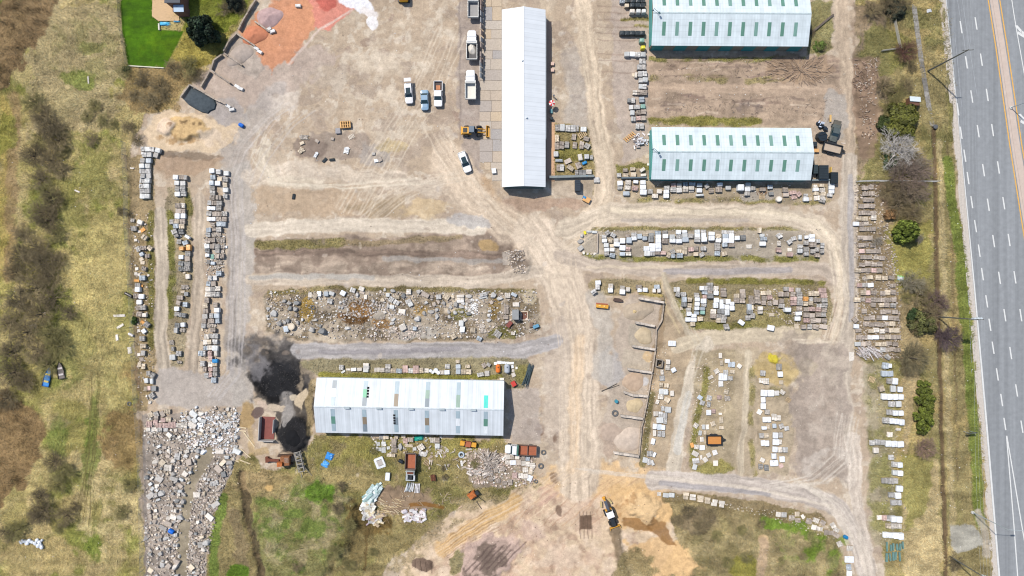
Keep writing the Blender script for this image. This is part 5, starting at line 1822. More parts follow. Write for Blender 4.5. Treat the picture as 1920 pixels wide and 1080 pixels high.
zone('pallets on the lower island', 'on the lower island', '''
g 1332.4 534 11 8;w 1316.7 540.4 7 8;l 1324 540.4 7 9;l 1269.4 542.7 11 9;g 1332.4 541.6 10 8;c 1343 541 9 9;b 1357 544.5 11 9;b 1393 546 10 8;g 1475 541.6 9 8;p 1484.5 543 9 8;g 1497.8 543.4 9 8;p 1543.6 546 14 12 0 1.0
l 1272 552 8 9 -15;l 1282.4 552 9 8;g 1307 553 9 8;n 1322 547.8 10 8;b 1332 548.6 9 7;w 1343 549.4 9 8;b 1357.4 552 11 9;t 1381.5 554.7 10 8;b 1393 554 9 9;b 1420 547.6 10 9;t 1432 549.5 9 8;t 1442 549 9 8;b 1465 551.6 9 9;b 1475.4 551.6 9 9;b 1487.6 551.6 9 8;g 1499.8 551.6 10 9;t 1522 550.5 9 9;t 1532 550.5 10 9
n 1284 561.7 8 10 0 1.3;t 1294 562 8 8;w 1308 561.4 9 8;p 1322 556.4 7 7;d 1333 555 11 9 0 1.2;w 1343.5 563 9 9;w 1353 566 7 9;b 1409 558.7 9 9;b 1421 556.6 9 9;b 1433.6 559.4 9 9;p 1443.8 557.7 9 8;p 1488.6 559.6 11 7;g 1500.4 559.4 10 8;o 1511.5 560.4 9 8;p 1545 554 11 9
d 1283.3 570.5 8 9 0 1.3;tF 1278 578 6 8;t 1293.5 572.8 8 8;w 1308 570 9 7;w 1320 564.4 10 9;g 1357 564.4 6 9;w 1365.3 565.4 9 9;b 1381.5 563.6 10 9;b 1392 563.6 10 9;b 1411 566 9 9;b 1421.4 565 11 8;b 1432.6 567.9 9 8;r 1443.8 568.6 9 9;b 1455 567 9 9;b 1466 564.4 9 9;p 1488.6 568 12 9;g 1501 568 11 9;t 1511.6 569.6 9 8;t 1521 568.6 8 8;l 1522 562 6 9;b 1533.4 562.4 12 8;g 1547 563 11 8
g 1291.7 581.6 9 9;w 1307.4 578.4 9 7;l 1320.4 571.4 9 7;w 1342.6 572.8 9 10;w 1354.6 574.6 9 9;w 1363.4 575.5 8 9;w 1373 569.4 8 7;w 1373 577.6 9 9;n 1406 575.6 8 12;t 1411.4 576 5 9;c 1426.5 578 9 7;g 1466.6 573.4 10 8;b 1499.8 578.5 10 8;b 1512 580 10 8;p 1523 579.4 11 8;p 1535.4 580 10 8;g 1538 573 11 7;g 1547.6 572.6 10 8;b 1546.6 581.4 9 7
w 1293 589 9 7;n 1306.5 587 9 6;n 1318 579 9 6;m 1318 586 8 7;c 1338 584 10 9;d 1352 583.6 12 9 0 1.1;l 1363.4 585.7 9 11;d 1406.5 585 11 8;c 1426 585.4 8 6;w 1478.4 581 11 8 0 1.6;w 1498.8 588 11 7;b 1513.5 590.6 10 9;b 1523.7 591.4 10 8;b 1535.4 590 9 8;g 1545 590 9 8
w 1301.4 592 10 7;b 1338 592.9 11 8;g 1349 593 9 8;g 1358 593.4 10 8;g 1403 596 9 9;g 1412 592 8 9;tF 1447 590 9 7
w 1290.7 599 10 8;w 1301 599.6 11 7;t 1314 598 10 8;t 1347.7 600.5 9 9;g 1357.4 601 10 9;w 1496.7 597.4 10 8;p 1513.5 600.8 10 8;b 1525 601.5 10 9;b 1535 601 10 8;b 1546.6 601 11 8
t 1299.5 607.6 9 8;g 1363 612.6 9 10 10;w 1391 605 11 8 -35;tF 1494 611.6 8 11 0 .25;b 1508 613 9 8;g 1519 612.7 9 9;b 1530 612.7 11 9 -12;b 1544.6 612.7 15 8 -10
w 1446.3 615 12 10 -12''', ht=.9)


def frow(y, spec, jig=1.2):
    return ';'.join('%s %.1f %.1f %.1f %.1f' % (c, x, y + random.uniform(-jig, jig), random.uniform(9.6, 11), random.uniform(7.4, 8.8)) for c, x in spec)


RROWS = [(351, 'b1624 b1634'), (363, 'b1624 b1635'), (374, 'b1625 b1635'), (386, 'b1616 b1626 b1636'), (398, 'b1617 b1627 b1638'), (409, 't1611 t1622 c1639'),
         (420, 'w1606 b1616 r1625'), (430, 'b1617 r1627 b1637'), (446, 'b1614 b1624 b1632'), (459, 'b1616 b1625 b1638'), (471, 'p1617 b1629 b1638 b1647'), (483, 'b1620 b1631 r1645 b1655'),
         (495, 'b1617 b1628 b1640 b1650'), (507, 't1610 b1618 b1628 p1640 b1650'), (521, 'r1623 t1632 t1648 t1660 b1672'), (535, 'p1613 g1622 w1633 b1675'),
         (549, 't1620 p1628 b1639 b1656 t1665 b1676'), (562, 't1608 r1618 p1629 b1638 b1648 b1656 b1666 b1677'), (572, 'b1638 t1654 b1663 g1676'), (584, 'b1621 b1657 b1666 b1679'),
         (596, 'b1626 b1636 b1650 w1660 b1671 b1681'), (608, 'b1624 b1635 b1645 b1654 r1664 t1674'), (620, 'b1610 t1634 c1644 c1655 b1664 t1673 t1682'), (633, 'b1611 b1621 l1632 w1643 b1654 t1665 b1675 b1684'),
         (645, 'l1609 b1620 b1629 t1647 t1658 b1668 b1680'), (656, 'l1656 b1666 b1675 b1684')]
zone('pallets of rough stone along the east track', 'along the east track', '\n'.join(frow(y, [(s[0], float(s[1:])) for s in q.split()]) for y, q in RROWS), ht=.6)
zone('odd stones beside the east track', 'at the east track edge', '''
b 1605 600 9 9 42;w 1607 612 9 8
g 1666 670 10 8 -35
cF 1597 668 9.5 18.5 0 .12''')
zone('pallets beside the walled sand bays', 'beside the walled bays', '''
w 1260.4 644 14 10
c 1253 678.7 8 9
c 1252 689 8 9;w 1263.4 694 9 8 28
c 1241.7 698 5 9
l 1241.7 709 9 10
t 1240 722 7 9;t 1250 723 8 8
l 1240 734 8.5 10;l 1248.6 735 8.5 10;c 1260.4 738 7 10
c 1239 744 10 9;t 1251 750 10 9 -30
c 1233 754 6 8 -20
l 1242.8 766 6 9;l 1253 768.5 11 11
c 1230 776 9 9;l 1239 777 8 10;l 1247.4 779 8 10
l 1237.6 788 13 11;l 1247.6 790 6 11
w 1228 800 7 10;n 1236.5 800.7 9 10;w 1244 802 7 9
c 1227.5 812.5 6 11;l 1236.5 813.5 7 11;l 1243.8 814 6 11
w 1224.7 827.8 7 11 -14
l 1218.5 851 10 10;w 1227 852.8 5 9 -25
l 1210 863 9 10 -12;l 1217 866 7 12 8;l 1223.6 868 6 10 25''', ht=.6)
zone('pallets on the middle grass island south east', 'on the orange trailer island', '''
c 1351 666.7 6 10
t 1353 680.5 6 10;w 1364 677 9 7;n 1372 683.5 13 10;c 1386.7 686.5 8 8 -35
c 1344 696 9 9 30;l 1361 698 9 9;t 1373 697 9 7
c 1332.6 707.6 10 6 28;w 1356 707 16 13;l 1369.6 709 9 8
l 1352 719.6 9 10
t 1362 734.7 9 9 -15
n 1312.7 745.6 9 8 -35;l 1330 746 9 9 -12;p 1349 745 8 8;r 1364 747 12 10
l 1317 755.4 9 9 -20;l 1329 758.4 6 10
w 1329 773.6 9 10;p 1338 771 8 8
cF 1351 776 6 4;t 1352.5 787.5 7 11
c 1305 798 9 9 -35;l 1319.5 800.7 6 9;c 1326.4 800.9 6 9;t 1337 794.6 9 9 20;t 1352.5 802 9 6
l 1313 812 6 9 -10;t 1322 811 5 8
s 1308.4 825 6 9 0 .2;c 1316.4 824 7 9
o 1298 835 6 9 15;c 1306.7 838 9 8;w 1317 839.6 10 9
c 1304 851 12 9 -28;c 1329 853.5 8 8 28;l 1340.7 848.6 9 9 18
l 1305 864 13 10 10;c 1315 857.6 4 9;c 1322.6 862 8 9 38;c 1342 868.7 9 10
l 1303 876 8 10 -15''', ht=.4)
zone('pallets in the white topped column south east', 'of the white topped column', '''
g 1461.7 688 9 12
l 1431 699.8 9 10;w 1464 702 9 10
c 1428 713.7 8 9;c 1437 715 10 11;tF 1465 717 8 9
w 1433.4 737.5 12 12;w 1446 737.5 12 12;l 1457 737.5 9 9;c 1468 736 9 8 -35;s 1478.4 750 9 8 -35 .25
w 1431.7 750 8 10
w 1432 762 9 11
c 1424.7 772.7 9 9 -32;c 1439 772.7 8 9
c 1452 782.4 9 12;c 1460.8 783.8 8 10
w 1434.7 787 8 10;w 1442.5 787 7 10
w 1433.5 802.8 9 6;t 1440.5 800 6 8;n 1452.5 798.8 7 8;g 1466 799.4 9 9 20;l 1475.6 803.4 9 8 10
g 1429 817 8 9;t 1437.5 817 8 8;w 1454.8 817 9.5 11;g 1464 816 8 10
w 1431.4 831 8 10;w 1438.6 831.6 8 10;w 1455.6 829.4 12 11;c 1463.8 829 5 9
w 1453.7 843 9.5 10.5;c 1463 843.4 7 10;l 1472.6 843.6 9 10
w 1452 856 8.5 10;w 1467 861.4 9.5 10.5
c 1430 863 8 8 -28;w 1452 868.7 15 11
g 1427 875 8 9;d 1437.5 877 8 10;pF 1465 873.6 8 8 28''', ht=.7)
zone('pallets backing on the east fence', 'backing on the east verge', '''
n 1662.6 686 10 11;w 1669.6 686 6 8
n 1660 701 10.5 10.5;n 1670 701 10.5 10.5
g 1669 714.6 10 10;w 1679 715 10 12;s 1635 711.5 11 10 -22 .3
t 1654 729.4 9 10 20;l 1676 729.4 9 12;w 1688.5 730.4 9 10
w 1659.4 744 9.5 11;w 1669.5 744.6 9.5 11;w 1680 744.6 9.5 11;w 1690.4 744.6 9 10
l 1672.8 758 11 10;l 1686 758 10 11
l 1668.5 773 9 10;w 1680 775 9.5 9.5;w 1690 775 9 9.5
l 1663.5 789 12 10 0 1.1;w 1673.4 789.8 9 10 0 1.1;w 1682 790.6 9 10 0 1.1;w 1691.4 792 9.5 11 0 1.1
cF 1669 815 10 10;cF 1685 805 9 5
l 1636.7 830.7 9 9;l 1647 829.4 9.5 9;l 1656.4 830 9.5 9;w 1667 832.4 11 11;w 1678 833 11 11;w 1690 833.6 12 11
c 1643.7 845 9 10
l 1672 858 9 9
l 1678.8 871.4 9.5 9.5;w 1689 872.6 9 9.5
l 1679 886.8 8.5 9;w 1689 888 9.5 10
g 1659 901.6 10.5 10;g 1670 902 10 11;g 1679.8 902 9.5 10
w 1687.7 917 12 11
l 1673 928.8 9.5 9;w 1685 930 11 11
l 1676.4 943 10 10;l 1686 943 9.5 10
cF 1650 970.6 9.5 9;p 1659.5 971.6 9 9;l 1668 973 8 10;w 1677.4 974.5 10 11;w 1687.6 975 10 11
t 1666.7 986.6 8 9;c 1676 986.8 9 9;c 1686 987 9 9
w 1661.8 1003.7 10 10;w 1671.6 1004.4 10 10;w 1681 1005.2 9 11;w 1690.4 1006.4 10 12''', ht=.9)
zone('stones laid along the curve of the south drive', 'edging the south drive curve', '''
c 1236 926.7 7 7;l 1249 929 11 8 -6;l 1260 929 10 8 -4
t 1287 927 11 6 -4;c 1299.4 929.6 11 5 -6;t 1313.7 932.6 12 6 -6;t 1327 936 11 6 -8;c 1341 940 10 6 -8;c 1353.9 942.7 11 6 -8
t 1286 933.6 9 6 -4;c 1299 935.4 11 5 -6;t 1313.7 938.6 11 6 -6;t 1327 941.6 10 6 -8;c 1339 946 11 6 -8;c 1353.4 948.5 9 6 -8
c 1459.5 964.7 9 9 -8;l 1469.6 964.9 10 9;r 1483.5 970.5 12 12;t 1494.8 964 9 9;c 1505.5 969 6 8 30;c 1530 975.8 11 9 -22;b 1543 980 11 8 -30
b 1494.8 974.7 11 8;b 1516 976.9 11 10 -20;c 1525 988 9 9 -15;c 1535.8 990.6 11 8 -12;c 1562 985.4 9 10 28
b 1548 997 8 9;b 1557.8 998.5 10 8;c 1569 994 10 8 -30;b 1568.5 1004 12 8 -30
c 1574 1020 9 10 25;c 1593.7 1028 12 10
w 1593 1049.5 17 12;n 1591.3 1063.6 10 11;w 1592.4 1076 10 11''', ht=.4)
zone('stone pallets north of the patched shed', 'north of the patched shed', '''
l 639.6 689 8 9;l 643 697 8 4 35;c 653 693 8 4;w 662.8 693 10 6;c 674 692.7 9 6;c 686 683.6 11 5;l 686 689 12 7;l 685.5 695 10 6;c 706.7 693.5 11 8;c 716.7 694 9 8;g 727 687 10 8;g 727 695 10 7;t 737 695 10 8;n 748 695.6 10 8;p 759.5 692 10 14;l 769.7 695.4 9 9;p 780 693 10 15;t 790 694.7 8 10;c 799.6 695 8 8;wD 807 695.6 6 6;wD 811 698 6 6;wD 817 695 9 9;wD 821.6 699 7 7;c 828 698.4 8 8;l 838.7 687 9 8;w 838 698.4 10 8;t 858 678 7 6;n 859 687.5 9 8;n 859 697 9 9;t 869 697.4 9 9;t 877 687 9 6;t 879 697.4 10 9;l 900.7 702.6 12 7 12;b 907.5 685 8 9 30;g 916 684 8 6 -35;g 913 700.6 9 10;cF 941 710.5 8 4''', ht=.6)
zone('white stones framing the tanks', 'of the tank border stones', '''
wF 929 681.5 6 6;wF 936 680 8 5;wF 943.6 680 8 5;wF 951 680.6 8 5;wF 959 681 9 5;wF 960.6 687.6 5 7 10;cF 962 695 5 6;cF 963 703 7 8 20;cF 968.6 690 4 5''')
zone('pallets south of the patched shed', 'south of the patched shed', '''
g 714.8 819.5 8 9;t 723.6 820 10 8;t 743 819.5 7 7;t 756.4 818.6 8 6;p 760 827 9 10;b 769.7 824.8 10 8;c 811 825.7 9 9;b 820 825.7 9 9
lF 708.6 832.8 8 8;lF 719 832.8 8 9;b 738.7 826.6 9 7;b 737.8 834.5 10 9;b 738.7 843.6 10 10;lB 750 839 11 15;tF 766 836 16 6;l 820 836.6 9 9
lF 709.5 842.5 11 8;lF 719 844 8 12;lF 728 840 6 6;c 789 839.6 12 11 35;lF 777 842 7 7;l 791 851.6 13 9 -8
t 733.4 854 15 6 -4;s 800 868.4 11 9 -28 .4
e 812 896.6 9 11 8 .7''', ht=.7)
zone('pallets ringed behind the green and white truck', 'ringed below the stake truck', '''
c 952 857 9 9;b 960 856.6 9 9;c 970 856.6 8 9;b 980 859.4 8 9;n 989.4 860.6 8 8
c 952 867 9 8;w 962 867.6 11 9;b 972 867 10 10;c 982.4 869 10 9;c 990 870.4 8 9;c 998.4 873 9 10
c 985 881.4 10 9;t 994.8 884 8 12
b 944 879 9 9 -35;p 965 891.6 10 11;c 976.6 892.4 9 9;c 985.7 893 9 9;w 993.5 897 9 11 -22
b 914 869 9 9;b 930 882 9 8;b 920 898 9 8;b 934 902 9 8;b 946 906 9 8;b 956.6 904.6 9 11''', ht=.5)
zone('boulders and blocks on the rubble island', 'on the rubble island', '''
l 661 544 10 9 -20;c 677.8 541.6 10 8 -20;sS 571.6 542 9 6 -35;sS 564.5 544.8 7 9 15;gB 720.7 543.4 9 7;lB 736 545.5 11 8;c 766 547 9 10;gB 784.5 547 12 9;bF 797 552.5 15 9 -30 .8;lB 925 553 13 12 15 .9;l 906 552 15 7 15
c 581 553 7 10;t 590 554 10 10 -32;w 598 551 8 10;n 611 551 9 9;l 621.5 550.4 10 7 -20;w 642.6 549.7 10 9 -28;lB 669 552.5 9 8;bF 679 548 9 6 -20;cF 684.8 556.7 6 9;l 727 553 7 7;dB 756 554 11 11;bB 809.8 556.7 9 8;l 822.4 556.7 10 9;t 836.5 556.7 12 9 -30;tB 849 556.7 9 8;c 863 555 14 5;gB 878.7 555.6 13 8;lF 906 557.6 15 4 10 .4;lB 937 560 13 8;c 951.8 554 10 9;n 963.8 552.5 11 6 -28
sS 519 561.6 10 9 32;gB 531.5 564.5 8 10 0 .9;l 618 564.5 10 9 -10;tB 717 563 10 9;t 744 557 9 7;l 733 561.4 9 10 -32;l 765.5 565 11 8 25;bB 821.7 566 9 8;c 863 560.6 14 5;l 863 565 14 5;bB 878 565 10 9;bF 921 567 6 7 30 .4
gB 541 568.7 11 8 0 .9;dB 554.7 568 14 9 0 1.0;lB 637.7 567 6 6;lB 644 565.4 6 6;lB 700 565 7 7;l 743 567 11 9 -28;l 769.7 571 9 7 25;lB 799 567.4 7 7;bB 814 571 9 11;gB 832 569 9 8;gB 854 570.4 12 11;lB 868 569 9 6;cF 967.3 570.8 12 9 0 .4
dB 542 578.6 11 11 0 1.0;gB 552.6 580 10 11 0 1.0;lB 502 579 8 8;lB 635 576 7 7;lB 641 577 6 6;lB 727.7 573.6 6 11;l 734.7 575.6 9 7;lB 865.3 575.6 12 7;gB 845 576 7 10;b 949 576 9 9
lB 512 588 16 14 0 .7;cB 720.7 585.6 9 7;cF 753 583.6 13 9 -8 .5;gB 795 587.7 10 9;gB 807.7 585 13 8;lB 819 581.4 8 8;gB 841.4 585 7 10;lB 853.4 586 9 8;gB 865.3 585 9 6;lB 918 583.4 9 7;b 949 584.6 10 9
lB 501 592.6 7 6;bB 554.7 590.5 10 8;lB 819 593 8 13;gB 842 594 8 8;dB 878.7 588.6 11 8;lB 916.7 591.4 8 8;b 948.3 594.6 10 8
lB 516 598.6 8 6;dB 538.5 601.6 10 9 0 .9;tB 552.6 600 7 6;lB 566 599.4 8 8;gB 591 600 10 7;lB 737.5 599.6 11 6 30;lB 781.6 598 13 11;cB 871.7 599.6 9 8;lB 916.7 600.4 11 8;gB 949.7 604 9 8
gB 523 607.4 11 11 0 1.0;gB 533 605 8 8;gB 557 605 8 9;n 535.7 617 9 11 12;tD 546 612.4 13 13 0 .9;dB 599.7 611.4 9 7;lB 735 606.4 11 7 25;c 755 613.4 12 12 25;l 864.6 606.4 9 11;rR 769.7 614.4 10 11;n 777.4 616 7 7
dB 601.8 621.6 15 15 0 1.5;gB 584 619 12 12 0 .9;lB 650 616 14 8;rR 736 617.6 12 12;wF 866.7 617.6 9 12 -8 .7;t 886.4 619 10 9;rR 903 611.6 11 10;rR 905.4 620.6 12 9;g 932.8 626 13 12 -35
t 850 630.8 10 9 32;n 898.4 635 10 8 -25;c 961.7 625.4 8 6''', ht=.65)

# rubble field in the south west: the larger blocks are things, the small stuff one mass
FIELD = [(274, 778), (286, 772), (300, 786), (340, 780), (352, 768), (372, 762), (384, 772), (404, 758), (424, 766), (440, 762), (446, 778), (440, 794), (452, 812), (444, 836), (450, 854), (436, 868), (440, 884), (422, 896), (424, 912), (406, 930), (410, 946), (396, 966), (398, 984), (384, 1006), (388, 1030), (376, 1050), (384, 1090), (272, 1090), (276, 1050), (270, 1010), (276, 940), (270, 900), (276, 840), (270, 810)]


def inside(pts, x, y):
    r = False
    n = len(pts)
    for k in range(n):
        (x0, y0), (x1, y1) = pts[k], pts[(k + 1) % n]
        if (y0 < y) != (y1 < y) and x < (x1 - x0) * (y - y0) / (y1 - y0) + x0:
            r = not r
    return r


PATHP = [(392, 846), (368, 892), (352, 935), (346, 1000), (338, 1100)]


def dline(pts, x, y):
    d = 1e9
    for (x0, y0), (x1, y1) in zip(pts[:-1], pts[1:]):
        dx, dy = x1 - x0, y1 - y0
        t = min(1, max(0, ((x - x0) * dx + (y - y0) * dy) / (dx * dx + dy * dy)))
        d = min(d, math.hypot(x - x0 - t * dx, y - y0 - t * dy))
    return d


rows = []
yy = 766
while yy < 1090:
    its = []
    xx = 268 + random.uniform(0, 5)
    while xx < 456:
        x, y = xx + random.uniform(-2.5, 2.5), yy + random.uniform(-3, 3)
        if inside(FIELD, x, y) and dline(PATHP, x, y) > 5 + 9 * vnoise(np.array([x]), np.array([y]), 22, 202)[0] and not (284 < x < 352 and 784 < y < 806) and random.random() < (.80 if vnoise(np.array([x]), np.array([y]), 16, 201)[0] > .42 else .32):
            up = y < 860
            c = random.choice('wcllltcwlb' if (up and x > 340) else 'llccgbgbtcb' if up else 'lgcgbbdtglcb')
            sh = random.choice('BBBFFFP')
            w, h = (random.uniform(5.0, 9), random.uniform(4, 7)) if random.random() < .62 else (random.uniform(9, 16), random.uniform(7, 12))
            its.append('%s%s %.1f %.1f %.1f %.1f %.0f %.2f' % (c, sh, x, y, w, h, random.uniform(-50, 50) if sh != 'P' else random.uniform(-20, 20), random.uniform(.35, .9)))
        xx += random.uniform(8.5, 13.5)
    if its:
        rows.append(';'.join(its))
    yy += 10.2
zone('blocks in the rubble field by the west fence', 'of the southwest rubble field', '\n'.join(rows))
zone('pink slab stacks in the rubble field', 'crossing the rubble field top', '''
t 282 777.6 9 10 35;g 293 776.6 8 10 20;b 304 776.6 8 11 25;t 313 771.6 11 8 -5
p 279 796 11 11;p 291 792 8 9;p 297 798 12 9;p 305 788 10 8;t 315 787 10 8;p 311 798 14 9;p 322 797 14 11;c 334 797.6 12 8;c 344.6 797.6 12 9
c 277.6 805.6 8 7;c 288.6 805 9 7;g 299 805.6 8 7;l 310 806 8 7;c 328.6 806.6 6 6''', ht=.6)

# ------------------------------------------------------------------ block walls of the storage bays, sand heaps
CONC = tint_mat('concrete', .9, .22, 2.5)
_m = MB()
for z in (.3, .9):
    _m.box((random.uniform(-.03, .03), 0, z), (1.18, .6, .58), jit=.02, tone=random.uniform(.9, 1.08))
BLK = _m.mesh('concrete_block', CONC)
_m = MB()
_m.box((0, 0, .3), (1.18, .6, .58), jit=.03)
BLK1 = _m.mesh('concrete_block', CONC)


def block_wall(label, pts, hgt=1.3, group='block walls of the storage bays', rgb=(186, 178, 168)):
    X0, Y0, Z0 = P(*pts[0])
    t = thing('bay_wall', label, 'wall', (X0, Y0, Z0 - .05), 0, group)
    for (a, b_) in zip(pts[:-1], pts[1:]):
        A, B = Vector(XY(*a)), Vector(XY(*b_))
        d = (B - A).length
        n = max(1, round(d / 1.22))
        ang = math.atan2(B.y - A.y, B.x - A.x)
        for k in range(n):
            p = A.lerp(B, (k + .5) / n)
            o = link('concrete_block', BLK, t, (p.x - X0 + random.uniform(-.03, .03), p.y - Y0 + random.uniform(-.03, .03), 0), ang + random.uniform(-.04, .04))
            o.scale = (d / n / 1.2, .8 if hgt > 1.05 else .5, hgt / 1.2 * random.uniform(.92, 1.05))
            o.color = (*col(*jc(rgb, .10)), 1)
    return t


for i, q in enumerate((((1197, 559), (1243, 567)), ((1190, 604), (1226, 611)), ((1184, 648), (1227, 655)), ((1176, 691), (1221, 698)), ((1168, 734), (1186, 740), (1213, 742)), ((1162, 778), (1204, 784)), ((1150, 847), (1196, 854)))):
    block_wall('cross wall of grey blocks, %s from the north in the sand bays' % nth(i + 1), q, 1.2, rgb=(206, 194, 180))
block_wall('long back wall of grey blocks behind the row of sand bays', ((1244, 566), (1240, 600), (1229, 618), (1228, 655), (1222, 698), (1214, 742), (1206, 785), (1202, 800), (1197, 853)), .7, rgb=(184, 168, 150))
for i, q in enumerate((((480, 42), (508, 62)), ((447, 66), (480, 88)), ((422, 101), (456, 124)), ((398, 133), (434, 158)), ((360, 161), (405, 187), (426, 197)))):
    block_wall('cross wall of grey blocks, %s from the north in the coloured gravel bays' % nth(i + 1), q, .9, rgb=(176, 162, 148))
for i, q in enumerate((((482, 2), (462, 34), (450, 58)), ((447, 64), (430, 82), (422, 98)), ((418, 104), (404, 114), (398, 132)), ((396, 136), (379, 165)), ((359, 160), (342, 184)))):
    block_wall('back wall of grey blocks, %s stretch from the north behind the gravel bays' % nth(i + 1), q, 1.0, rgb=(172, 158, 142))
for i, (x, y, r) in enumerate(((512, 60, 20), (505, 56, 30), (560, 12, 0), (488, 98, -30), (482, 92, -30), (446, 163, -30), (452, 167, -20), (429, 200, -30), (436, 206, 10))):
    X, Y, Z = P(x, y)
    o = link('concrete_block', BLK1, None, (X, Y, Z), math.radians(r))
    o.color = (*col(*jc((230, 228, 224), .05)), 1)
    tag(o, 'loose whitish block lying at the gravel bays, %s from the north' % nth((3, 2, 1, 5, 4, 6, 7, 8, 9)[i]), 'block', 'loose blocks at the gravel bays')


def pile(label, px, py, rx, ry, rot, h, rgb, pw=1.3, seed=0, name='sand_pile', cat='sand pile', flat=0.0):
    X, Y, Z = P(px, py)
    r = random.Random(seed + 3)
    mb = MB()
    nr, na = 9, 26
    V = [(0, 0, h * (1 - flat * .2))]
    ph = [r.uniform(0, 6.28) for _ in range(6)]
    for i in range(1, nr + 1):
        for k in range(na):
            a = 2 * math.pi * k / na
            w = 1 + .10 * math.sin(2 * a + ph[0]) + .07 * math.sin(3 * a + ph[1]) + .05 * math.sin(5 * a + ph[2])
            q = i / nr
            zz = h * (1 - max(0, (q - flat) / (1 - flat)) ** pw) if q > flat else h
            zz += h * .12 * math.sin(4 * q + 3 * a + ph[3]) * q * (1 - q) * 3 + r.uniform(-.04, .04) * h * (1 - q)
            if i == nr:
                zz = -.15
            V.append((rx * M * q * w * math.cos(a), ry * M * q * w * math.sin(a), zz))
    F = [(0, 1 + k, 1 + (k + 1) % na) for k in range(na)]
    for i in range(nr - 1):
        for k in range(na):
            a, b_ = 1 + i * na + k, 1 + i * na + (k + 1) % na
            F.append((a, a + na, b_ + na, b_))
    mb.add(V, F)
    o = mb.build(name, mat('%s_%d_%d_%d' % ((name,) + rgb), col(*rgb), .95, noise=.16, scale=1.3, bump=.5, spec=.1), None, (X, Y, Z), math.radians(rot), True)
    return tag(o, label, cat)


pile('tan sand cone with a pale yellow tip in the northernmost sand bay', 1196, 583, 29, 20, 10, .7, (188, 171, 149), seed=1)
pile('low pale sand heap with a yellow top in the northernmost bay', 1190, 584, 9, 7, 0, .8, (212, 188, 142), seed=21)
pile('round flat cream sand heap in the second sand bay', 1207, 630, 18, 16, 0, .4, (200, 182, 152), seed=2, flat=.4)
pile('brown gravel spread heap in the fourth sand bay', 1188, 716, 24, 17, 0, .22, (194, 170, 146), seed=3, flat=.3)
pile('yellow cream sand heap in the fifth sand bay', 1190, 760, 16, 15, 30, .4, (208, 188, 152), seed=4)
pile('pale pink sand heap filling the southernmost sand bay', 1178, 824, 27, 26, 20, .55, (208, 190, 172), seed=5, flat=.25)
pile('brownish sand heap beside the southernmost sand bay', 1148, 812, 24, 20, 0, .25, (188, 168, 150), seed=6)
pile('pinkish grey gravel pile in the top gravel bay', 505, 33, 27, 20, 35, .9, (190, 162, 158), seed=7, name='gravel_pile', cat='gravel pile')
pile('orange red gravel pile between two cross walls', 478, 66, 25, 19, 35, .9, (206, 136, 104), seed=8, name='gravel_pile', cat='gravel pile')
mb = MB()
X, Y, Z = P(376, 190)
q = [((x - 376) * M, (190 - y) * M) for x, y in ((345, 188), (352, 176), (360, 164), (375, 171), (390, 179), (404, 187), (407, 196), (404, 206), (396, 209), (391, 214), (380, 211), (366, 205), (354, 197))]
q = q[::-1]
mb.loft([[(x * k + random.uniform(-.1, .1), y * k + random.uniform(-.1, .1), z + random.uniform(-.05, .05)) for x, y in q] for k, z in ((1.0, -.1), (.93, .35), (.7, .6), (.4, .66))])
tag(mb.build('gravel_pile', mat('slate_gravel', col(82, 90, 95), .95, noise=.22, scale=1.6, bump=.6, spec=.1), None, (X, Y, Z)), 'flat angular dark slate gravel bed in the southwest gravel bay', 'gravel pile')
pile('grey gravel heap in the second gravel bay from the south', 450, 103, 27, 19, 35, .5, (182, 168, 156), seed=10, name='gravel_pile', cat='gravel pile', flat=.2)
pile('black asphalt heap in the spill beside the patched shed', 552, 820, 14, 18, 0, .5, (34, 34, 36), seed=13, name='asphalt_pile', cat='asphalt pile')
pile('round grey gravel heap among the rubble island stones', 712, 592, 14, 9, 0, .4, (170, 160, 146), seed=17, name='gravel_pile', cat='gravel pile')

# red box bay beside the black heap
X, Y, Z = P(503, 802)
t = thing('steel_bin', 'open steel bin with a rust red floor beside the black asphalt heap', 'bin', (X, Y, Z), math.radians(-3))
mb = MB()
mb.box((0, 0, .12), (2.9, 5.0, .12))
mb.build('floor', mat('red_floor', col(140, 82, 74), .8, noise=.14), t)
mb = MB()
mb.box((-1.55, -.1, .85), (.14, 5.2, 1.7))
mb.box((.1, -2.68, .85), (3.4, .14, 1.7))
mb.box((1.55, .6, .8), (.12, 3.0, 1.5))
mb.build('side', mat('pale_steel', col(196, 192, 186), .6, noise=.12), t)

# ------------------------------------------------------------------ poles, lamps, wires, fences
WOODP = mat('pole_wood', col(108, 108, 100), .85, noise=.2)
GALV = mat('galvanised', col(176, 186, 190), .45, metal=.0, noise=.08)
CAN = mat('transformer_grey', col(214, 224, 232), .4, noise=.05)


def pole(label, px, py, h, r=.17, arms=(), cans=(), m=WOODP, name='utility_pole'):
    X, Y, Z = P(px, py)
    t = thing(name, label, 'utility pole', (X, Y, Z), 0)
    mb = MB()
    mb.tube((0, 0, -.2), (0, 0, h), r, r * .6, 8)
    mb.build('post', m, t)
    for (z, dx, dy, L) in arms:
        mb = MB()
        mb.box((dx * L * .0, 0, z), (L, .12, .12), math.atan2(dy, dx))
        for k in (-.45, 0, .45):
            mb.tube((dx * L * k, dy * L * k, z), (dx * L * k, dy * L * k, z + .3), .05, .03, 5)
        mb.build('crossarm', m, t)
    for (dx, dy, z) in cans:
        mb = MB()
        mb.disc((dx, dy, z), .28, .85, 10)
        mb.disc((dx, dy, z + .85), .2, .12, 10)
        mb.build('transformer', CAN, t)
    return (X, Y, Z + h)


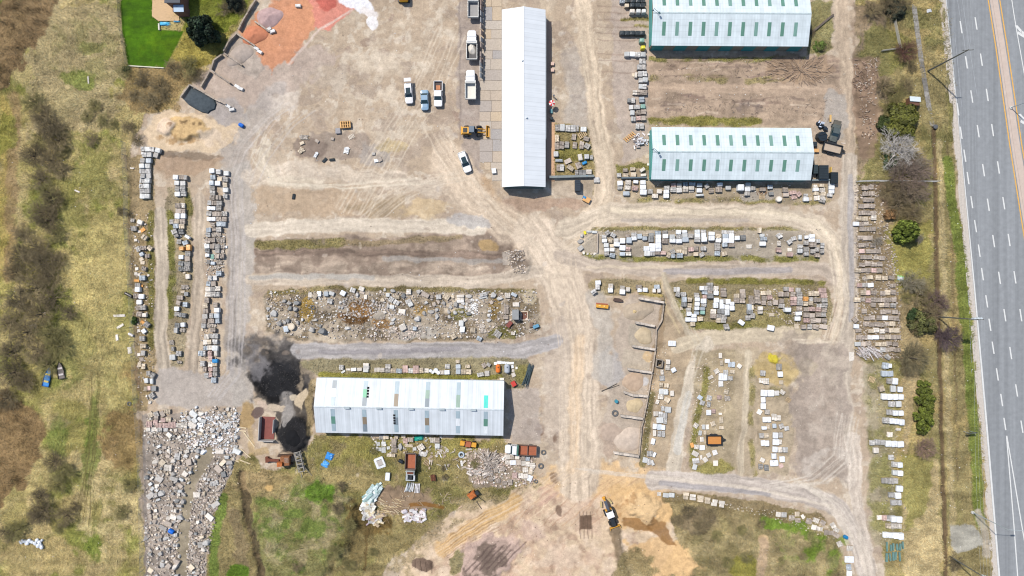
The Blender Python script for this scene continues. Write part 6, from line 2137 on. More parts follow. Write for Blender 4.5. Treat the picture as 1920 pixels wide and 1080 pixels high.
T1 = pole('tall dark utility pole on the verge north of the evergreens', 1740, 133, 14.0, .2, ((13.7, 1, .05, 2.2),))
T2 = pole('utility pole with three transformers rising from the evergreen clump', 1758, 594, 14.0, .17, ((13.6, 1, 0, 2.6),), ((-.2, .1, 12.4), (.45, .12, 12.4), (1.05, .14, 12.4)))
T3 = pole('utility pole with three transformers at the bottom of the verge', 1781, 1043, 11.5, .17, ((11.2, 1, .1, 2.4),), ((.3, -.1, 10.2), (.95, -.3, 10.2), (1.6, -.5, 10.2)))
T0 = (XY(1715, -330)[0], XY(1715, -330)[1], 14.0)
T4 = (XY(1800, 1500)[0], XY(1800, 1500)[1], 12.5)
WIRE = mat('wire', col(196, 200, 204), .5, noise=.0)
for k, off in enumerate((-1.0, -.35, .35, 1.0)):
    mb = MB()
    for A, B in ((T0, T1), (T1, T2), (T2, T3), (T3, T4)):
        prev = None
        for s in range(13):
            u = s / 12
            p = Vector(A).lerp(Vector(B), u) + Vector((off, 0, .25 - 4 * .8 * u * (1 - u)))
            if prev is not None:
                mb.tube(prev, p, .014, .014, 3, cap=False)
            prev = p
    tag(mb.build('power_line', WIRE), 'thin pale overhead wire along the highway, %s strand counted from the verge' % nth(k + 1), 'wire', 'overhead wires along the highway')


def lamp(label, px, py, h, dx, dy, reach):
    X, Y, Z = P(px, py)
    t = thing('street_lamp', label, 'street lamp', (X, Y, Z))
    mb = MB()
    mb.disc((0, 0, 0), .34, .35, 12)
    mb.build('base', mat('lamp_base', col(216, 214, 206), .8), t)
    mb = MB()
    mb.tube((0, 0, 0), (0, 0, h), .11, .07, 8)
    mb.build('post', GALV, t)
    mb = MB()
    mb.tube((0, 0, h - .1), (dx * reach, dy * reach, h + .4), .06, .04, 6)
    mb.build('arm', GALV, t)
    mb = MB()
    mb.box((dx * (reach + .4), dy * (reach + .4), h + .42), (1.0, .34, .16), math.atan2(dy, dx), taper=.8)
    mb.build('lamp_head', mat('lamp_head', col(70, 74, 78), .5), t)


lamp('galvanised street lamp with a white base on the southern verge', 1822, 960, 11.4, 1, 0, 3.2)
lamp('galvanised street lamp standing in the highway median', 1895, 202, 9.5, 1, .12, 3.0)
X, Y, Z = P(1811, 808)
t = thing('road_sign', 'small dark road sign on two thin legs on the green verge', 'sign', (X, Y, Z), .1)
mb = MB()
mb.box((-.6, 0, 1.0), (.08, .08, 2.0)); mb.box((.6, 0, 1.0), (.08, .08, 2.0))
mb.build('leg', GALV, t)
mb = MB()
mb.box((0, 0, 2.2), (2.2, .06, .9))
mb.build('panel', mat('sign_back', col(90, 96, 96), .5), t)


def wire_fence(label, pts, h=1.9, post=3.0, name='chain_link_fence', rgb=(150, 152, 148), rails=(0.1, .5, .95, 1.4, 1.85), r=.022):
    X0, Y0, Z0 = P(*pts[0])
    t = thing(name, label, 'fence', (X0, Y0, Z0))
    fm = mat('fence_wire_%d' % rgb[0], col(*rgb), .5, noise=.08)
    pm = MB()
    pm.tube((0, 0, -.2), (0, 0, h + .1), .045, .045, 5)
    pme = pm.mesh('post', fm)
    mb = MB()
    last = None
    for a, b_ in zip(pts[:-1], pts[1:]):
        A, B = Vector(P(*a)), Vector(P(*b_))
        n = max(1, round((B - A).length / post))
        for k in range(n + (1 if b_ == pts[-1] else 0)):
            p = A.lerp(B, k / n) - Vector((X0, Y0, Z0))
            link('post', pme, t, p)
        for z in rails:
            mb.tube(A - Vector((X0, Y0, Z0 - z * h / 1.9)), B - Vector((X0, Y0, Z0 - z * h / 1.9)), r, r, 3, cap=False)
        q = (B - A).length
        m_ = int(q / .55)
        for k in range(m_):       # diagonal wires
            p = A.lerp(B, k / m_) - Vector((X0, Y0, Z0))
            s = A.lerp(B, min(1, (k + 2) / m_)) - Vector((X0, Y0, Z0))
            mb.tube(p, s + Vector((0, 0, h)), .008, .008, 3, cap=False)
            mb.tube(p + Vector((0, 0, h)), s, .008, .008, 3, cap=False)
    mb.build('wire_mesh', fm, t)


wire_fence('long grey wire fence between the stone rows and the western field', [(236, 268), (239, 340), (241, 420), (244, 480), (249, 560), (252, 640), (256, 720), (262, 800), (266, 880), (268, 960), (270, 1040), (271, 1120)])
wire_fence('grey wire fence running east from the track to the ditch', [(1604, 341), (1640, 340), (1690, 341), (1756, 341)], rgb=(190, 190, 186), r=.04)
wire_fence('low dark wire fence along the west edge of the lawn', [(222, -20), (229, 60), (240, 122)], 1.2, rgb=(110, 112, 100))
wire_fence('pale garden fence enclosing a square on the eastern verge', [(1676, 40), (1686, 92), (1652, 96)], 1.0, rgb=(206, 200, 186), r=.05)


def barrier(label, a, b_, h, w, rgb, name='low_wall'):
    A, B = Vector(P(*a)), Vector(P(*b_))
    mb = MB()
    c = (A + B) / 2
    d = B - A
    mb.box((0, 0, h / 2), (d.length, w, h), jit=.02)
    return tag(mb.build(name, mat('bar_%d_%d_%d' % rgb, col(*rgb), .8, noise=.15), None, c, math.atan2(d.y, d.x)), label, 'barrier')


barrier('grey green railing closing the stone yard beside the long hall', (1029, 333), (1113, 331), 1.1, .5, (140, 148, 148), 'railing')
barrier('dark grey railing behind the pallets at the green hall corner', (1164, 335), (1211, 334), 1.1, .3, (106, 120, 128), 'railing')
barrier('grey railing in front of the black bins by the green hall', (1519, 339), (1560, 338), 1.1, .3, (140, 152, 154), 'railing')
barrier('thin kerb wall closing the paved bed on the upper island', (1120, 437), (1119.5, 474), .5, .3, (186, 172, 156), 'kerb_wall')
barrier('white garden edging along the south end of the lawn', (242, 124), (308, 128), .3, .2, (226, 222, 200), 'edging')
barrier('white garden edging beside the blue tarp', (299, 45), (299.5, 57), .4, .3, (226, 222, 206), 'edging')
barrier('pale timber lying across the sand ground near the boom', (867, 948), (859, 953), .2, .25, (222, 190, 160), 'timber')
barrier('fallen grey bough lying east of the green hall', (1518, 64), (1562, 28), .35, .45, (110, 98, 88), 'fallen_log')
for i, (a, b_) in enumerate((((450, 862), (470, 870)), ((430, 858), (448, 866)), ((424, 896), (447, 907)), ((452, 842), (470, 858)), ((446, 800), (462, 803)), ((446, 806), (462, 809)), ((457, 810), (478, 838)))):
    barrier('pale loose plank beside the rubble field, %s of seven from the south' % nth((7 - i)), a, b_, .15, .22, (226, 206, 170), 'plank')
barrier('long thin dark pipe on the sand ground', (893, 940), (903, 954), .15, .18, (96, 84, 76), 'pipe')
for i, (a, b_) in enumerate((((1128, 734), (1157, 719)), ((1128, 733), (1161, 722)))):
    barrier('thin dark bar on the ground west of the sand bays, %s of two' % nth(i + 1), a, b_, .12, .12, (70, 66, 62), 'bar')

# display racks beside the parked trucks
for i, (x, y, n) in enumerate(((905, 4, 2), (904.5, 25, 2), (904.5, 48, 2), (905, 66, 1), (905, 84, 2), (904, 112, 2), (903.5, 134, 3))):
    X, Y, Z = P(x, y)
    t = thing('display_rack', 'leaning stone sample rack, %s from the north along the paving' % nth(i + 1), 'rack', (X, Y, Z), 0, 'sample racks along the paving')
    for k in range(n):
        mb = MB()
        mb.box((0, 0, 0), (.12, 1.1, 2.0), ry=-.35)
        for q in range(3):
            mb.box((-.1, -.33 + q * .33, .0), (.05, .26, 1.5), ry=-.35, tone=.8)
        o = mb.build('panel', tint_mat('rack_panel', .5, .15, 3), t, (0, (n - 1) * .65 - k * 1.3, 1.0))
        o.color = (*col(*random.choice([(196, 176, 164), (206, 206, 204), (170, 172, 176), (186, 160, 148)])), 1)
        mb = MB()
        mb.box((.45, 0, .05), (.9, .08, .1)); mb.box((.3, 0, .5), (.08, .9, .9))
        mb.build('stand', mat('rack_stand', col(80, 84, 88), .5), t, (0, (n - 1) * .65 - k * 1.3, 0))

# ------------------------------------------------------------------ vehicles (local +x = front)
TYRE = mat('tyre', (.018, .018, .019), .85, noise=.15)
RIM = mat('rim', col(150, 152, 156), .4)
GLASS = mat('car_glass', (.012, .028, .034), .08, noise=.05, spec=.6)
BLACKM = mat('black_metal', col(46, 50, 54), .5, noise=.15)
RUST = mat('rust', col(176, 104, 74), .8, noise=.18, scale=1.5)
RUSTD = mat('dark_rust', col(120, 70, 52), .85, noise=.25, scale=2)
YEL = mat('machine_yellow', col(232, 170, 60), .5, noise=.12)
ORG = mat('machine_orange', col(190, 108, 52), .75, noise=.45, scale=3)
_wm = {}


def wheel_part(t, x, y, r, w, rim=True):
    k = (round(r, 2), round(w, 2))
    if k not in _wm:
        mb = MB(); mb.ring((0, 0, 0), r, r * .55, w, 'Y', 14)
        m2 = MB()
        m2.tube((0, -w * .35, 0), (0, w * .35, 0), r * .56, r * .56, 10)
        _wm[k] = (mb.mesh('tyre', TYRE), m2.mesh('rim', RIM))
    o = link('wheel', _wm[k][0], t, (x, y, r))
    link('rim', _wm[k][1], o)


def vehicle(name, label, cat, px, py, deg, h=1.4):
    X, Y, Z = P(px, py, h)
    return thing(name, label, cat, (X, Y, Z), math.radians(deg))


def paint(name, rgb, rough=.28):
    return mat('paint_' + name, col(*rgb), rough, noise=.03, spec=.5)


def shell(t, name, m, L, W, z0, z1, x0=0, nose=.94, r=.35, crown=.05):
    mb = MB()
    mb.loft([rrect(L * .96, W * .94, z0, r, x0, nose), rrect(L, W, z0 + (z1 - z0) * .25, r, x0, nose), rrect(L, W, z0 + (z1 - z0) * .7, r, x0, nose), rrect(L * .97, W * .93, z1, r * .8, x0, nose),
             rrect(L * .7, W * .6, z1 + crown, r * .5, x0, nose)])
    return mb.build(name, m, t, smooth=False)


def cabin(t, m, xb0, xb1, xt0, xt1, wb, wt, z0, z1, roof=True):
    mb = MB()
    mb.add([(xb0, -wb, z0), (xb1, -wb, z0), (xb1, wb, z0), (xb0, wb, z0), (xt0, -wt, z1), (xt1, -wt, z1), (xt1, wt, z1), (xt0, wt, z1)],
           [(4, 5, 6, 7), (0, 1, 5, 4), (1, 2, 6, 5), (2, 3, 7, 6), (3, 0, 4, 7)])
    mb.build('window', GLASS, t)
    mb = MB()
    q = .05
    mb.loft([rrect(xt1 - xt0 + q, 2 * wt + q, z1, .12, (xt0 + xt1) / 2), rrect(xt1 - xt0 - .05, 2 * wt - .04, z1 + .06, .12, (xt0 + xt1) / 2)])
    for s in (-1, 1):
        mb.tube((xb1, s * wb, z0), (xt1, s * wt, z1), .05, .05, 4)
        mb.tube((xb0, s * wb, z0), (xt0, s * wt, z1), .06, .06, 4)
        mx_ = (xb0 + xb1) / 2
        mb.tube((mx_, s * wb, z0), ((xt0 + xt1) / 2, s * wt, z1), .05, .05, 4)
    mb.build('roof', m, t)


def lights(t, x, y, z):
    for s in (-1, 1):
        mb = MB()
        mb.box((x, s * y, z), (.14, .34, .14))
        mb.build('headlight', mat('lamp_glass', col(236, 238, 240), .2), t)
        mb = MB()
        mb.box((x * .28, s * (y + .36), z + .38), (.14, .2, .12))
        mb.build('wing_mirror', BLACKM, t)


def car(label, px, py, deg, L, W, m, roofglass=False, suv=True, name='car', cat='car'):
    t = vehicle(name, label, cat, px, py, deg, 1.5)
    shell(t, 'body', m, L, W, .28, .95, 0, .90, .45)
    hx = L / 2
    cabin(t, m, -hx + (.15 if suv else .75), hx - 1.30, -hx + (.45 if suv else 1.35), hx - 2.15, W * .45, W * .39, .93, 1.62 if suv else 1.42)
    if roofglass:
        mb = MB(); mb.box((-.05 * L, 0, (1.62 if suv else 1.42) + .07), (1.5, W * .55, .03)); mb.build('roof_glass', GLASS, t)
    for x in (hx - .95, -hx + .9):
        for s in (-1, 1):
            wheel_part(t, x, s * (W / 2 - .1), .35, .22)
    lights(t, hx - .12, W * .30, .7)
    mb = MB(); mb.box((hx - .02, 0, .42), (.1, W * .8, .22)); mb.box((-hx + .02, 0, .42), (.1, W * .8, .22)); mb.build('bumper', BLACKM, t)
    return t


WHITE = paint('white', (246, 247, 248))
t = car('white estate car with a raised tailgate, leftmost of the three parked together', 765.5, 173, -86, 4.7, 1.9, paint('silver', (232, 232, 234)), True)
mb = MB(); mb.box((-2.75, 0, 1.75), (.85, 1.5, .08), ry=-.15); mb.build('tailgate', paint('silver', (232, 232, 234)), t)
car('slate blue saloon car parked between two white vehicles', 795.5, 186, -88, 4.6, 1.85, paint('slate', (132, 164, 190)), False, False)
car('white car with a black roof panel parked alone beside the paving', 871, 302.5, -70, 4.9, 1.95, WHITE, True)


def pickup(label, px, py, deg):
    t = vehicle('pickup_truck', label, 'pickup truck', px, py, deg, 1.5)
    L, W = 5.7, 1.98
    shell(t, 'body', WHITE, 3.5, W, .35, 1.08, 1.1, .93, .4)
    cabin(t, WHITE, -.62, 1.55, -.45, .75, .90, .78, 1.05, 1.78)
    mb = MB()
    mb.box((-1.75, .93, .82), (2.2, .12, .62)); mb.box((-1.75, -.93, .82), (2.2, .12, .62)); mb.box((-2.82, 0, .82), (.1, 1.98, .62)); mb.box((-.68, 0, .82), (.1, 1.9, .62))
    mb.build('bed_side', WHITE, t)
    mb = MB(); mb.box((-1.75, 0, .58), (2.1, 1.75, .1)); mb.build('bed_floor', mat('bed_liner', col(96, 84, 80), .8), t)
    for x in (1.9, -1.65):
        for s in (-1, 1):
            wheel_part(t, x, s * .88, .39, .26)
    lights(t, 2.75, .62, .8)
    return t


t = pickup('white pickup truck with an orange crate in its open bed', 821, 174.5, -90)
X, Y, Z = t.location
mb = MB()
for k in range(4):
    mb.box((0, -.33 + k * .22, .08), (1.0, .18, .12), tone=random.uniform(.9, 1.1))
mb.box((0, 0, .03), (.95, .8, .06))
o = mb.build('crate', mat('orange_wood', col(220, 150, 106), .8, noise=.2), None, (X, Y + 1.45, Z + .62), math.pi / 2)
tag(o, 'orange wooden crate lying in the bed of the white pickup', 'crate')


def dump(label, px, py, deg, box_in, load=None, L=6.2, cabm=WHITE, boxm=None, cut=False):
    t = vehicle('dump_truck', label, 'dump truck', px, py, deg, 2.0)
    boxm = boxm or mat('box_white', col(232, 230, 222), .6, noise=.08)
    mb = MB()
    mb.box((-.2, .42, .75), (6.0, .16, .24)); mb.box((-.2, -.42, .75), (6.0, .16, .24))
    mb.build('chassis', BLACKM, t)
    if cabm:
        shell(t, 'hood', cabm, 1.5, 2.0, .7, 1.45, 2.55, .86, .35)
        mb = MB(); mb.box((1.15, 0, 1.2), (1.5, 2.15, 1.0), jit=.0); mb.build('cab', cabm, t)
        cabin(t, cabm, .42, 1.92, .50, 1.55, 1.04, .96, 1.68, 2.35)
        lights(t, 3.2, .7, 1.05)
    x0, x1, w, z0, z1 = -3.2, .25, 1.14, 1.12, 2.05
    cx = (x0 + x1) / 2
    mb = MB(); mb.box((cx, 0, z0), (x1 - x0, 2 * w, .12)); mb.build('box_floor', box_in, t)
    mb = MB()
    for s in (-1, 1):
        mb.box((cx, s * w, (z0 + z1) / 2), (x1 - x0 + .1, .12, z1 - z0))
        for k in range(4):
            mb.box((x0 + .4 + k * .9, s * (w + .09), (z0 + z1) / 2), (.12, .08, z1 - z0 - .1))
    mb.box((x1, 0, (z0 + z1) / 2 + .1), (.12, 2 * w + .1, z1 - z0 + .2))
    mb.build('box_side', boxm, t)
    mb = MB(); mb.box((x0, 0, (z0 + z1) / 2 - .05), (.12, 2 * w, z1 - z0 - .1)); mb.build('tailgate', boxm, t)
    if cabm:
        mb = MB(); mb.box((x1 + .25, 0, z1 + .22), (.55, 2 * w + .1, .08)); mb.build('cab_shield', boxm, t)
    for x in (2.35, -1.7, -2.6) if L > 6.5 else (2.35, -2.0):
        for s in (-1, 1):
            wheel_part(t, x, s * .98, .48, .3)
    return t


dump('white dump truck with an empty grey box, cut by the upper edge', 887, 4, 90, mat('box_grey', col(160, 158, 156), .6, noise=.1))
dump('white dump truck carrying a pale gravel load, middle of the parked row', 884.5, 83, 90, mat('box_dark', col(92, 90, 90), .6, noise=.15))
dump('white dump truck with an empty cream box, nearest the yellow loader', 882, 157.5, 90, mat('box_cream', col(236, 232, 220), .6, noise=.06))
X, Y, Z = P(884.5, 90, 1.6)
p_ = pile('pale gravel load heaped in the box of the middle dump truck', 884.5, 91, 8.0, 12, 0, .75, (236, 228, 214), seed=31, name='gravel_load', cat='gravel load', flat=.3)
p_.location = (X, Y, Z + 1.2)

# wrecked dump truck with rusty box, front to the south
t = dump('stripped dump truck with a rusty box standing in the grass', 769, 878, -92, RUST, cabm=None, boxm=mat('dull_steel', col(122, 108, 100), .6, noise=.2))
mb = MB(); mb.box((1.15, 0, 1.0), (1.0, 1.9, .9), jit=.08); mb.box((.75, 0, 1.75), (.12, 2.1, .5)); mb.build('cab', mat('grey_panel', col(190, 196, 196), .5, noise=.25), t)
mb = MB(); mb.box((1.1, 0, 1.5), (.7, 1.4, .1)); mb.build('seat', RUSTD, t)
mb = MB(); mb.box((2.2, 0, .95), (.9, .7, .7), jit=.08); mb.box((2.2, .3, 1.35), (.5, .25, .2)); mb.box((2.0, -.3, 1.3), (.4, .25, .25)); mb.build('engine', BLACKM, t)
mb = MB()
for s in (-1, 1):
    mb.box((2.3, s * .85, .95), (1.1, .4, .12), rx=s * .3, jit=.04)
mb.box((2.95, 0, .9), (.16, 2.0, .5)); mb.build('fender', mat('chrome_grey', col(206, 212, 216), .35, noise=.2), t)

# green and white stake truck facing west
t = vehicle('stake_truck', 'white and green stake truck with a rusty flatbed facing west', 'truck', 977, 844.5, 177, 1.8)
mb = MB(); mb.box((-.2, .4, .7), (6.2, .16, .24)); mb.box((-.2, -.4, .7), (6.2, .16, .24)); mb.build('chassis', BLACKM, t)
shell(t, 'hood', WHITE, 1.3, 1.95, .7, 1.4, 2.95, .84, .35)
mb = MB(); mb.box((1.6, 0, 1.15), (1.5, 2.05, 1.0)); mb.build('cab', WHITE, t)
cabin(t, WHITE, .9, 2.35, 1.0, 1.95, 1.0, .92, 1.63, 2.2)
mb = MB(); mb.box((.75, 0, 1.5), (.3, 2.3, 1.3)); mb.build('headboard', mat('dark_green', col(70, 120, 106), .6, noise=.2), t)
mb = MB(); mb.box((-1.4, 0, 1.02), (4.0, 2.2, .12)); mb.build('flatbed', RUST, t)
mb = MB()
for s in (-1, 1):
    mb.box((-1.4, s * 1.12, 1.35), (4.1, .1, .6))
mb.box((-1.45, 0, 1.3), (.14, 2.2, .5)); mb.box((-3.45, 0, 1.3), (.12, 2.2, .5)); mb.build('bed_side', mat('grey_rust', col(122, 96, 84), .8, noise=.2), t)
for x in (2.6, -2.2):
    for s in (-1, 1):
        wheel_part(t, x, s * .95, .45, .28)
lights(t, 3.5, .6, 1.0)


def loader(label, px, py, deg):
    t = vehicle('wheel_loader', label, 'wheel loader', px, py, deg, 2.0)
    mb = MB(); mb.loft([rrect(2.2, 1.6, .6, .2, -1.6), rrect(2.2, 1.6, 1.5, .2, -1.6), rrect(2.0, 1.4, 1.75, .2, -1.6)]); mb.build('body', YEL, t)
    mb = MB(); mb.box((-2.75, 0, 1.1), (.2, 1.8, .9)); mb.build('counterweight', YEL, t)
    cabin(t, mat('cab_grey', col(110, 124, 138), .5, noise=.1), -1.1, .35, -1.0, .15, .72, .66, 1.6, 2.75)
    mb = MB(); mb.box((-1.9, 0, 1.8), (.9, 1.0, .08)); mb.build('engine_grille', BLACKM, t)
    mb = MB(); mb.box((.9, 0, .9), (1.3, .9, .7), jit=.03); mb.build('front_frame', BLACKM, t)
    for s in (-1, 1):
        mb = MB(); mb.tube((.9, s * .38, 1.4), (2.5, s * .38, .8), .14, .12, 5); mb.build('lift_arm', YEL, t)
    mb = MB()
    mb.box((2.75, 0, .5), (.12, 2.5, .9)); mb.box((3.1, 0, .1), (.75, 2.5, .1))
    for s in (-1, 1):
        mb.box((3.0, s * 1.2, .45), (.6, .08, .7))
    mb.build('bucket', YEL, t)
    for x in (-1.6, 1.15):
        for s in (-1, 1):
            wheel_part(t, x, s * .95, .62, .45)
    return t


loader('yellow wheel loader parked against the edge of the display paving', 888, 243.5, 0)

# backhoe loader, front bucket to the south
t = vehicle('backhoe_loader', 'yellow backhoe loader with a white cab roof on the orange sand', 'backhoe', 1145, 967, -69, 2.2)
mb = MB(); mb.loft([rrect(2.6, 1.0, .7, .2, 1.6), rrect(2.6, 1.0, 1.35, .2, 1.6), rrect(2.4, .85, 1.5, .2, 1.6)]); mb.build('hood', BLACKM, t)
cabin(t, mat('cab_roof_white', col(250, 246, 246), .5), -.95, .35, -.95, .4, .74, .78, 1.3, 2.6)
mb = MB(); mb.box((-.3, 0, .9), (1.8, 1.5, .8)); mb.build('body', YEL, t)
for s in (-1, 1):
    mb = MB(); mb.tube((.6, s * .62, 1.5), (3.0, s * .62, .6), .11, .1, 5); mb.build('lift_arm', BLACKM, t)
    wheel_part(t, -.55, s * .95, .78, .45)
    wheel_part(t, 2.1, s * .85, .5, .35)
mb = MB(); mb.box((3.2, 0, .5), (.12, 2.4, .9)); mb.box((3.5, 0, .12), (.7, 2.4, .1)); mb.box((3.45, 1.15, .5), (.6, .08, .7)); mb.box((3.45, -1.15, .5), (.6, .08, .7)); mb.build('bucket', YEL, t)
mb = MB(); mb.box((-2.3, 0, 1.9), (2.4, .62, .6), ry=.18); mb.box((-2.1, 0, 2.2), (1.8, .5, .2), ry=.18); mb.build('boom', mat('boom_grey', col(96, 102, 112), .5), t)
mb = MB(); mb.box((-3.5, 0, 1.2), (.5, .35, 1.8)); mb.box((-3.6, .0, .4), (.6, .7, .5)); mb.build('dipper', YEL, t)
for s in (-1, 1):
    mb = MB(); mb.box((-2.6, s * 1.05, .7), (1.3, .4, .18), s * .3); mb.build('stabiliser', mat('stab', col(206, 184, 130), .7), t)

# rusty excavator
t = vehicle('excavator', 'rusty orange excavator with its boom laid to the west', 'excavator', 524, 865, 182, 1.8)
for s in (-1, 1):
    mb = MB(); mb.loft([rrect(3.2, .5, .0, .2, -.9), rrect(3.4, .5, .4, .24, -.9), rrect(3.2, .5, .8, .2, -.9)])
    mb.build('track', mat('track_rust', col(86, 66, 54), .85, noise=.3), t, (0, s * .95, 0))
mb = MB(); mb.box((-1.2, 0, 1.4), (2.0, 2.0, 1.1), jit=.06); mb.build('house', mat('worn_orange', col(150, 98, 62), .8, noise=.5, scale=3.5), t)
mb = MB(); mb.box((-.2, .55, 1.8), (1.1, .95, 1.6), jit=.05); mb.build('cab', ORG, t)
mb = MB(); mb.box((-1.6, -.2, 2.0), (.9, 1.2, .1), jit=.05); mb.build('engine_cover', mat('engine_mix', col(150, 120, 100), .8, noise=.5, scale=4), t)
mb = MB(); mb.box((1.4, -.2, 1.3), (2.6, .55, .5), -.05, ry=.15, jit=.04); mb.build('boom', RUSTD, t)
mb = MB(); mb.box((2.8, -.2, .7), (.6, .8, .8), jit=.05); mb.box((3.2, -.2, .45), (.6, 1.3, .5), jit=.05); mb.build('bucket', RUSTD, t)

# lattice conveyor
X, Y, Z = P(561, 866, 1.5)
t = thing('conveyor_frame', 'rusted steel lattice conveyor frame standing beside the excavator', 'conveyor', (X, Y, Z), math.radians(-76))
LM = mat('lattice', col(166, 160, 150), .6, noise=.2)
mb = MB()
for s in (-1, 1):
    mb.box((0, s * .62, 1.5), (4.6, .14, .2)); mb.box((0, s * .62, .8), (4.6, .12, .12))
for k in range(6):
    mb.box((-2.2 + k * .88, 0, 1.55), (.14, 1.3, .12)); mb.tube((-2.2 + k * .88, .6, .8), (-1.5 + k * .75, .6, 1.5), .05); mb.tube((-2.2 + k * .88, -.6, 1.5), (-1.5 + k * .75, .6, 1.55), .05)
mb.build('truss', LM, t)
mb = MB()
for k in range(3):
    mb.box((-1.6 + k * 1.3, 0, 1.3), (.7, .9, .1), jit=.1)
mb.build('tray', BLACKM, t)
for (x, y) in ((-2, .6), (-2, -.6), (2, .6), (2, -.6)):
    mb = MB(); mb.tube((x, y, 0), (x, y, 1.5), .07); mb.build('leg', LM, t)
mb = MB(); mb.tube((2.2, -.3, 1.2), (5.4, -.9, .2), .1, .09, 5); mb.tube((1.2, .7, 1.3), (4.0, 1.6, .2), .07, .06, 5); mb.build('drawbar', LM, t)

# small yellow machine by the wall, orange engine block
t = vehicle('forklift', 'yellow and rusty forklift against the south wall of the patched shed', 'forklift', 877.5, 833, -8, 1.2)
mb = MB(); mb.loft([rrect(1.2, 1.1, .3, .2, -1.2), rrect(1.2, 1.1, 1.2, .25, -1.2), rrect(.9, .8, 1.4, .25, -1.2)]); mb.build('counterweight', YEL, t)
mb = MB(); mb.box((0, 0, .9), (1.3, 1.2, .9), jit=.05); mb.build('engine', RUST, t)
mb = MB(); mb.loft([rrect(1.1, 1.0, .4, .15, 1.3), rrect(1.1, 1.0, 1.1, .15, 1.3)]); mb.build('hood', YEL, t)
mb = MB(); mb.tube((-.7, .5, 1.0), (-.7, .5, 1.9), .05); mb.tube((-.7, -.5, 1.0), (-.7, -.5, 1.9), .05); mb.box((-.7, 0, 1.5), (.1, 1.0, .1)); mb.build('mast', BLACKM, t)
for x in (-1.1, 1.2):
    for s in (-1, 1):
        wheel_part(t, x, s * .62, .36, .26)
X, Y, Z = P(885.5, 929, 1.0)
t = thing('engine_unit', 'orange rusty engine unit with a long drawbar on the sand edge', 'engine unit', (X, Y, Z), math.radians(35))
mb = MB(); mb.box((0, 0, .7), (1.9, 1.4, 1.0), jit=.08, taper=.9); mb.box((.3, .1, 1.3), (.8, .9, .3), jit=.06); mb.build('housing', ORG, t)
mb = MB(); mb.box((1.25, -.1, .8), (.7, .9, .8), jit=.06); mb.build('engine', BLACKM, t)
mb = MB(); mb.tube((.6, -.6, .4), (1.4, -3.0, .15), .07, .06, 5); mb.build('drawbar', BLACKM, t)
for s in (-1, 1):
    wheel_part(t, -.2, s * .8, .3, .2)

# implements beside the bays
X, Y, Z = P(1129, 574, .7)
t = thing('spreader', 'yellow spreader box with a rusty rim beside the sand bays', 'spreader', (X, Y, Z), math.radians(-6))
mb = MB(); mb.box((0, 0, .55), (2.5, .75, .8), taper=1.1); mb.build('hopper', YEL, t)
mb = MB(); mb.box((-.1, .5, .9), (2.7, .3, .3), jit=.04); mb.build('rim', RUST, t)
for x in (-.6, .5):
    mb = MB(); mb.box((x, .05, 1.0), (.4, .35, .16), jit=.05); mb.build('cap', mat('pale_yellow', col(244, 206, 120), .6), t)
for s in (-1, 1):
    wheel_part(t, s * 1.0, -.45, .28, .2)
X, Y, Z = P(1159, 563, .5)
mb = MB()
mb.loft([[(x * k, y * k2, z) for x, y in ((-1.1, -.1), (-.9, .42), (.2, .45), (1.1, .1), (1.15, -.3), (.3, -.4), (-.8, -.35))] for k, k2, z in ((1, 1, 0), (1.02, 1.05, .4), (.9, .85, .6))])
tag(mb.build('trough', mat('dark_trough', col(92, 74, 66), .8, noise=.25), None, (X, Y, Z), -.1), 'dark brown scorched trough lying beside the tan bank', 'trough')

# trailers
def trailer(label, px, py, deg, L, W, floor, z=.6):
    t = vehicle('trailer', label, 'trailer', px, py, deg, .8)
    mb = MB(); mb.box((0, 0, z), (L, W, .1)); mb.build('floor', floor, t)
    mb = MB()
    for s in (-1, 1):
        mb.box((0, s * W / 2, z + .28), (L + .1, .16, .56)); mb.box((s * L / 2, 0, z + .28), (.16, W, .56))
    mb.build('side', BLACKM, t)
    mb = MB(); mb.tube((L / 2, W * .3, z), (L / 2 + 1.1, 0, .5), .07); mb.tube((L / 2, -W * .3, z), (L / 2 + 1.1, 0, .5), .07); mb.box((L / 2 + .5, 0, .8), (.35, .3, .4)); mb.build('drawbar', BLACKM, t)
    for s in (-1, 1):
        mb = MB(); mb.box((-.1, s * (W / 2 + .18), .78), (1.7, .3, .1)); mb.build('fender', BLACKM, t)
        for x in (-.5, .35):
            wheel_part(t, x, s * (W / 2 + .18), .33, .2)
    return t


trailer('black trailer with an orange plank floor on the middle grass island', 1339, 825, 0, 3.3, 2.0, mat('orange_floor', col(214, 146, 78), .8, noise=.14, scale=2, stretch=(1, 6, 1)))
trailer('black trailer with a beige floor beside the green roofed hall', 1560.5, 278, -14, 4.2, 1.9, mat('beige_floor', col(196, 178, 158), .8, noise=.1))
t = vehicle('pickup_truck', 'dark grey stripped pickup truck beside the black junk', 'pickup truck', 1568.5, 246, -105, 1.5)
shell(t, 'body', mat('dark_olive', col(92, 98, 94), .6, noise=.25), 4.0, 1.8, .35, 1.0, .3, .92, .4)
cabin(t, mat('dark_olive_roof', col(86, 96, 96), .6, noise=.2), -.9, 1.1, -.7, .5, .82, .72, .98, 1.6)
mb = MB(); mb.box((-2.0, 0, .7), (1.2, 1.6, .5), jit=.04); mb.build('bed', mat('bed_olive', col(104, 100, 90), .8, noise=.3), t)
mb = MB(); mb.box((2.4, 0, .6), (.3, 1.9, .3)); mb.build('bumper', BLACKM, t)
for x in (1.6, -1.4):
    for s in (-1, 1):
        wheel_part(t, x, s * .82, .36, .24)


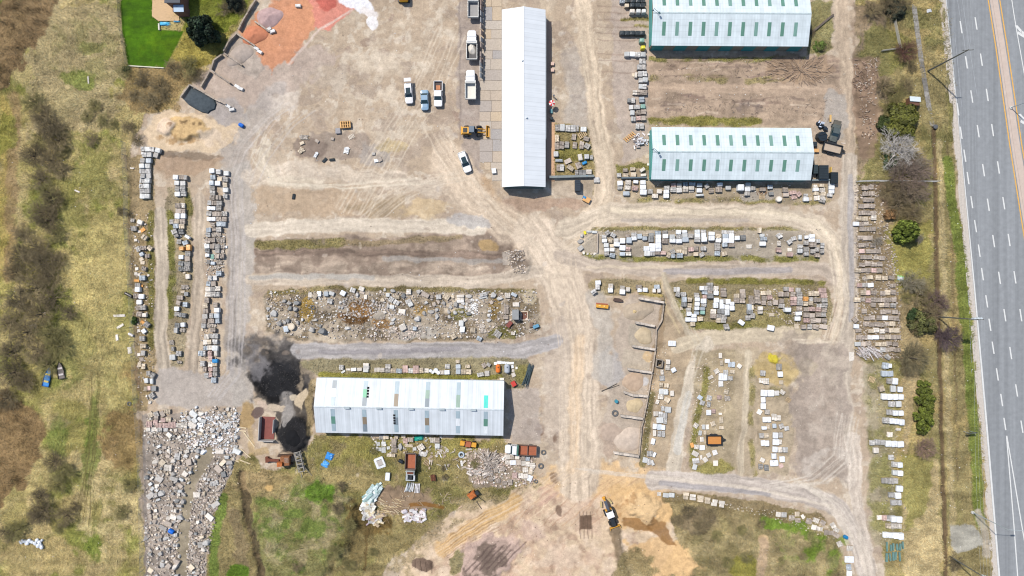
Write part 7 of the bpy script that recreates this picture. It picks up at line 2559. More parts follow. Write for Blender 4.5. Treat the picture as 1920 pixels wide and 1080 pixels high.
def bin_box(name, label, px, py, w, d, h, rz, rgb, cat='bin', lid=True):
    X, Y, Z = P(px, py, h)
    t = thing(name, label, cat, (X, Y, Z), math.radians(rz))
    m = mat('bin_%d_%d_%d' % rgb, col(*rgb), .5, noise=.15)
    mb = MB(); mb.box((0, 0, h / 2), (w * M, d * M, h), jit=.02, taper=1.02)
    mb.build('body', m, t)
    if lid:
        mb = MB()
        n = max(2, int(d * M / .35))
        for k in range(n):
            mb.box((0, -d * M / 2 + (k + .5) * d * M / n, h + .03), (w * M * .94, d * M / n * .7, .06), tone=.9)
        mb.build('lid', m, t)
    return t


bin_box('container', 'dark slate box container, westmost of those by the hall corner', 1530, 317, 8, 16, 1.6, 0, (56, 70, 74))
bin_box('container', 'wide black ribbed container south east of the green hall', 1545, 322.5, 17, 25, 1.8, 0, (44, 54, 60))
bin_box('container', 'black open container beside the drive at the hall corner', 1565, 333, 13, 20, 1.6, 0, (40, 48, 54))
bin_box('container', 'small black crate against the east wall of the green hall', 1527, 270, 10, 9, 1.2, 0, (48, 58, 64))
bin_box('crate', 'orange tan open crate against the east wall of the green hall', 1530, 282, 11, 6, .7, 0, (226, 176, 116), 'crate', False)
X, Y, Z = P(1544, 255, 1.6)
t = thing('scrap_tank', 'large black faceted tank lying among the junk by the hall', 'tank', (X, Y, Z), .2)
mb = MB(); mb.disc((0, 0, 0), 1.25, 1.3, 8, r2=1.1); mb.build('shell', mat('black_tank', col(38, 48, 56), .4, noise=.15), t)
mb = MB(); mb.box((0, .4, 1.35), (1.5, .12, .12)); mb.box((0, -.4, 1.33), (1.0, .1, .1)); mb.build('rib', BLACKM, t)
X, Y, Z = P(1545, 235, 1.3)
t = thing('scrap_heap', 'heap of black bags under white sheets near the hall corner', 'scrap heap', (X, Y, Z))
for k in range(6):
    mb = MB(); mb.disc((random.uniform(-.9, .9), random.uniform(-.7, .7), 0), random.uniform(.45, .7), random.uniform(.5, 1.1), 9, r2=random.uniform(.25, .4)); mb.build('bag', mat('black_bag', col(44, 54, 66), .35, noise=.2), t)
for k in range(5):
    mb = MB(); mb.box((random.uniform(-1.1, .3), random.uniform(-.2, .9), 1.05), (random.uniform(.5, 1.2), .22, .06), U01() * 3, rx=.2, jit=.05); mb.build('sheet', mat('white_sheet', col(214, 226, 244), .5), t)
barrier('yellow plank standing upright beside the black bags', (1556.5, 216), (1556, 229), .4, .3, (232, 190, 120), 'plank')
barrier('yellow post beside the wide black container', (1556, 314), (1555, 336), .8, .2, (220, 184, 100), 'post_rail')
barrier('pale board on the dirt beside the beige trailer', (1577, 268), (1585, 269), .1, .25, (222, 206, 190), 'plank')

# tanks, bins, barrels, tyres
def tank(label, px, py, w, d, rgb, rz=0):
    X, Y, Z = P(px, py, 1.0)
    t = thing('fuel_tank', label, 'tank', (X, Y, Z), math.radians(90 + rz))
    m = mat('tank_%d_%d_%d' % rgb, col(*rgb), .35, noise=.08)
    L, r = d * M, w * M / 2
    rings = []
    for x, k in ((-L / 2, .5), (-L / 2 + r * .3, .9), (-L / 2 + r * .6, 1), (L / 2 - r * .6, 1), (L / 2 - r * .3, .9), (L / 2, .5)):
        rings.append([(x, r * k * math.cos(a * math.pi / 7), r + .15 + r * k * math.sin(a * math.pi / 7)) for a in range(14)])
    mb = MB(); mb.loft(rings); mb.build('shell', m, t, smooth=False)
    mb = MB(); mb.box((-L * .3, 0, .1), (.2, 2 * r, .25)); mb.box((L * .3, 0, .1), (.2, 2 * r, .25)); mb.build('cradle', BLACKM, t)
    mb = MB(); mb.disc((L * .2, 0, 2 * r + .1), .12, .2, 8); mb.build('cap', BLACKM, t)


tank('orange cylindrical tank inside the white stone border', 933.8, 691.5, 9, 15.5, (240, 128, 52))
tank('grey cylindrical tank inside the white stone border', 950.8, 691.5, 10.5, 17, (186, 192, 200))
bin_box('metal_box', 'bright red metal box tilted near the steel bundle', 963, 720, 8, 9, .9, 30, (214, 70, 60), 'box', False)
X, Y, Z = P(990, 703, .6)
t = thing('steel_bundle', 'bundle of dark steel bars dumped by the shed corner', 'steel bundle', (X, Y, Z), math.radians(72))
for k in range(16):
    mb = MB(); mb.box((random.uniform(-.3, .3), random.uniform(-.55, .55), .1 + .045 * k), (random.uniform(3.6, 5.4), .13, .12), random.uniform(-.14, .14)); mb.build('steel_bar', mat('steel_dark', col(66, 84, 90), .5, noise=.15), t)
t = thing('steel_bundle', 'green steel profiles scattered below the last east verge pallets', 'steel bundle', (*P(1678, 1033)[:2], P(1678, 1033)[2]), 0)
for k in range(11):
    x, y = -2.0 + (k % 6) * .72 + random.uniform(-.15, .15), (1.1 if k < 6 else -.9) + random.uniform(-.5, .5)
    mb = MB(); mb.box((x, y, random.uniform(.2, .6)), (random.uniform(.3, .5), random.uniform(1.3, 2.1), .3), random.uniform(-.1, .2)); mb.build('steel_bar', mat('steel_green', col(112, 146, 138), .5, noise=.2), t)


def barrel(label, px, py, rgb, r=.42, h=.9, lying=True, name='barrel'):
    X, Y, Z = P(px, py, .8)
    mb = MB()
    if lying:
        rings = [[(x, k * r * math.cos(a * math.pi / 6), r + k * r * math.sin(a * math.pi / 6)) for a in range(12)] for x, k in ((-h * .6, .85), (-h * .5, 1), (0, 1.04), (h * .5, 1), (h * .6, .85))]
        mb.loft(rings)
    else:
        mb.disc((0, 0, 0), r, h, 12); mb.disc((0, 0, h), r * .7, .1, 12)
    return tag(mb.build(name, mat('barrel_%d_%d_%d' % rgb, col(*rgb), .35, noise=.06), None, (X, Y, Z), -.5), label, 'barrel')


barrel('bright blue barrel lying alone near the cream sand flat', 451, 234, (20, 110, 214), .42, .9)
barrel('bright blue barrel lying in the southwest rubble field', 320, 997, (16, 112, 220), .5, 1.0)
barrel('blue barrel on the gravel at the south drive curve', 1587, 1008, (30, 130, 186), .4, .8)
barrel('blue drum on the ground between the sand bays and the road', 1156, 753, (70, 150, 170), .4, .8, False)
barrel('black drum lying in the grass beside the stripped dump truck', 751, 866, (44, 50, 58), .42, .9)
barrel('dark drum standing beside the long white hall', 1034.5, 222, (44, 56, 62), .38, .9, False)
barrel('white stump like barrel beside the western wire fence', 243, 628, (236, 230, 226), .3, 1.0)
barrel('dark rusty barrel beside the western wire fence', 239, 553, (54, 44, 40), .35, 1.6)
bin_box('bin', 'light blue bin at the east tip of the rubble island', 1005, 612, 11, 6, .8, 22, (110, 166, 196))
bin_box('metal_shed', 'tall grey metal locker with a long shadow on the rubble island', 966.5, 590, 12, 18, 2.2, 0, (150, 152, 152), 'locker', False)
bin_box('crate', 'brown open crate beside the light blue bin', 996, 609, 6, 9, .6, 0, (130, 106, 90), 'crate', False)
bin_box('metal_box', 'rust red box tilted among the rubble island stones', 955, 608, 7, 12, .7, -38, (140, 74, 64), 'box', False)
X, Y, Z = P(983, 592)
t = thing('sand_box', 'square cream kerb frame holding brown soil on the rubble island', 'frame', (X, Y, Z))
mb = MB()
for s in (-1, 1):
    mb.box((s * .75, 0, .15), (.2, 2.0, .3)); mb.box((0, s * .95, .15), (1.3, .2, .3))
mb.build('kerb', mat('cream_kerb', col(222, 202, 178), .85, noise=.1), t)
mb = MB(); mb.box((0, 0, .06), (1.3, 1.7, .08)); mb.build('soil_bed', mat('brown_bed', col(128, 88, 74), .9, noise=.2), t)
bin_box('container', 'tall dark blue container beside the stone yard railing', 1083.5, 348, 10, 20, 1.6, 0, (42, 54, 66), 'container')
bin_box('crate', 'tan and blue covered crate south of the stone yard', 1100, 374, 13, 9, .8, -28, (232, 178, 112), 'crate', False)
tarp('tarp', 'bright blue cover lying on the tan crate south of the stone yard', 1096, 371, .9, .8, -.4, (40, 150, 214), 1.0)
tarp('tarp', 'blue strip of sheeting on the stone yard railing', 1099, 331, 1.4, .4, 0, (80, 180, 220), 1.1)


def tyre(label, px, py, r, rim=False):
    X, Y, Z = P(px, py)
    mb = MB(); mb.ring((0, 0, r * .22), r, r * .52, r * .42, 'Z', 18)
    o = mb.build('tyre', mat('old_tyre', col(104, 104, 104), .85, noise=.15), None, (X, Y, Z))
    return tag(o, label, 'tyre', 'old tyres lying about')


tyre('big old tyre lying flat west of the sand bays', 1153, 774.5, .75)
tyre('grey tyre lying flat beside the ringed pallets', 1014, 873.5, .65)
tyre('small tyre lying on a board south of the ringed pallets', 1005, 902.5, .45)
tyre('old tyre lying in the western field beside the fence', 243, 757, .5)
tyre('tyre leaning among the rubble island boulders', 587, 576.5, .55)
tyre('dark tyre on the verge of the yard track near the junk heap', 1019, 848, .6)
X, Y, Z = P(865, 853, .5)
t = thing('tub', 'pale blue plastic tub with a dark inside in the grass', 'tub', (X, Y, Z), .1)
mb = MB(); mb.ring((0, 0, .25), .72, .42, .5, 'Z', 12); mb.build('rim', mat('tub_blue', col(196, 210, 222), .4), t)
mb = MB(); mb.disc((0, 0, .1), .44, .05, 12); mb.build('bottom', mat('tub_dark', col(60, 80, 96), .5), t)
X, Y, Z = P(712, 868, .5)
t = thing('board_scrap', 'white frame of panels round a grey board in the grass', 'panel', (X, Y, Z), .4)
mb = MB()
for s in (-1, 1):
    mb.box((s * .85, 0, .3), (.5, 2.2, .25), jit=.1); mb.box((0, s * .95, .28), (1.9, .5, .25), jit=.1)
mb.build('frame', mat('white_panel', col(236, 238, 240), .5, noise=.06), t)
mb = MB(); mb.box((.05, 0, .4), (1.2, 1.2, .1)); mb.build('board', mat('grey_board', col(190, 182, 174), .8, noise=.1), t)
bin_box('white_box', 'white upright box standing in the grass near the debris arc', 726.5, 894, 8, 14, .6, -5, (240, 242, 244), 'box', False)
X, Y, Z = P(1236, 681, .8)
t = thing('concrete_pit', 'square concrete pit on the back wall of the sand bays', 'pit', (X, Y, Z), math.radians(-8))
mb = MB()
for s in (-1, 1):
    mb.box((s * .68, 0, .6), (.18, 1.7, 1.2)); mb.box((0, s * .8, .6), (1.2, .18, 1.2))
mb.build('rim', mat('pit_rim', col(164, 152, 138), .85, noise=.15), t)
mb = MB(); mb.tube((-.4, -.4, .5), (.4, .5, 1.0), .08); mb.box((.1, .1, .4), (.5, .3, .3), jit=.1); mb.build('scrap', BLACKM, t)
bin_box('hut', 'small brown hut with a white metal roof among the eastern trees', 1715, 190, 18, 14, 1.8, -4, (120, 86, 70), 'hut', False)
X, Y, Z = P(1716, 185, 2.3)
mb = MB(); mb.box((0, .1, 2.0), (2.4, 1.2, .1), rx=-.25)
o = mb.build('hut_roof', mat('hut_roof', col(214, 224, 226), .5, noise=.1), bpy.data.objects['hut'], (.0, .35, -.05), 0)

# boats pulled up among the western shrubs
def boat(label, px, py, deg, L, W, rgb, inner, seat):
    X, Y, Z = P(px, py, .6)
    t = thing('boat', label, 'boat', (X, Y, Z), math.radians(deg))

    def hull(k, z):
        n = 8
        up = [(-L / 2 * k + L * k * i / n, W / 2 * k * (1 - max(0, (i / n - .35) / .65) ** 2.2), z) for i in range(n + 1)]
        return up + [(x, -y, z) for x, y, z in reversed(up[:-1])]
    mb = MB(); mb.loft([hull(.72, 0), hull(.94, .3), hull(1.0, .62)], True, False); mb.build('hull', mat('boat_%d_%d_%d' % rgb, col(*rgb), .4, noise=.1), t)
    mb = MB(); mb.loft([hull(.97, .56)], False, True) if False else mb.add(hull(.95, .42), [tuple(range(len(hull(.95, .42))))]); mb.build('deck', mat('boat_in_%d' % inner[0], col(*inner), .6, noise=.2), t)
    for x in (-L * .25, L * .1):
        mb = MB(); mb.box((x, 0, .52), (.4, W * .7, .1)); mb.build('seat', mat('boat_seat_%d' % seat[0], col(*seat), .6), t)


boat('bright blue boat with a yellow seat half under a shrub', 88, 706, 78, 4.6, 1.5, (40, 120, 200), (60, 140, 210), (226, 200, 100))
boat('dark boat with a pale deck lying on the western field', 113, 694, 100, 4.0, 1.5, (70, 62, 60), (120, 112, 106), (210, 200, 196))
for i, (x, y, w, h, r) in enumerate(((222, 592, 22, 5, 2), (224, 612, 15, 5, 32), (219, 633, 5, 12, 4), (60, 612, 14, 8, 10), (80, 588, 10, 6, 0), (242, 657, 8, 13, 5), (143, 358, 11, 3, -25), (247, 315, 8, 3, -5), (165, 150, 2.5, 16, 5))):
    put_item('cF', x, y, w, h, r, .25, 'pale board dropped in the western field, %s in order of listing from the boats' % nth(i + 1) if False else 'pale board dropped in the western field, %s' % ('longest beside the fence', 'slanting beside the fence', 'upright below the slanting one', 'square one under the shrubs', 'small one under the shrubs', 'wide one against the fence', 'white sliver alone on the grass', 'white sliver beside the outer stone row', 'thin upright one near the lawn')[i], 'boards dropped in the western field')

# people and small things by the hall
def person(label, px, py, shirt, legs, deg=0):
    X, Y, Z = P(px, py, 1.5)
    t = thing('person', label, 'person', (X, Y, Z), math.radians(deg))
    me = bpy.data.meshes.new('body')
    J = [((0, 0, .95), .15), ((0, 0, 1.2), .15), ((0, 0, 1.42), .17), ((0, 0, 1.54), .07), ((.02, 0, 1.66), .105), ((.02, 0, 1.74), .09),
         ((0, .19, 1.40), .07), ((.05, .27, 1.15), .05), ((.2, .25, .95), .045), ((0, -.19, 1.40), .07), ((.0, -.28, 1.15), .05), ((.1, -.28, .92), .045),
         ((.06, .10, .85), .10), ((.14, .11, .48), .07), ((.1, .11, .06), .055), ((.2, .12, .03), .05), ((-.06, -.10, .85), .10), ((-.10, -.11, .48), .07), ((-.22, -.11, .08), .055), ((-.12, -.12, .03), .05)]
    E = [(0, 1), (1, 2), (2, 3), (3, 4), (4, 5), (2, 6), (6, 7), (7, 8), (2, 9), (9, 10), (10, 11), (0, 12), (12, 13), (13, 14), (14, 15), (0, 16), (16, 17), (17, 18), (18, 19)]
    me.from_pydata([j[0] for j in J], E, [])
    o = link('body', me, t)
    md = o.modifiers.new('skin', 'SKIN')
    for k, (p, r) in enumerate(J):
        me.skin_vertices[0].data[k].radius = (r, r)
    me.skin_vertices[0].data[0].use_root = True
    o.modifiers.new('smooth', 'SUBSURF').render_levels = 1
    m = bpy.data.materials.new('clothes_' + label[:12])
    nt, b = nodes_of(m)
    tc = nt.nodes.new('ShaderNodeTexCoord'); sx = nt.nodes.new('ShaderNodeSeparateXYZ'); rp = nt.nodes.new('ShaderNodeValToRGB')
    nt.links.new(tc.outputs['Object'], sx.inputs[0])
    dv = nt.nodes.new('ShaderNodeMath'); dv.operation = 'DIVIDE'; dv.inputs[1].default_value = 1.9
    nt.links.new(sx.outputs['Z'], dv.inputs[0]); nt.links.new(dv.outputs[0], rp.inputs[0])
    rp.color_ramp.interpolation = 'CONSTANT'
    e = rp.color_ramp.elements
    e[0].position = 0; e[0].color = (*col(*legs), 1)
    e[1].position = .48; e[1].color = (*col(*shirt), 1)
    x = e.new(.805); x.color = (*col(206, 160, 130), 1)
    nt.links.new(rp.outputs[0], b.inputs['Base Color'])
    me.materials.append(m)
    mb = MB(); mb.loft([[(.01 + .11 * k * math.cos(a), .11 * k * math.sin(a), z) for a in [i * .785 for i in range(8)]] for k, z in ((1.0, 1.70), (.95, 1.77), (.5, 1.83))]); mb.build('hair', mat('hair', col(60, 48, 40), .8), t)


person('person in a white top and dark trousers standing beside the long hall', 1038.5, 178, (236, 236, 236), (50, 54, 66), 60)
X, Y, Z = P(1035, 193, 2.2)
t = thing('parasol', 'red and white parasol standing beside the long white hall', 'parasol', (X, Y, Z))
mb = MB()
for k in range(8):
    a, b_ = k * math.pi / 4, (k + 1) * math.pi / 4
    mb.use(mat('red_cloth', col(222, 60, 60), .7) if k % 2 else mat('white_cloth', col(240, 232, 230), .7))
    mb.add([(0, 0, 2.4), (.7 * math.cos(a), .7 * math.sin(a), 2.1), (.7 * math.cos(b_), .7 * math.sin(b_), 2.1)], [(0, 1, 2)])
mb.build('canopy', None, t)
mb = MB(); mb.tube((0, 0, 0), (0, 0, 2.4), .03); mb.disc((0, 0, 0), .3, .08); mb.build('pole', GALV, t)
bin_box('bench_box', 'small teal box beside the parasol', 1033.5, 208, 5, 8, .5, 0, (110, 160, 166), 'box', False)
for i, (x, y) in enumerate(((1036, 119), (1036, 131))):
    bin_box('planter', 'pinkish planter box at the long hall, %s from the north' % nth(i + 1), x, y, 6, 6, .6, 0, (222, 190, 172), 'planter', False)
bin_box('white_box', 'small white cabinet at the south end of the paving', 926, 320, 8, 9, .8, 6, (238, 240, 242), 'cabinet', False)
# yellow excavator cut by the upper edge
t = vehicle('excavator', 'bright yellow machine tail cut by the upper edge', 'excavator', 756, -8, 0, 1.5)
mb = MB(); mb.loft([rrect(2.0, 2.3, .8, .3), rrect(2.0, 2.3, 1.9, .3), rrect(1.7, 2.0, 2.1, .3)]); mb.build('body', mat('bright_yellow', col(244, 184, 40), .5), t)
for s in (-1, 1):
    mb = MB(); mb.loft([rrect(2.6, .45, 0, .2), rrect(2.8, .45, .7, .2)]); mb.build('track', BLACKM, t, (0, s * .8, 0))
# small heap of pallets in the open yard
for i, (x, y, n, r) in enumerate(((647.5, 233.5, 5, 4), (658, 256.5, 1, 25))):
    for k in range(n):
        X, Y, Z = P(x, y, .16 * (k + 1))
        o = link('wooden_skid', UNIT['S'][0], None, (X + random.uniform(-.06, .06), Y + random.uniform(-.06, .06), Z + .155 * k), math.radians(r) + random.uniform(-.05, .05))
        o.color = (*col(*((224, 176, 116) if n > 1 else (240, 228, 210))), 1)
        o.scale = (1.9 if n > 1 else 1.1, 1.5 if n > 1 else .9, 1)
        tag(o, 'golden wooden skid, %s up in the stack in the open yard' % nth(k + 1) if n > 1 else 'pale broken skid lying alone in the open yard', 'skid')
bin_box('crate', 'small dark grey crate below the golden skid stack', 633.5, 245, 9, 10, .5, 3, (146, 144, 148), 'crate', False)
for i, (x, y, c, w, h) in enumerate(((570, 257, 'r', 16, 10), (566, 268, 't', 8, 6), (564, 282, 't', 12, 9), (592, 290, 'w', 12, 6), (649, 282, 'w', 12, 11), (705, 301, 'w', 6, 8), (712, 299, 'b', 8, 9), (594, 264, 'b', 8, 6), (623, 260, 'b', 6, 6), (700, 288, 'g', 6, 5))):
    lab = ('grey heap of broken stone west of the skid stack', 'tan shard heap under the grey stone heap', 'tan rubble in the dark patch of the yard', 'white shards at the dark patch edge', 'white broken heap in the middle of the yard', 'white block at the east of the yard scraps', 'brown frame scrap at the east of the yard scraps', 'brown scrap board beside the grey stone heap', 'brown scrap board near the skid stack', 'grey block among the yard scraps')[i]
    put_item(c + ('R' if w > 9 else 'F'), x, y, w, h, 20 * i, .4, lab, 'scraps in the open yard')
for i, (x, y, r) in enumerate(((608, 300, 45), (622, 299, 5), (550, 368, 80))):
    put_item('kF', x, y, 10, 5, r, .4, ('black slanted block in the open yard', 'black flat block in the open yard', 'dark stub standing on the bare tan ground')[i], 'dark blocks in the open yard')

# ------------------------------------------------------------------ heaps of timber and scrap
def heap(name, label, cat, px, py, part, make, n, m):
    X, Y, Z = P(px, py)
    t = thing(name, label, cat, (X, Y, Z))
    for k in range(n):
        (x, y, z), (L, w, h), rz, rgb, ry = make(k, n)
        mb = MB(); mb.box((0, 0, 0), (L, w, h), jit=.01)
        o = mb.build(part, m, t, (x, y, z))
        o.rotation_euler = (0, ry, rz)
        o.color = (*col(*jc(rgb, .12)), 1)
    return t


PLK = tint_mat('plank_wood', .85, .25, 3.0)


def radial(k, n):
    a = random.uniform(-.9, 2.4)
    r = random.uniform(.2, 3.0)
    z = .9 * (1 - r / 3.6) + .1
    return ((r * math.cos(a) + .6, r * math.sin(a) * .8 + .3, z), (random.uniform(1.2, 2.6), random.uniform(.10, .2), .1), a + random.uniform(-.5, .5), random.choice(((196, 184, 170), (172, 160, 150), (210, 200, 188), (150, 138, 128))), random.uniform(-.1, .35))


heap('timber_heap', 'radiating heap of grey old timber inside the ring of pallets', 'timber heap', 907, 868, 'plank', radial, 110, PLK)
heap('timber_heap', 'flat spill of grey sticks and stones south of the old timber', 'timber heap', 900, 884, 'plank', lambda k, n: ((random.uniform(-2.6, 2.6), random.uniform(-1, 1), random.uniform(.05, .4)), (random.uniform(.5, 1.6), random.uniform(.12, .4), .1), random.uniform(-.5, .7), random.choice(((186, 176, 166), (158, 148, 140), (206, 196, 186))), 0), 50, PLK)


def arc(k, n):
    u = k / n
    a = 2.0 + u * 2.3
    r = 4.3 + random.uniform(-1.2, .9)
    c = ((206, 222, 222), (186, 210, 206), (226, 234, 232), (150, 176, 174)) if u < .45 else ((216, 212, 200), (226, 210, 176), (170, 150, 156), (206, 204, 200), (190, 170, 140))
    return ((r * math.cos(a) + 1.5, r * math.sin(a), random.uniform(.1, .8)), (random.uniform(1.0, 3.2), random.uniform(.25, .8), .12), (.9 if u < .45 else random.uniform(-1.2, 1.2)) + random.uniform(-.25, .25), random.choice(c), random.uniform(-.2, .2))


heap('scrap_heap', 'curved heap of pale green panels and broken boards by the dark puddle', 'scrap heap', 712, 945, 'panel', arc, 120, PLK)
heap('scrap_heap', 'scatter of boards and white scrap between the two trucks', 'scrap heap', 838, 850, 'board', lambda k, n: ((random.uniform(-5, 5), random.uniform(-3.4, 1.6), random.uniform(.05, .2)), (random.uniform(.4, 1.4), random.uniform(.12, .5), .08), U01() * 3, random.choice(((206, 194, 178), (230, 226, 220), (170, 152, 134), (190, 176, 160))), 0), 46, PLK)
heap('scrap_heap', 'fan of tan laths and sticks spilling from the curved scrap heap', 'scrap heap', 722, 952, 'plank', lambda k, n: ((random.uniform(-1.2, 3.4), random.uniform(-1.6, 2.0), random.uniform(.05, .3)), (random.uniform(1.0, 2.4), .09, .07), random.uniform(-.8, .2), random.choice(((222, 196, 150), (206, 186, 150), (230, 214, 180))), 0), 34, PLK)
heap('scrap_heap', 'low heap of pinkish white rubble sacks east of the puddle', 'scrap heap', 779, 965, 'sack', lambda k, n: ((random.uniform(-2.6, 2.2), random.uniform(-1.5, 1.4), random.uniform(.1, .5)), (random.uniform(.5, 1.1), random.uniform(.3, .7), .35), random.uniform(-.6, .6), random.choice(((226, 214, 212), (206, 200, 206), (236, 232, 230), (196, 176, 166))), 0), 58, PLK)
heap('scrap_heap', 'white scrap heap north of the golden skid at the hall corner', 'scrap heap', 1198.5, 265, 'shard', lambda k, n: ((random.gauss(0, .75), random.gauss(0, .65), random.uniform(.05, .7)), (random.uniform(.3, 1.0), random.uniform(.15, .4), .12), U01() * 3, random.choice(((240, 238, 240), (226, 216, 214), (200, 206, 214), (160, 150, 146))), random.uniform(-.4, .4)), 60, PLK)
heap('scrap_heap', 'grey sheet metal strips stacked beside the stripped dump truck', 'scrap heap', 768, 913, 'sheet', lambda k, n: ((-.8 + k * .13, random.uniform(-.2, .2), .3), (1.9, .12, .06), 1.35 + random.uniform(-.2, .2), random.choice(((190, 200, 206), (150, 158, 166), (214, 214, 214))), .1), 14, PLK)
heap('wooden_rack', 'white slatted rack lying beside the grey metal strips', 'rack', 782.5, 915, 'slat', lambda k, n: ((-.45 + k * .3, 0, .25), (2.1, .16, .12), 1.5, (226, 222, 222), 0) if k < 4 else ((0, -.9 + (k - 4) * .9, .15), (1.1, .12, .1), 0, (206, 200, 196), 0), 7, PLK)
heap('timber_heap', 'fan of grey weathered planks at the end of the east track rows', 'timber heap', 1626, 660, 'plank', lambda k, n: ((random.uniform(-2.2, 2.4), random.uniform(-1.1, .9), random.uniform(.1, .5)), (random.uniform(1.0, 2.6), .16, .1), -.75 + random.uniform(-.45, .45), random.choice(((196, 186, 182), (166, 156, 152), (216, 210, 206))), 0), 60, PLK)
heap('scrap_heap', 'broken brown iron scrap heap south of the rooflit hall', 'scrap heap', 1430, 357, 'shard', lambda k, n: ((random.gauss(0, .6), random.gauss(0, .5), random.uniform(.05, .3)), (random.uniform(.3, .9), .12, .1), U01() * 3, random.choice(((140, 110, 84), (170, 140, 110))), .1), 20, PLK)
heap('golden_skid', 'golden striped skid leaning beside the white scrap heap', 'skid', 1180, 257, 'slat', lambda k, n: ((-.95 + k * .37, -.75 + k * .3, .3), (1.15, .2, .12), -.75, (232, 184, 116), 0) if k < 6 else ((0, 0, .15), (2.4, .14, .1), .67, (196, 120, 80), 0), 7, PLK)
heap('scrap_panel_set', 'white and green sheets lying beside the east stone rows', 'sheets', 1688, 521, 'sheet', lambda k, n: ((0, -.5 + k * .3, .12), (1.5, .24, .05), -.25, ((170, 206, 214), (236, 240, 244), (214, 232, 240), (160, 222, 150))[k % 4], 0), 4, PLK)


def sticks(name, label_kind, boxes, n, cols, lmin, lmax, w=.05, fan=None):
    mb = MB()
    mb.tint = (1, 1, 1.0001)
    for k in range(n):
        x0, y0, x1, y1 = random.choice(boxes)
        px, py = random.uniform(x0, x1), random.uniform(y0, y1)
        X, Y, Z = P(px, py)
        L = random.uniform(lmin, lmax)
        a = random.uniform(0, math.pi) if fan is None else math.atan2(-(py - fan[1]), px - fan[0]) + random.uniform(-.5, .5)
        mb.tint = col(*jc(random.choice(cols), .15))
        mb.box((X, Y, Z + random.uniform(.03, .35)), (L, w * random.uniform(.7, 2), w), a, ry=random.uniform(-.12, .12))
    return stuff(mb.build(name, tint_mat('stick_wood', .85, .2, 3, use_obj=False)))


sticks('brush', 0, [(1440, 110, 1500, 150), (1450, 115, 1560, 155), (1480, 108, 1540, 160)], 200, ((172, 150, 130), (188, 165, 142), (150, 128, 112)), .6, 2.2, .045, fan=(1500, 132))
sticks('brush', 0, [(1230, 112, 1440, 150), (1230, 180, 1400, 216), (1400, 180, 1560, 225)], 240, ((168, 146, 128), (196, 172, 150), (146, 126, 112)), .25, .9, .04)
sticks('brush', 0, [(1600, 110, 1645, 160), (1612, 160, 1640, 260), (1600, 150, 1630, 170)], 150, ((172, 146, 126), (146, 118, 100), (206, 192, 176), (130, 108, 94)), .3, 1.1, .07)
sticks('brush', 0, [(690, 915, 850, 985)], 110, ((206, 186, 156), (166, 142, 116)), .4, 1.5, .05)

# loose stones: too small and many to count
def stones(name, areas, smin, smax):
    V, F, T, Cc = [], [], [], []
    for (pts, n, cols, k) in areas:
        xs, ys = [p[0] for p in pts], [p[1] for p in pts]
        c = 0
        tries = 0
        while c < n and tries < n * 30:
            tries += 1
            px, py = random.uniform(min(xs), max(xs)), random.uniform(min(ys), max(ys))
            if len(pts) > 2 and not inside(pts, px, py):
                continue
            if k == 1 and dline(PATHP, px, py) < 9 and random.random() < .93:
                continue
            c += 1
            X, Y, Z = P(px, py)
            s = random.uniform(smin, smax) ** 1.0
            a = U01() * 6.28
            o = len(V)
            rgb = col(*jc(random.choice(cols), .15))
            h = s * random.uniform(.3, .8)
            for z, q in ((0, 1.0), (h, random.uniform(.6, .95))):
                for i in range(4):
                    aa = a + i * math.pi / 2 + random.uniform(-.35, .35)
                    rr = s * .7 * q * random.uniform(.75, 1.2)
                    V.append((X + rr * math.cos(aa), Y + rr * math.sin(aa) * .8, Z - .02 + z))
                    Cc.append((*rgb, 1)); T.append(1)
            F += [(o + 4, o + 5, o + 6, o + 7)] + [(o + i, o + (i + 1) % 4, o + 4 + (i + 1) % 4, o + 4 + i) for i in range(4)]
    me = bpy.data.meshes.new(name)
    me.from_pydata(V, [], F)
    me.materials.append(tint_mat('loose_stone', .9, .15, 3, use_obj=False))
    me.attributes.new('tone', 'FLOAT', 'POINT').data.foreach_set('value', np.array(T, np.float32))
    me.attributes.new('tint', 'FLOAT_COLOR', 'POINT').data.foreach_set('color', np.array(Cc, np.float32).ravel())
    return stuff(link(name, me))


GW = ((212, 205, 196), (196, 187, 177), (228, 221, 211), (172, 163, 152), (156, 147, 137))
GB = ((196, 186, 176), (176, 162, 150), (214, 200, 186), (150, 136, 124), (206, 190, 170))
stones('rubble', [([(690, 815), (830, 815), (830, 850), (700, 850)], 150, ((226, 220, 210), (186, 170, 152)), 0), ([(872, 850), (900, 838), (950, 850), (1005, 855), (1002, 905), (950, 915), (885, 905)], 620, ((224, 206, 192), (206, 184, 168), (234, 224, 214), (180, 158, 144)), 0), (FIELD, 2600, GW + GB + ((222, 206, 186),), 1), ([(340, 770), (450, 775), (440, 850), (350, 850)], 700, ((236, 238, 238), (214, 218, 220), (226, 214, 206)), 1), ([(380, 890), (420, 890), (400, 1000), (384, 1080), (355, 1080), (356, 940)], 700, GB, 1)], .15, .55)
stones('rubble', [([(500, 545), (1005, 545), (1008, 620), (980, 632), (560, 636), (500, 615)], 1900, GB + GW + ((232, 228, 222),), 0), ([(875, 560), (895, 560), (896, 590), (872, 588)], 130, ((236, 234, 230), (220, 214, 206)), 0), ([(690, 615), (790, 610), (790, 636), (690, 640)], 160, ((222, 204, 190), (206, 190, 176)), 0), ([(640, 560), (700, 560), (760, 590), (640, 600)], 260, ((206, 198, 190), (186, 176, 168)), 0), ([(945, 470), (985, 465), (985, 515), (960, 512)], 160, GB, 0)], .12, .5)
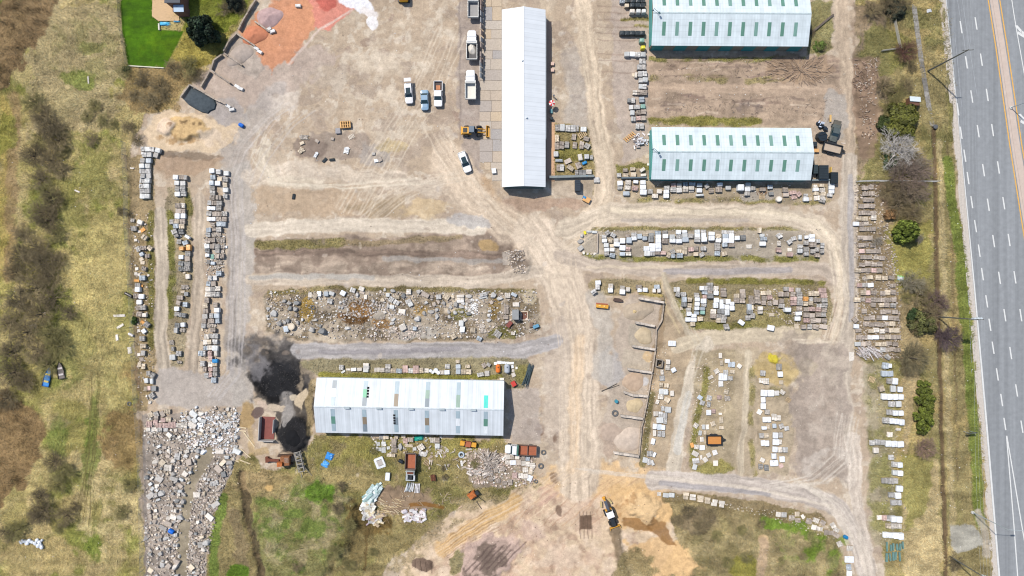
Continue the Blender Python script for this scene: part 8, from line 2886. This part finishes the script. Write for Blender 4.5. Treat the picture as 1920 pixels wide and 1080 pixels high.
stones('rubble', [([(1602, 345), (1648, 345), (1690, 520), (1690, 672), (1604, 672)], 1500, GB, 0), ([(1600, 120), (1645, 120), (1640, 270), (1618, 270)], 150, ((176, 156, 138), (156, 134, 116), (204, 188, 170)), 0), ([(240, 400), (285, 400), (290, 760), (262, 765)], 260, ((222, 206, 186), (206, 196, 186)), 0), ([(380, 600), (410, 600), (408, 700), (372, 690)], 160, GB, 0), ([(382, 430), (424, 430), (420, 520), (384, 520)], 340, GW, 0), ([(1410, 540), (1550, 540), (1550, 610), (1480, 610), (1410, 580)], 420, GB, 0)], .1, .42)
stones('rubble', [([(1100, 430), (1540, 430), (1540, 480), (1100, 480)], 260, GW, 0), ([(1150, 345), (1560, 345), (1560, 378), (1150, 378)], 260, GW + GB, 0), ([(1210, 660), (1265, 640), (1250, 760), (1225, 870), (1205, 870)], 190, ((226, 214, 196), (206, 196, 180)), 0), ([(1300, 670), (1380, 670), (1360, 780), (1300, 880), (1295, 800)], 240, ((226, 214, 196), (210, 190, 170)), 0), ([(1240, 925), (1540, 970), (1580, 1020), (1560, 1010), (1400, 960)], 260, ((220, 206, 186), (200, 190, 176)), 0), ([(1640, 680), (1700, 680), (1700, 1060), (1650, 1060)], 160, GW, 0)], .07, .3)
stones('rubble', [([(500, 664), (565, 660), (572, 740), (485, 745)], 700, ((46, 46, 48), (70, 68, 66), (98, 94, 90)), 0), ([(525, 790), (575, 780), (572, 845), (532, 845)], 350, ((40, 40, 42), (66, 64, 64), (90, 86, 82)), 0)], .03, .16)
stones('litter', [([(0, 0), (240, 300), (240, 1080), (0, 1080)], 60, ((240, 238, 234),), 0), ([(1700, 0), (1780, 0), (1850, 1070), (1760, 1070)], 210, ((240, 240, 238), (226, 216, 196)), 0), ([(480, 60), (940, 60), (1060, 620), (1060, 930), (470, 420)], 420, ((226, 214, 198), (140, 120, 106), (240, 236, 230)), 0), ([(1216, 106), (1600, 106), (1600, 236), (1216, 236)], 90, ((240, 234, 224),), 0), ([(1040, 880), (1300, 880), (1230, 1080), (740, 1080)], 160, ((140, 116, 98), (232, 214, 190)), 0), ([(590, 820), (940, 820), (940, 930), (700, 960), (470, 930)], 130, ((224, 216, 204), (150, 136, 120)), 0), ([(1280, 640), (1590, 640), (1600, 900), (1240, 900)], 190, ((222, 212, 198), (160, 146, 132)), 0)], .06, .22)

# ------------------------------------------------------------------ trees and shrubs
TWIG = tint_mat('twigs', .9, .15, 1.0)
LEAF = tint_mat('leaves', .7, .25, 1.2)
BARK = mat('bark', col(112, 100, 88), .9, noise=.25, scale=3)


def bare_crown(seed, levels=5, spread=.75, n0=7, thick=1.35, upright=.55):
    """unit bare crown: radius about 1, height about 1.2, thousands of fine twigs"""
    r = random.Random(seed)
    mb = MB()

    def grow(p, d, L, rad, lv):
        q = p + d * L
        mb.tube(p, q, rad, rad * .62, 3, tone=r.uniform(.8, 1.2), cap=False)
        if lv == 0:
            return
        k = r.choice((2, 3, 3)) if lv > 1 else 4
        for i in range(k):
            dd = (d + Vector((r.gauss(0, spread), r.gauss(0, spread), r.gauss(.08, spread * .6)))).normalized()
            st = p.lerp(q, r.uniform(.45, 1.0))
            grow(st, dd, L * r.uniform(.62, .86), rad * .6, lv - 1)
    for i in range(n0):
        a = 2 * math.pi * i / n0 + r.uniform(-.4, .4)
        d = Vector((math.cos(a), math.sin(a), upright + r.uniform(0, .6))).normalized()
        grow(Vector((0, 0, .08)), d, r.uniform(.30, .44), .022 * thick, levels)
    return mb.mesh('crown', TWIG)


BARE = [bare_crown(3 + k, 5, .62, 7) for k in range(3)] + [bare_crown(20 + k, 4, .38, 16, .8, .45) for k in range(2)]


def leafy(seed, n, shape, cone=False, leaf=.085):
    r = random.Random(seed)
    lobes = []
    for _ in range(26):
        a, q = r.uniform(0, 6.283), r.random() ** .6 * .82
        lobes.append((q * math.cos(a), q * math.sin(a) , r.uniform(.25, 1.0) * (1.15 - q * .6), r.uniform(.13, .34), r.uniform(.6, 1.25)))
    V, F, T = [], [], []
    for k in range(n):
        lt = 1.0
        if cone:
            z = r.random() ** 1.3
            rad = (1 - z) * .95 + .08
            a = r.uniform(0, 6.283)
            spoke = .72 + .28 * math.sin(a * 7 + z * 18) ** 2
            rr = rad * spoke * r.uniform(.55, 1) ** .5
            p = Vector((rr * math.cos(a), rr * math.sin(a), z * 1.6))
            nrm = Vector((math.cos(a), math.sin(a), .5))
        else:
            lx, ly, lz, lr, lt = r.choice(lobes)
            d = Vector((r.gauss(0, 1), r.gauss(0, 1), r.gauss(.25, 1))).normalized()
            p = Vector((lx, ly, lz)) + d * lr * r.uniform(.75, 1.08)
            nrm = d
        nrm = (nrm + Vector((r.gauss(0, .45), r.gauss(0, .45), r.gauss(0, .45)))).normalized()
        u = nrm.orthogonal().normalized()
        v = nrm.cross(u)
        a = r.uniform(0, 6.28)
        u, v = u * math.cos(a) + v * math.sin(a), v * math.cos(a) - u * math.sin(a)
        s = leaf * r.uniform(.6, 1.3)
        o = len(V)
        V += [p + u * s, p + v * s * .6, p - u * s, p - v * s * .6]
        T += [r.uniform(.5, 1.5) * lt] * 4
        F.append((o, o + 1, o + 2, o + 3))
    me = bpy.data.meshes.new('crown')
    me.from_pydata([tuple(p) for p in V], [], F)
    me.materials.append(LEAF)
    me.attributes.new('tone', 'FLOAT', 'POINT').data.foreach_set('value', np.array(T, np.float32))
    return me


LEAFY = [leafy(5 + k, 3600, 0, leaf=.10) for k in range(4)]
CONE = [leafy(40 + k, 5200, 0, True, .075) for k in range(2)]
_m = MB()
_m.tube((0, 0, -.1), (0, 0, 1), .05, .025, 6)
TRUNK = _m.mesh('trunk', BARK)


def tree(name, label, cat, px, py, r, rgb, kind='bare', hk=1.1, group=None, dense=1):
    """px, py: where the crown stands in the photograph; r: crown radius in pixels"""
    R = r * M
    X, Y, Z = P(px, py, R * hk * .6)
    t = thing(name, label, cat, (X, Y, Z), U01() * 6.28, group)
    tr = link('trunk', TRUNK, t)
    tr.scale = (R * .9, R * .9, R * hk * .7)
    for k in range(dense):
        me = random.choice({'bare': BARE[:3], 'fan': BARE[3:], 'leafy': LEAFY, 'cone': CONE}[kind])
        c = link('crown', me, t, (0, 0, 0), U01() * 6.28)
        q = 1.12 if kind in ('bare', 'fan') else 1.0
        c.scale = (R * q, R * q, R * hk)
        c.color = (*col(*jc(rgb, .06)), 1)
    return t


def trees(group, where, cat, name, look, lst, hk=1.0, dense=2):
    lst = sorted(lst, key=lambda a: a[1])
    for i, a in enumerate(lst):
        x, y, r = a[0], a[1], a[2]
        rgb = a[3] if len(a) > 3 else (122, 108, 94)
        kind = a[4] if len(a) > 4 else random.choice(('bare', 'bare', 'fan'))
        tree(name, '%s, %s from the north %s' % (look, nth(i + 1), where), cat, x, y, r * (1.22 if cat == 'shrub' else 1.08), rgb, kind, hk, group, dense)


BR, DK, OG, GY = (150, 135, 102), (130, 117, 90), (150, 142, 94), (166, 157, 142)
trees('bare shrubs in the western field', 'in the western field', 'shrub', 'bare_shrub', 'bare brown twiggy shrub', [
    (62, 190, 20, OG), (78, 216, 24, BR), (92, 238, 26, DK), (105, 262, 24, BR), (72, 262, 18, OG), (58, 292, 24, DK), (112, 282, 16, OG), (90, 300, 24, BR), (112, 318, 18, BR), (72, 336, 20, DK), (88, 360, 22, OG), (98, 376, 22, DK), (72, 398, 24, BR), (88, 412, 24, DK), (104, 440, 18, OG), (40, 440, 20, BR), (60, 466, 28, BR),
    (36, 482, 24, DK), (76, 496, 30, DK), (104, 488, 20, BR), (92, 518, 22, BR), (24, 510, 20, BR), (60, 540, 30, BR), (30, 566, 28, DK), (94, 560, 24, DK), (126, 586, 16, DK), (70, 590, 28, BR), (12, 606, 22, BR), (44, 624, 26, BR), (92, 626, 28, OG), (110, 650, 24, OG), (66, 660, 26, BR), (18, 660, 24, DK), (86, 684, 22, OG), (20, 700, 28, DK), (44, 716, 22, BR), (8, 748, 24, DK),
    (98, 866, 20, DK), (118, 884, 22, OG), (108, 908, 18, OG), (74, 930, 18, DK), (78, 960, 24, DK), (62, 968, 16, DK), (122, 968, 20, BR), (140, 950, 10, DK), (110, 990, 12, OG), (30, 995, 22, OG), (10, 1000, 18, DK),
    (176, 198, 14, OG), (162, 218, 12, OG), (192, 226, 14, OG), (170, 262, 14, BR), (232, 132, 14, OG), (264, 148, 16, DK), (298, 160, 18, BR), (322, 128, 16, BR), (352, 124, 20, OG), (366, 140, 16, DK), (250, 178, 12, BR), (280, 186, 20, BR), (308, 178, 14, BR), (240, 236, 14, BR), (256, 262, 12, BR), (212, 232, 10, OG), (226, 396, 9, DK), (242, 402, 8, DK), (435, 2, 18, DK), (452, 14, 14, DK), (420, 16, 14, DK), (240, 910, 14, OG), (226, 960, 16, OG)], .7, 2)
trees('bare trees on the eastern verge', 'on the eastern verge', 'tree', 'bare_tree', 'bare grey brown tree', [
    (1700, 96, 24, (130, 96, 84), 'fan'), (1668, 8, 26, DK), (1640, 16, 22, BR), (1690, 6, 22, DK), (1712, 126, 12, DK), (1660, 160, 22, BR), (1682, 172, 20, OG), (1672, 200, 22, OG), (1700, 160, 16, BR), (1690, 276, 38, (198, 192, 184)), (1712, 300, 26, GY), (1728, 314, 28, (156, 138, 126)), (1700, 330, 34, (148, 130, 116)), (1678, 310, 18, GY),
    (1672, 356, 24, BR), (1702, 364, 36, (132, 118, 96)), (1724, 356, 26, (144, 126, 114)), (1690, 386, 26, BR), (1712, 402, 22, BR), (1646, 452, 12, GY), (1725, 448, 10, GY), (1712, 530, 26, (150, 142, 120)), (1728, 552, 24, BR), (1760, 568, 26, (124, 104, 98)), (1740, 556, 18, OG),
    (1748, 588, 26, BR), (1722, 616, 16, BR), (1784, 636, 26, (112, 96, 98)), (1768, 628, 18, (112, 96, 98)), (1716, 672, 36, (140, 130, 100), 'fan'), (1704, 690, 18, BR), (1738, 842, 25, (166, 140, 122), 'fan'), (1792, 1056, 18, DK), (1700, 560, 12, OG)], .95)
trees('bare bushes on the southern mounds', 'on the southern mounds', 'bush', 'bare_bush', 'bare grey bush', [
    (1290, 958, 16, DK), (1272, 975, 12, BR), (1308, 980, 14, BR), (1340, 1000, 12, OG), (1330, 960, 10, BR), (1395, 1040, 14, OG), (1388, 990, 12, OG), (1425, 980, 10, BR), (1460, 1046, 9, OG), (1500, 1040, 10, BR), (1360, 1050, 14, OG), (640, 910, 12, DK), (636, 950, 14, DK), (658, 980, 14, OG), (628, 1030, 16, OG), (560, 1060, 12, BR), (655, 1060, 14, OG), (700, 1035, 10, OG), (835, 895, 8, DK), (832, 878, 7, DK), (700, 845, 10, OG), (890, 870, 10, OG), (1540, 88, 10, BR), (1523, 60, 9, DK)], .7)
EG, YG = (70, 84, 40), (122, 136, 58)
tree('evergreen_tree', 'large dark evergreen tree beside the lawn and the grey house', 'tree', 378, 56, 28, (52, 70, 50), 'leafy', 1.5, None, 3)
tree('evergreen_tree', 'dark evergreen tree at the upper edge above the gravel bays', 'tree', 437, 4, 15, (60, 66, 54), 'leafy', 1.4, None, 2)
tree('evergreen_bush', 'broad yellow green juniper south of the brown hut', 'bush', 1690, 226, 34, (104, 106, 44), 'leafy', .7, None, 2)
tree('evergreen_bush', 'dark juniper at the west side of the broad yellow green one', 'bush', 1664, 232, 18, (62, 74, 34), 'leafy', .8, None, 2)
tree('evergreen_bush', 'dark green bush at the upper edge by the old pavement', 'bush', 1680, 18, 18, (66, 72, 56), 'leafy', .8, None, 2)
tree('evergreen_bush', 'dark green undergrowth beneath the pale grey bare tree', 'bush', 1672, 302, 16, (72, 96, 54), 'leafy', .6, None, 1)
tree('round_tree', 'bright green round tree with a long dark shadow on the verge', 'tree', 1701, 434, 21, YG, 'leafy', 1.9, None, 2)
tree('evergreen_tree', 'dark green evergreen clump around the transformer pole', 'tree', 1732, 605, 25, (94, 96, 54), 'leafy', .8, None, 1)
tree('evergreen_tree', 'smaller dark evergreen west of the transformer pole', 'tree', 1716, 592, 14, (64, 84, 46), 'leafy', .9, None, 2)
for i, (x, y, r) in enumerate(((1735, 728, 14), (1735, 746, 17), (1738, 764, 15), (1733, 784, 18), (1732, 802, 14))):
    tree('juniper', 'yellow green juniper in the short hedge column, %s from the north' % nth(i + 1), 'bush', x, y, r * 1.1, (108, 118, 46), 'leafy', 1.0, 'junipers in a short column', 1)
tree('bush', 'small orange brown dry bush with a dark shadow on the verge', 'bush', 1671, 403, 13, (166, 128, 86), 'leafy', 1.0, None, 2)
tree('bush', 'green bush at the southeast corner of the upper green hall', 'bush', 1537, 85, 12, (108, 128, 58), 'leafy', .6, None, 1)
tree('bush', 'small dark green bush at the western wire fence', 'bush', 251, 601, 8, (74, 100, 44), 'leafy', .8, None, 1)
tree('bush', 'dark green shrub at the north west corner of the lawn', 'bush', 236, 128, 8, (74, 96, 50), 'leafy', .7, None, 1)

# ------------------------------------------------------------------ dry grass: blades over all that is grassy, one mass
def blades(n, name):
    js = RNG.randint(0, NY, n * 14)
    is_ = RNG.randint(0, NX, n * 14)
    ok = (us[is_] > -60) & (us[is_] < 1980) & (vs2[js] > -60) & (vs2[js] < 1140) & (RNG.rand(n * 14) < GR[js, is_] * .9) & (GR[js, is_] > .3)
    js, is_ = js[ok][:n], is_[ok][:n]
    k = len(js)
    px = us[is_] + RNG.uniform(-1.2, 1.2, k)
    py = vs2[js] + RNG.uniform(-1.2, 1.2, k)
    x, y, z = (px - 960) * M, (540 - py) * M, HT[js, is_]
    base = C[js, is_]
    reed = (base[:, 0] > base[:, 1] * 1.45) & (base.sum(1) < .28)
    dirn = vnoise(px, py, 45, 171) * 9 + RNG.normal(0, .7, k)
    L = RNG.uniform(.25, .65, k) * np.where(reed, 1.7, 1.0)
    w = RNG.uniform(.025, .07, k)
    up = RNG.uniform(.08, .42, k) * np.where(reed, 2.4, 1)
    cx, sy = np.cos(dirn), np.sin(dirn)
    v = np.empty((k, 3, 3), np.float32)
    v[:, 0] = np.stack([x - sy * w, y + cx * w, z], 1)
    v[:, 1] = np.stack([x + sy * w, y - cx * w, z], 1)
    v[:, 2] = np.stack([x + cx * L, y + sy * L, z + up], 1)
    tone = RNG.uniform(.6, 1.55, k)[:, None]
    warm = RNG.uniform(-.16, .10, k)[:, None]
    c = np.clip(base * tone * (1 + warm * np.array([[1, .3, -.6]])), .003, .7)
    me = bpy.data.meshes.new(name)
    me.vertices.add(k * 3)
    me.vertices.foreach_set('co', v.ravel())
    me.loops.add(k * 3)
    me.loops.foreach_set('vertex_index', np.arange(k * 3, dtype=np.int32))
    me.polygons.add(k)
    me.polygons.foreach_set('loop_start', np.arange(0, k * 3, 3, dtype=np.int32))
    me.polygons.foreach_set('loop_total', np.full(k, 3, np.int32))
    cc = np.ones((k, 3, 4), np.float32)
    cc[:, :, :3] = c[:, None, :]
    me.attributes.new('tint', 'FLOAT_COLOR', 'POINT').data.foreach_set('color', cc.ravel())
    me.attributes.new('tone', 'FLOAT', 'POINT').data.foreach_set('value', np.ones(k * 3, np.float32))
    me.materials.append(tint_mat('grass_blade', .9, .05, 1, use_obj=False, spec=.1))
    me.update()
    return stuff(link(name, me))


blades(330000, 'grass')
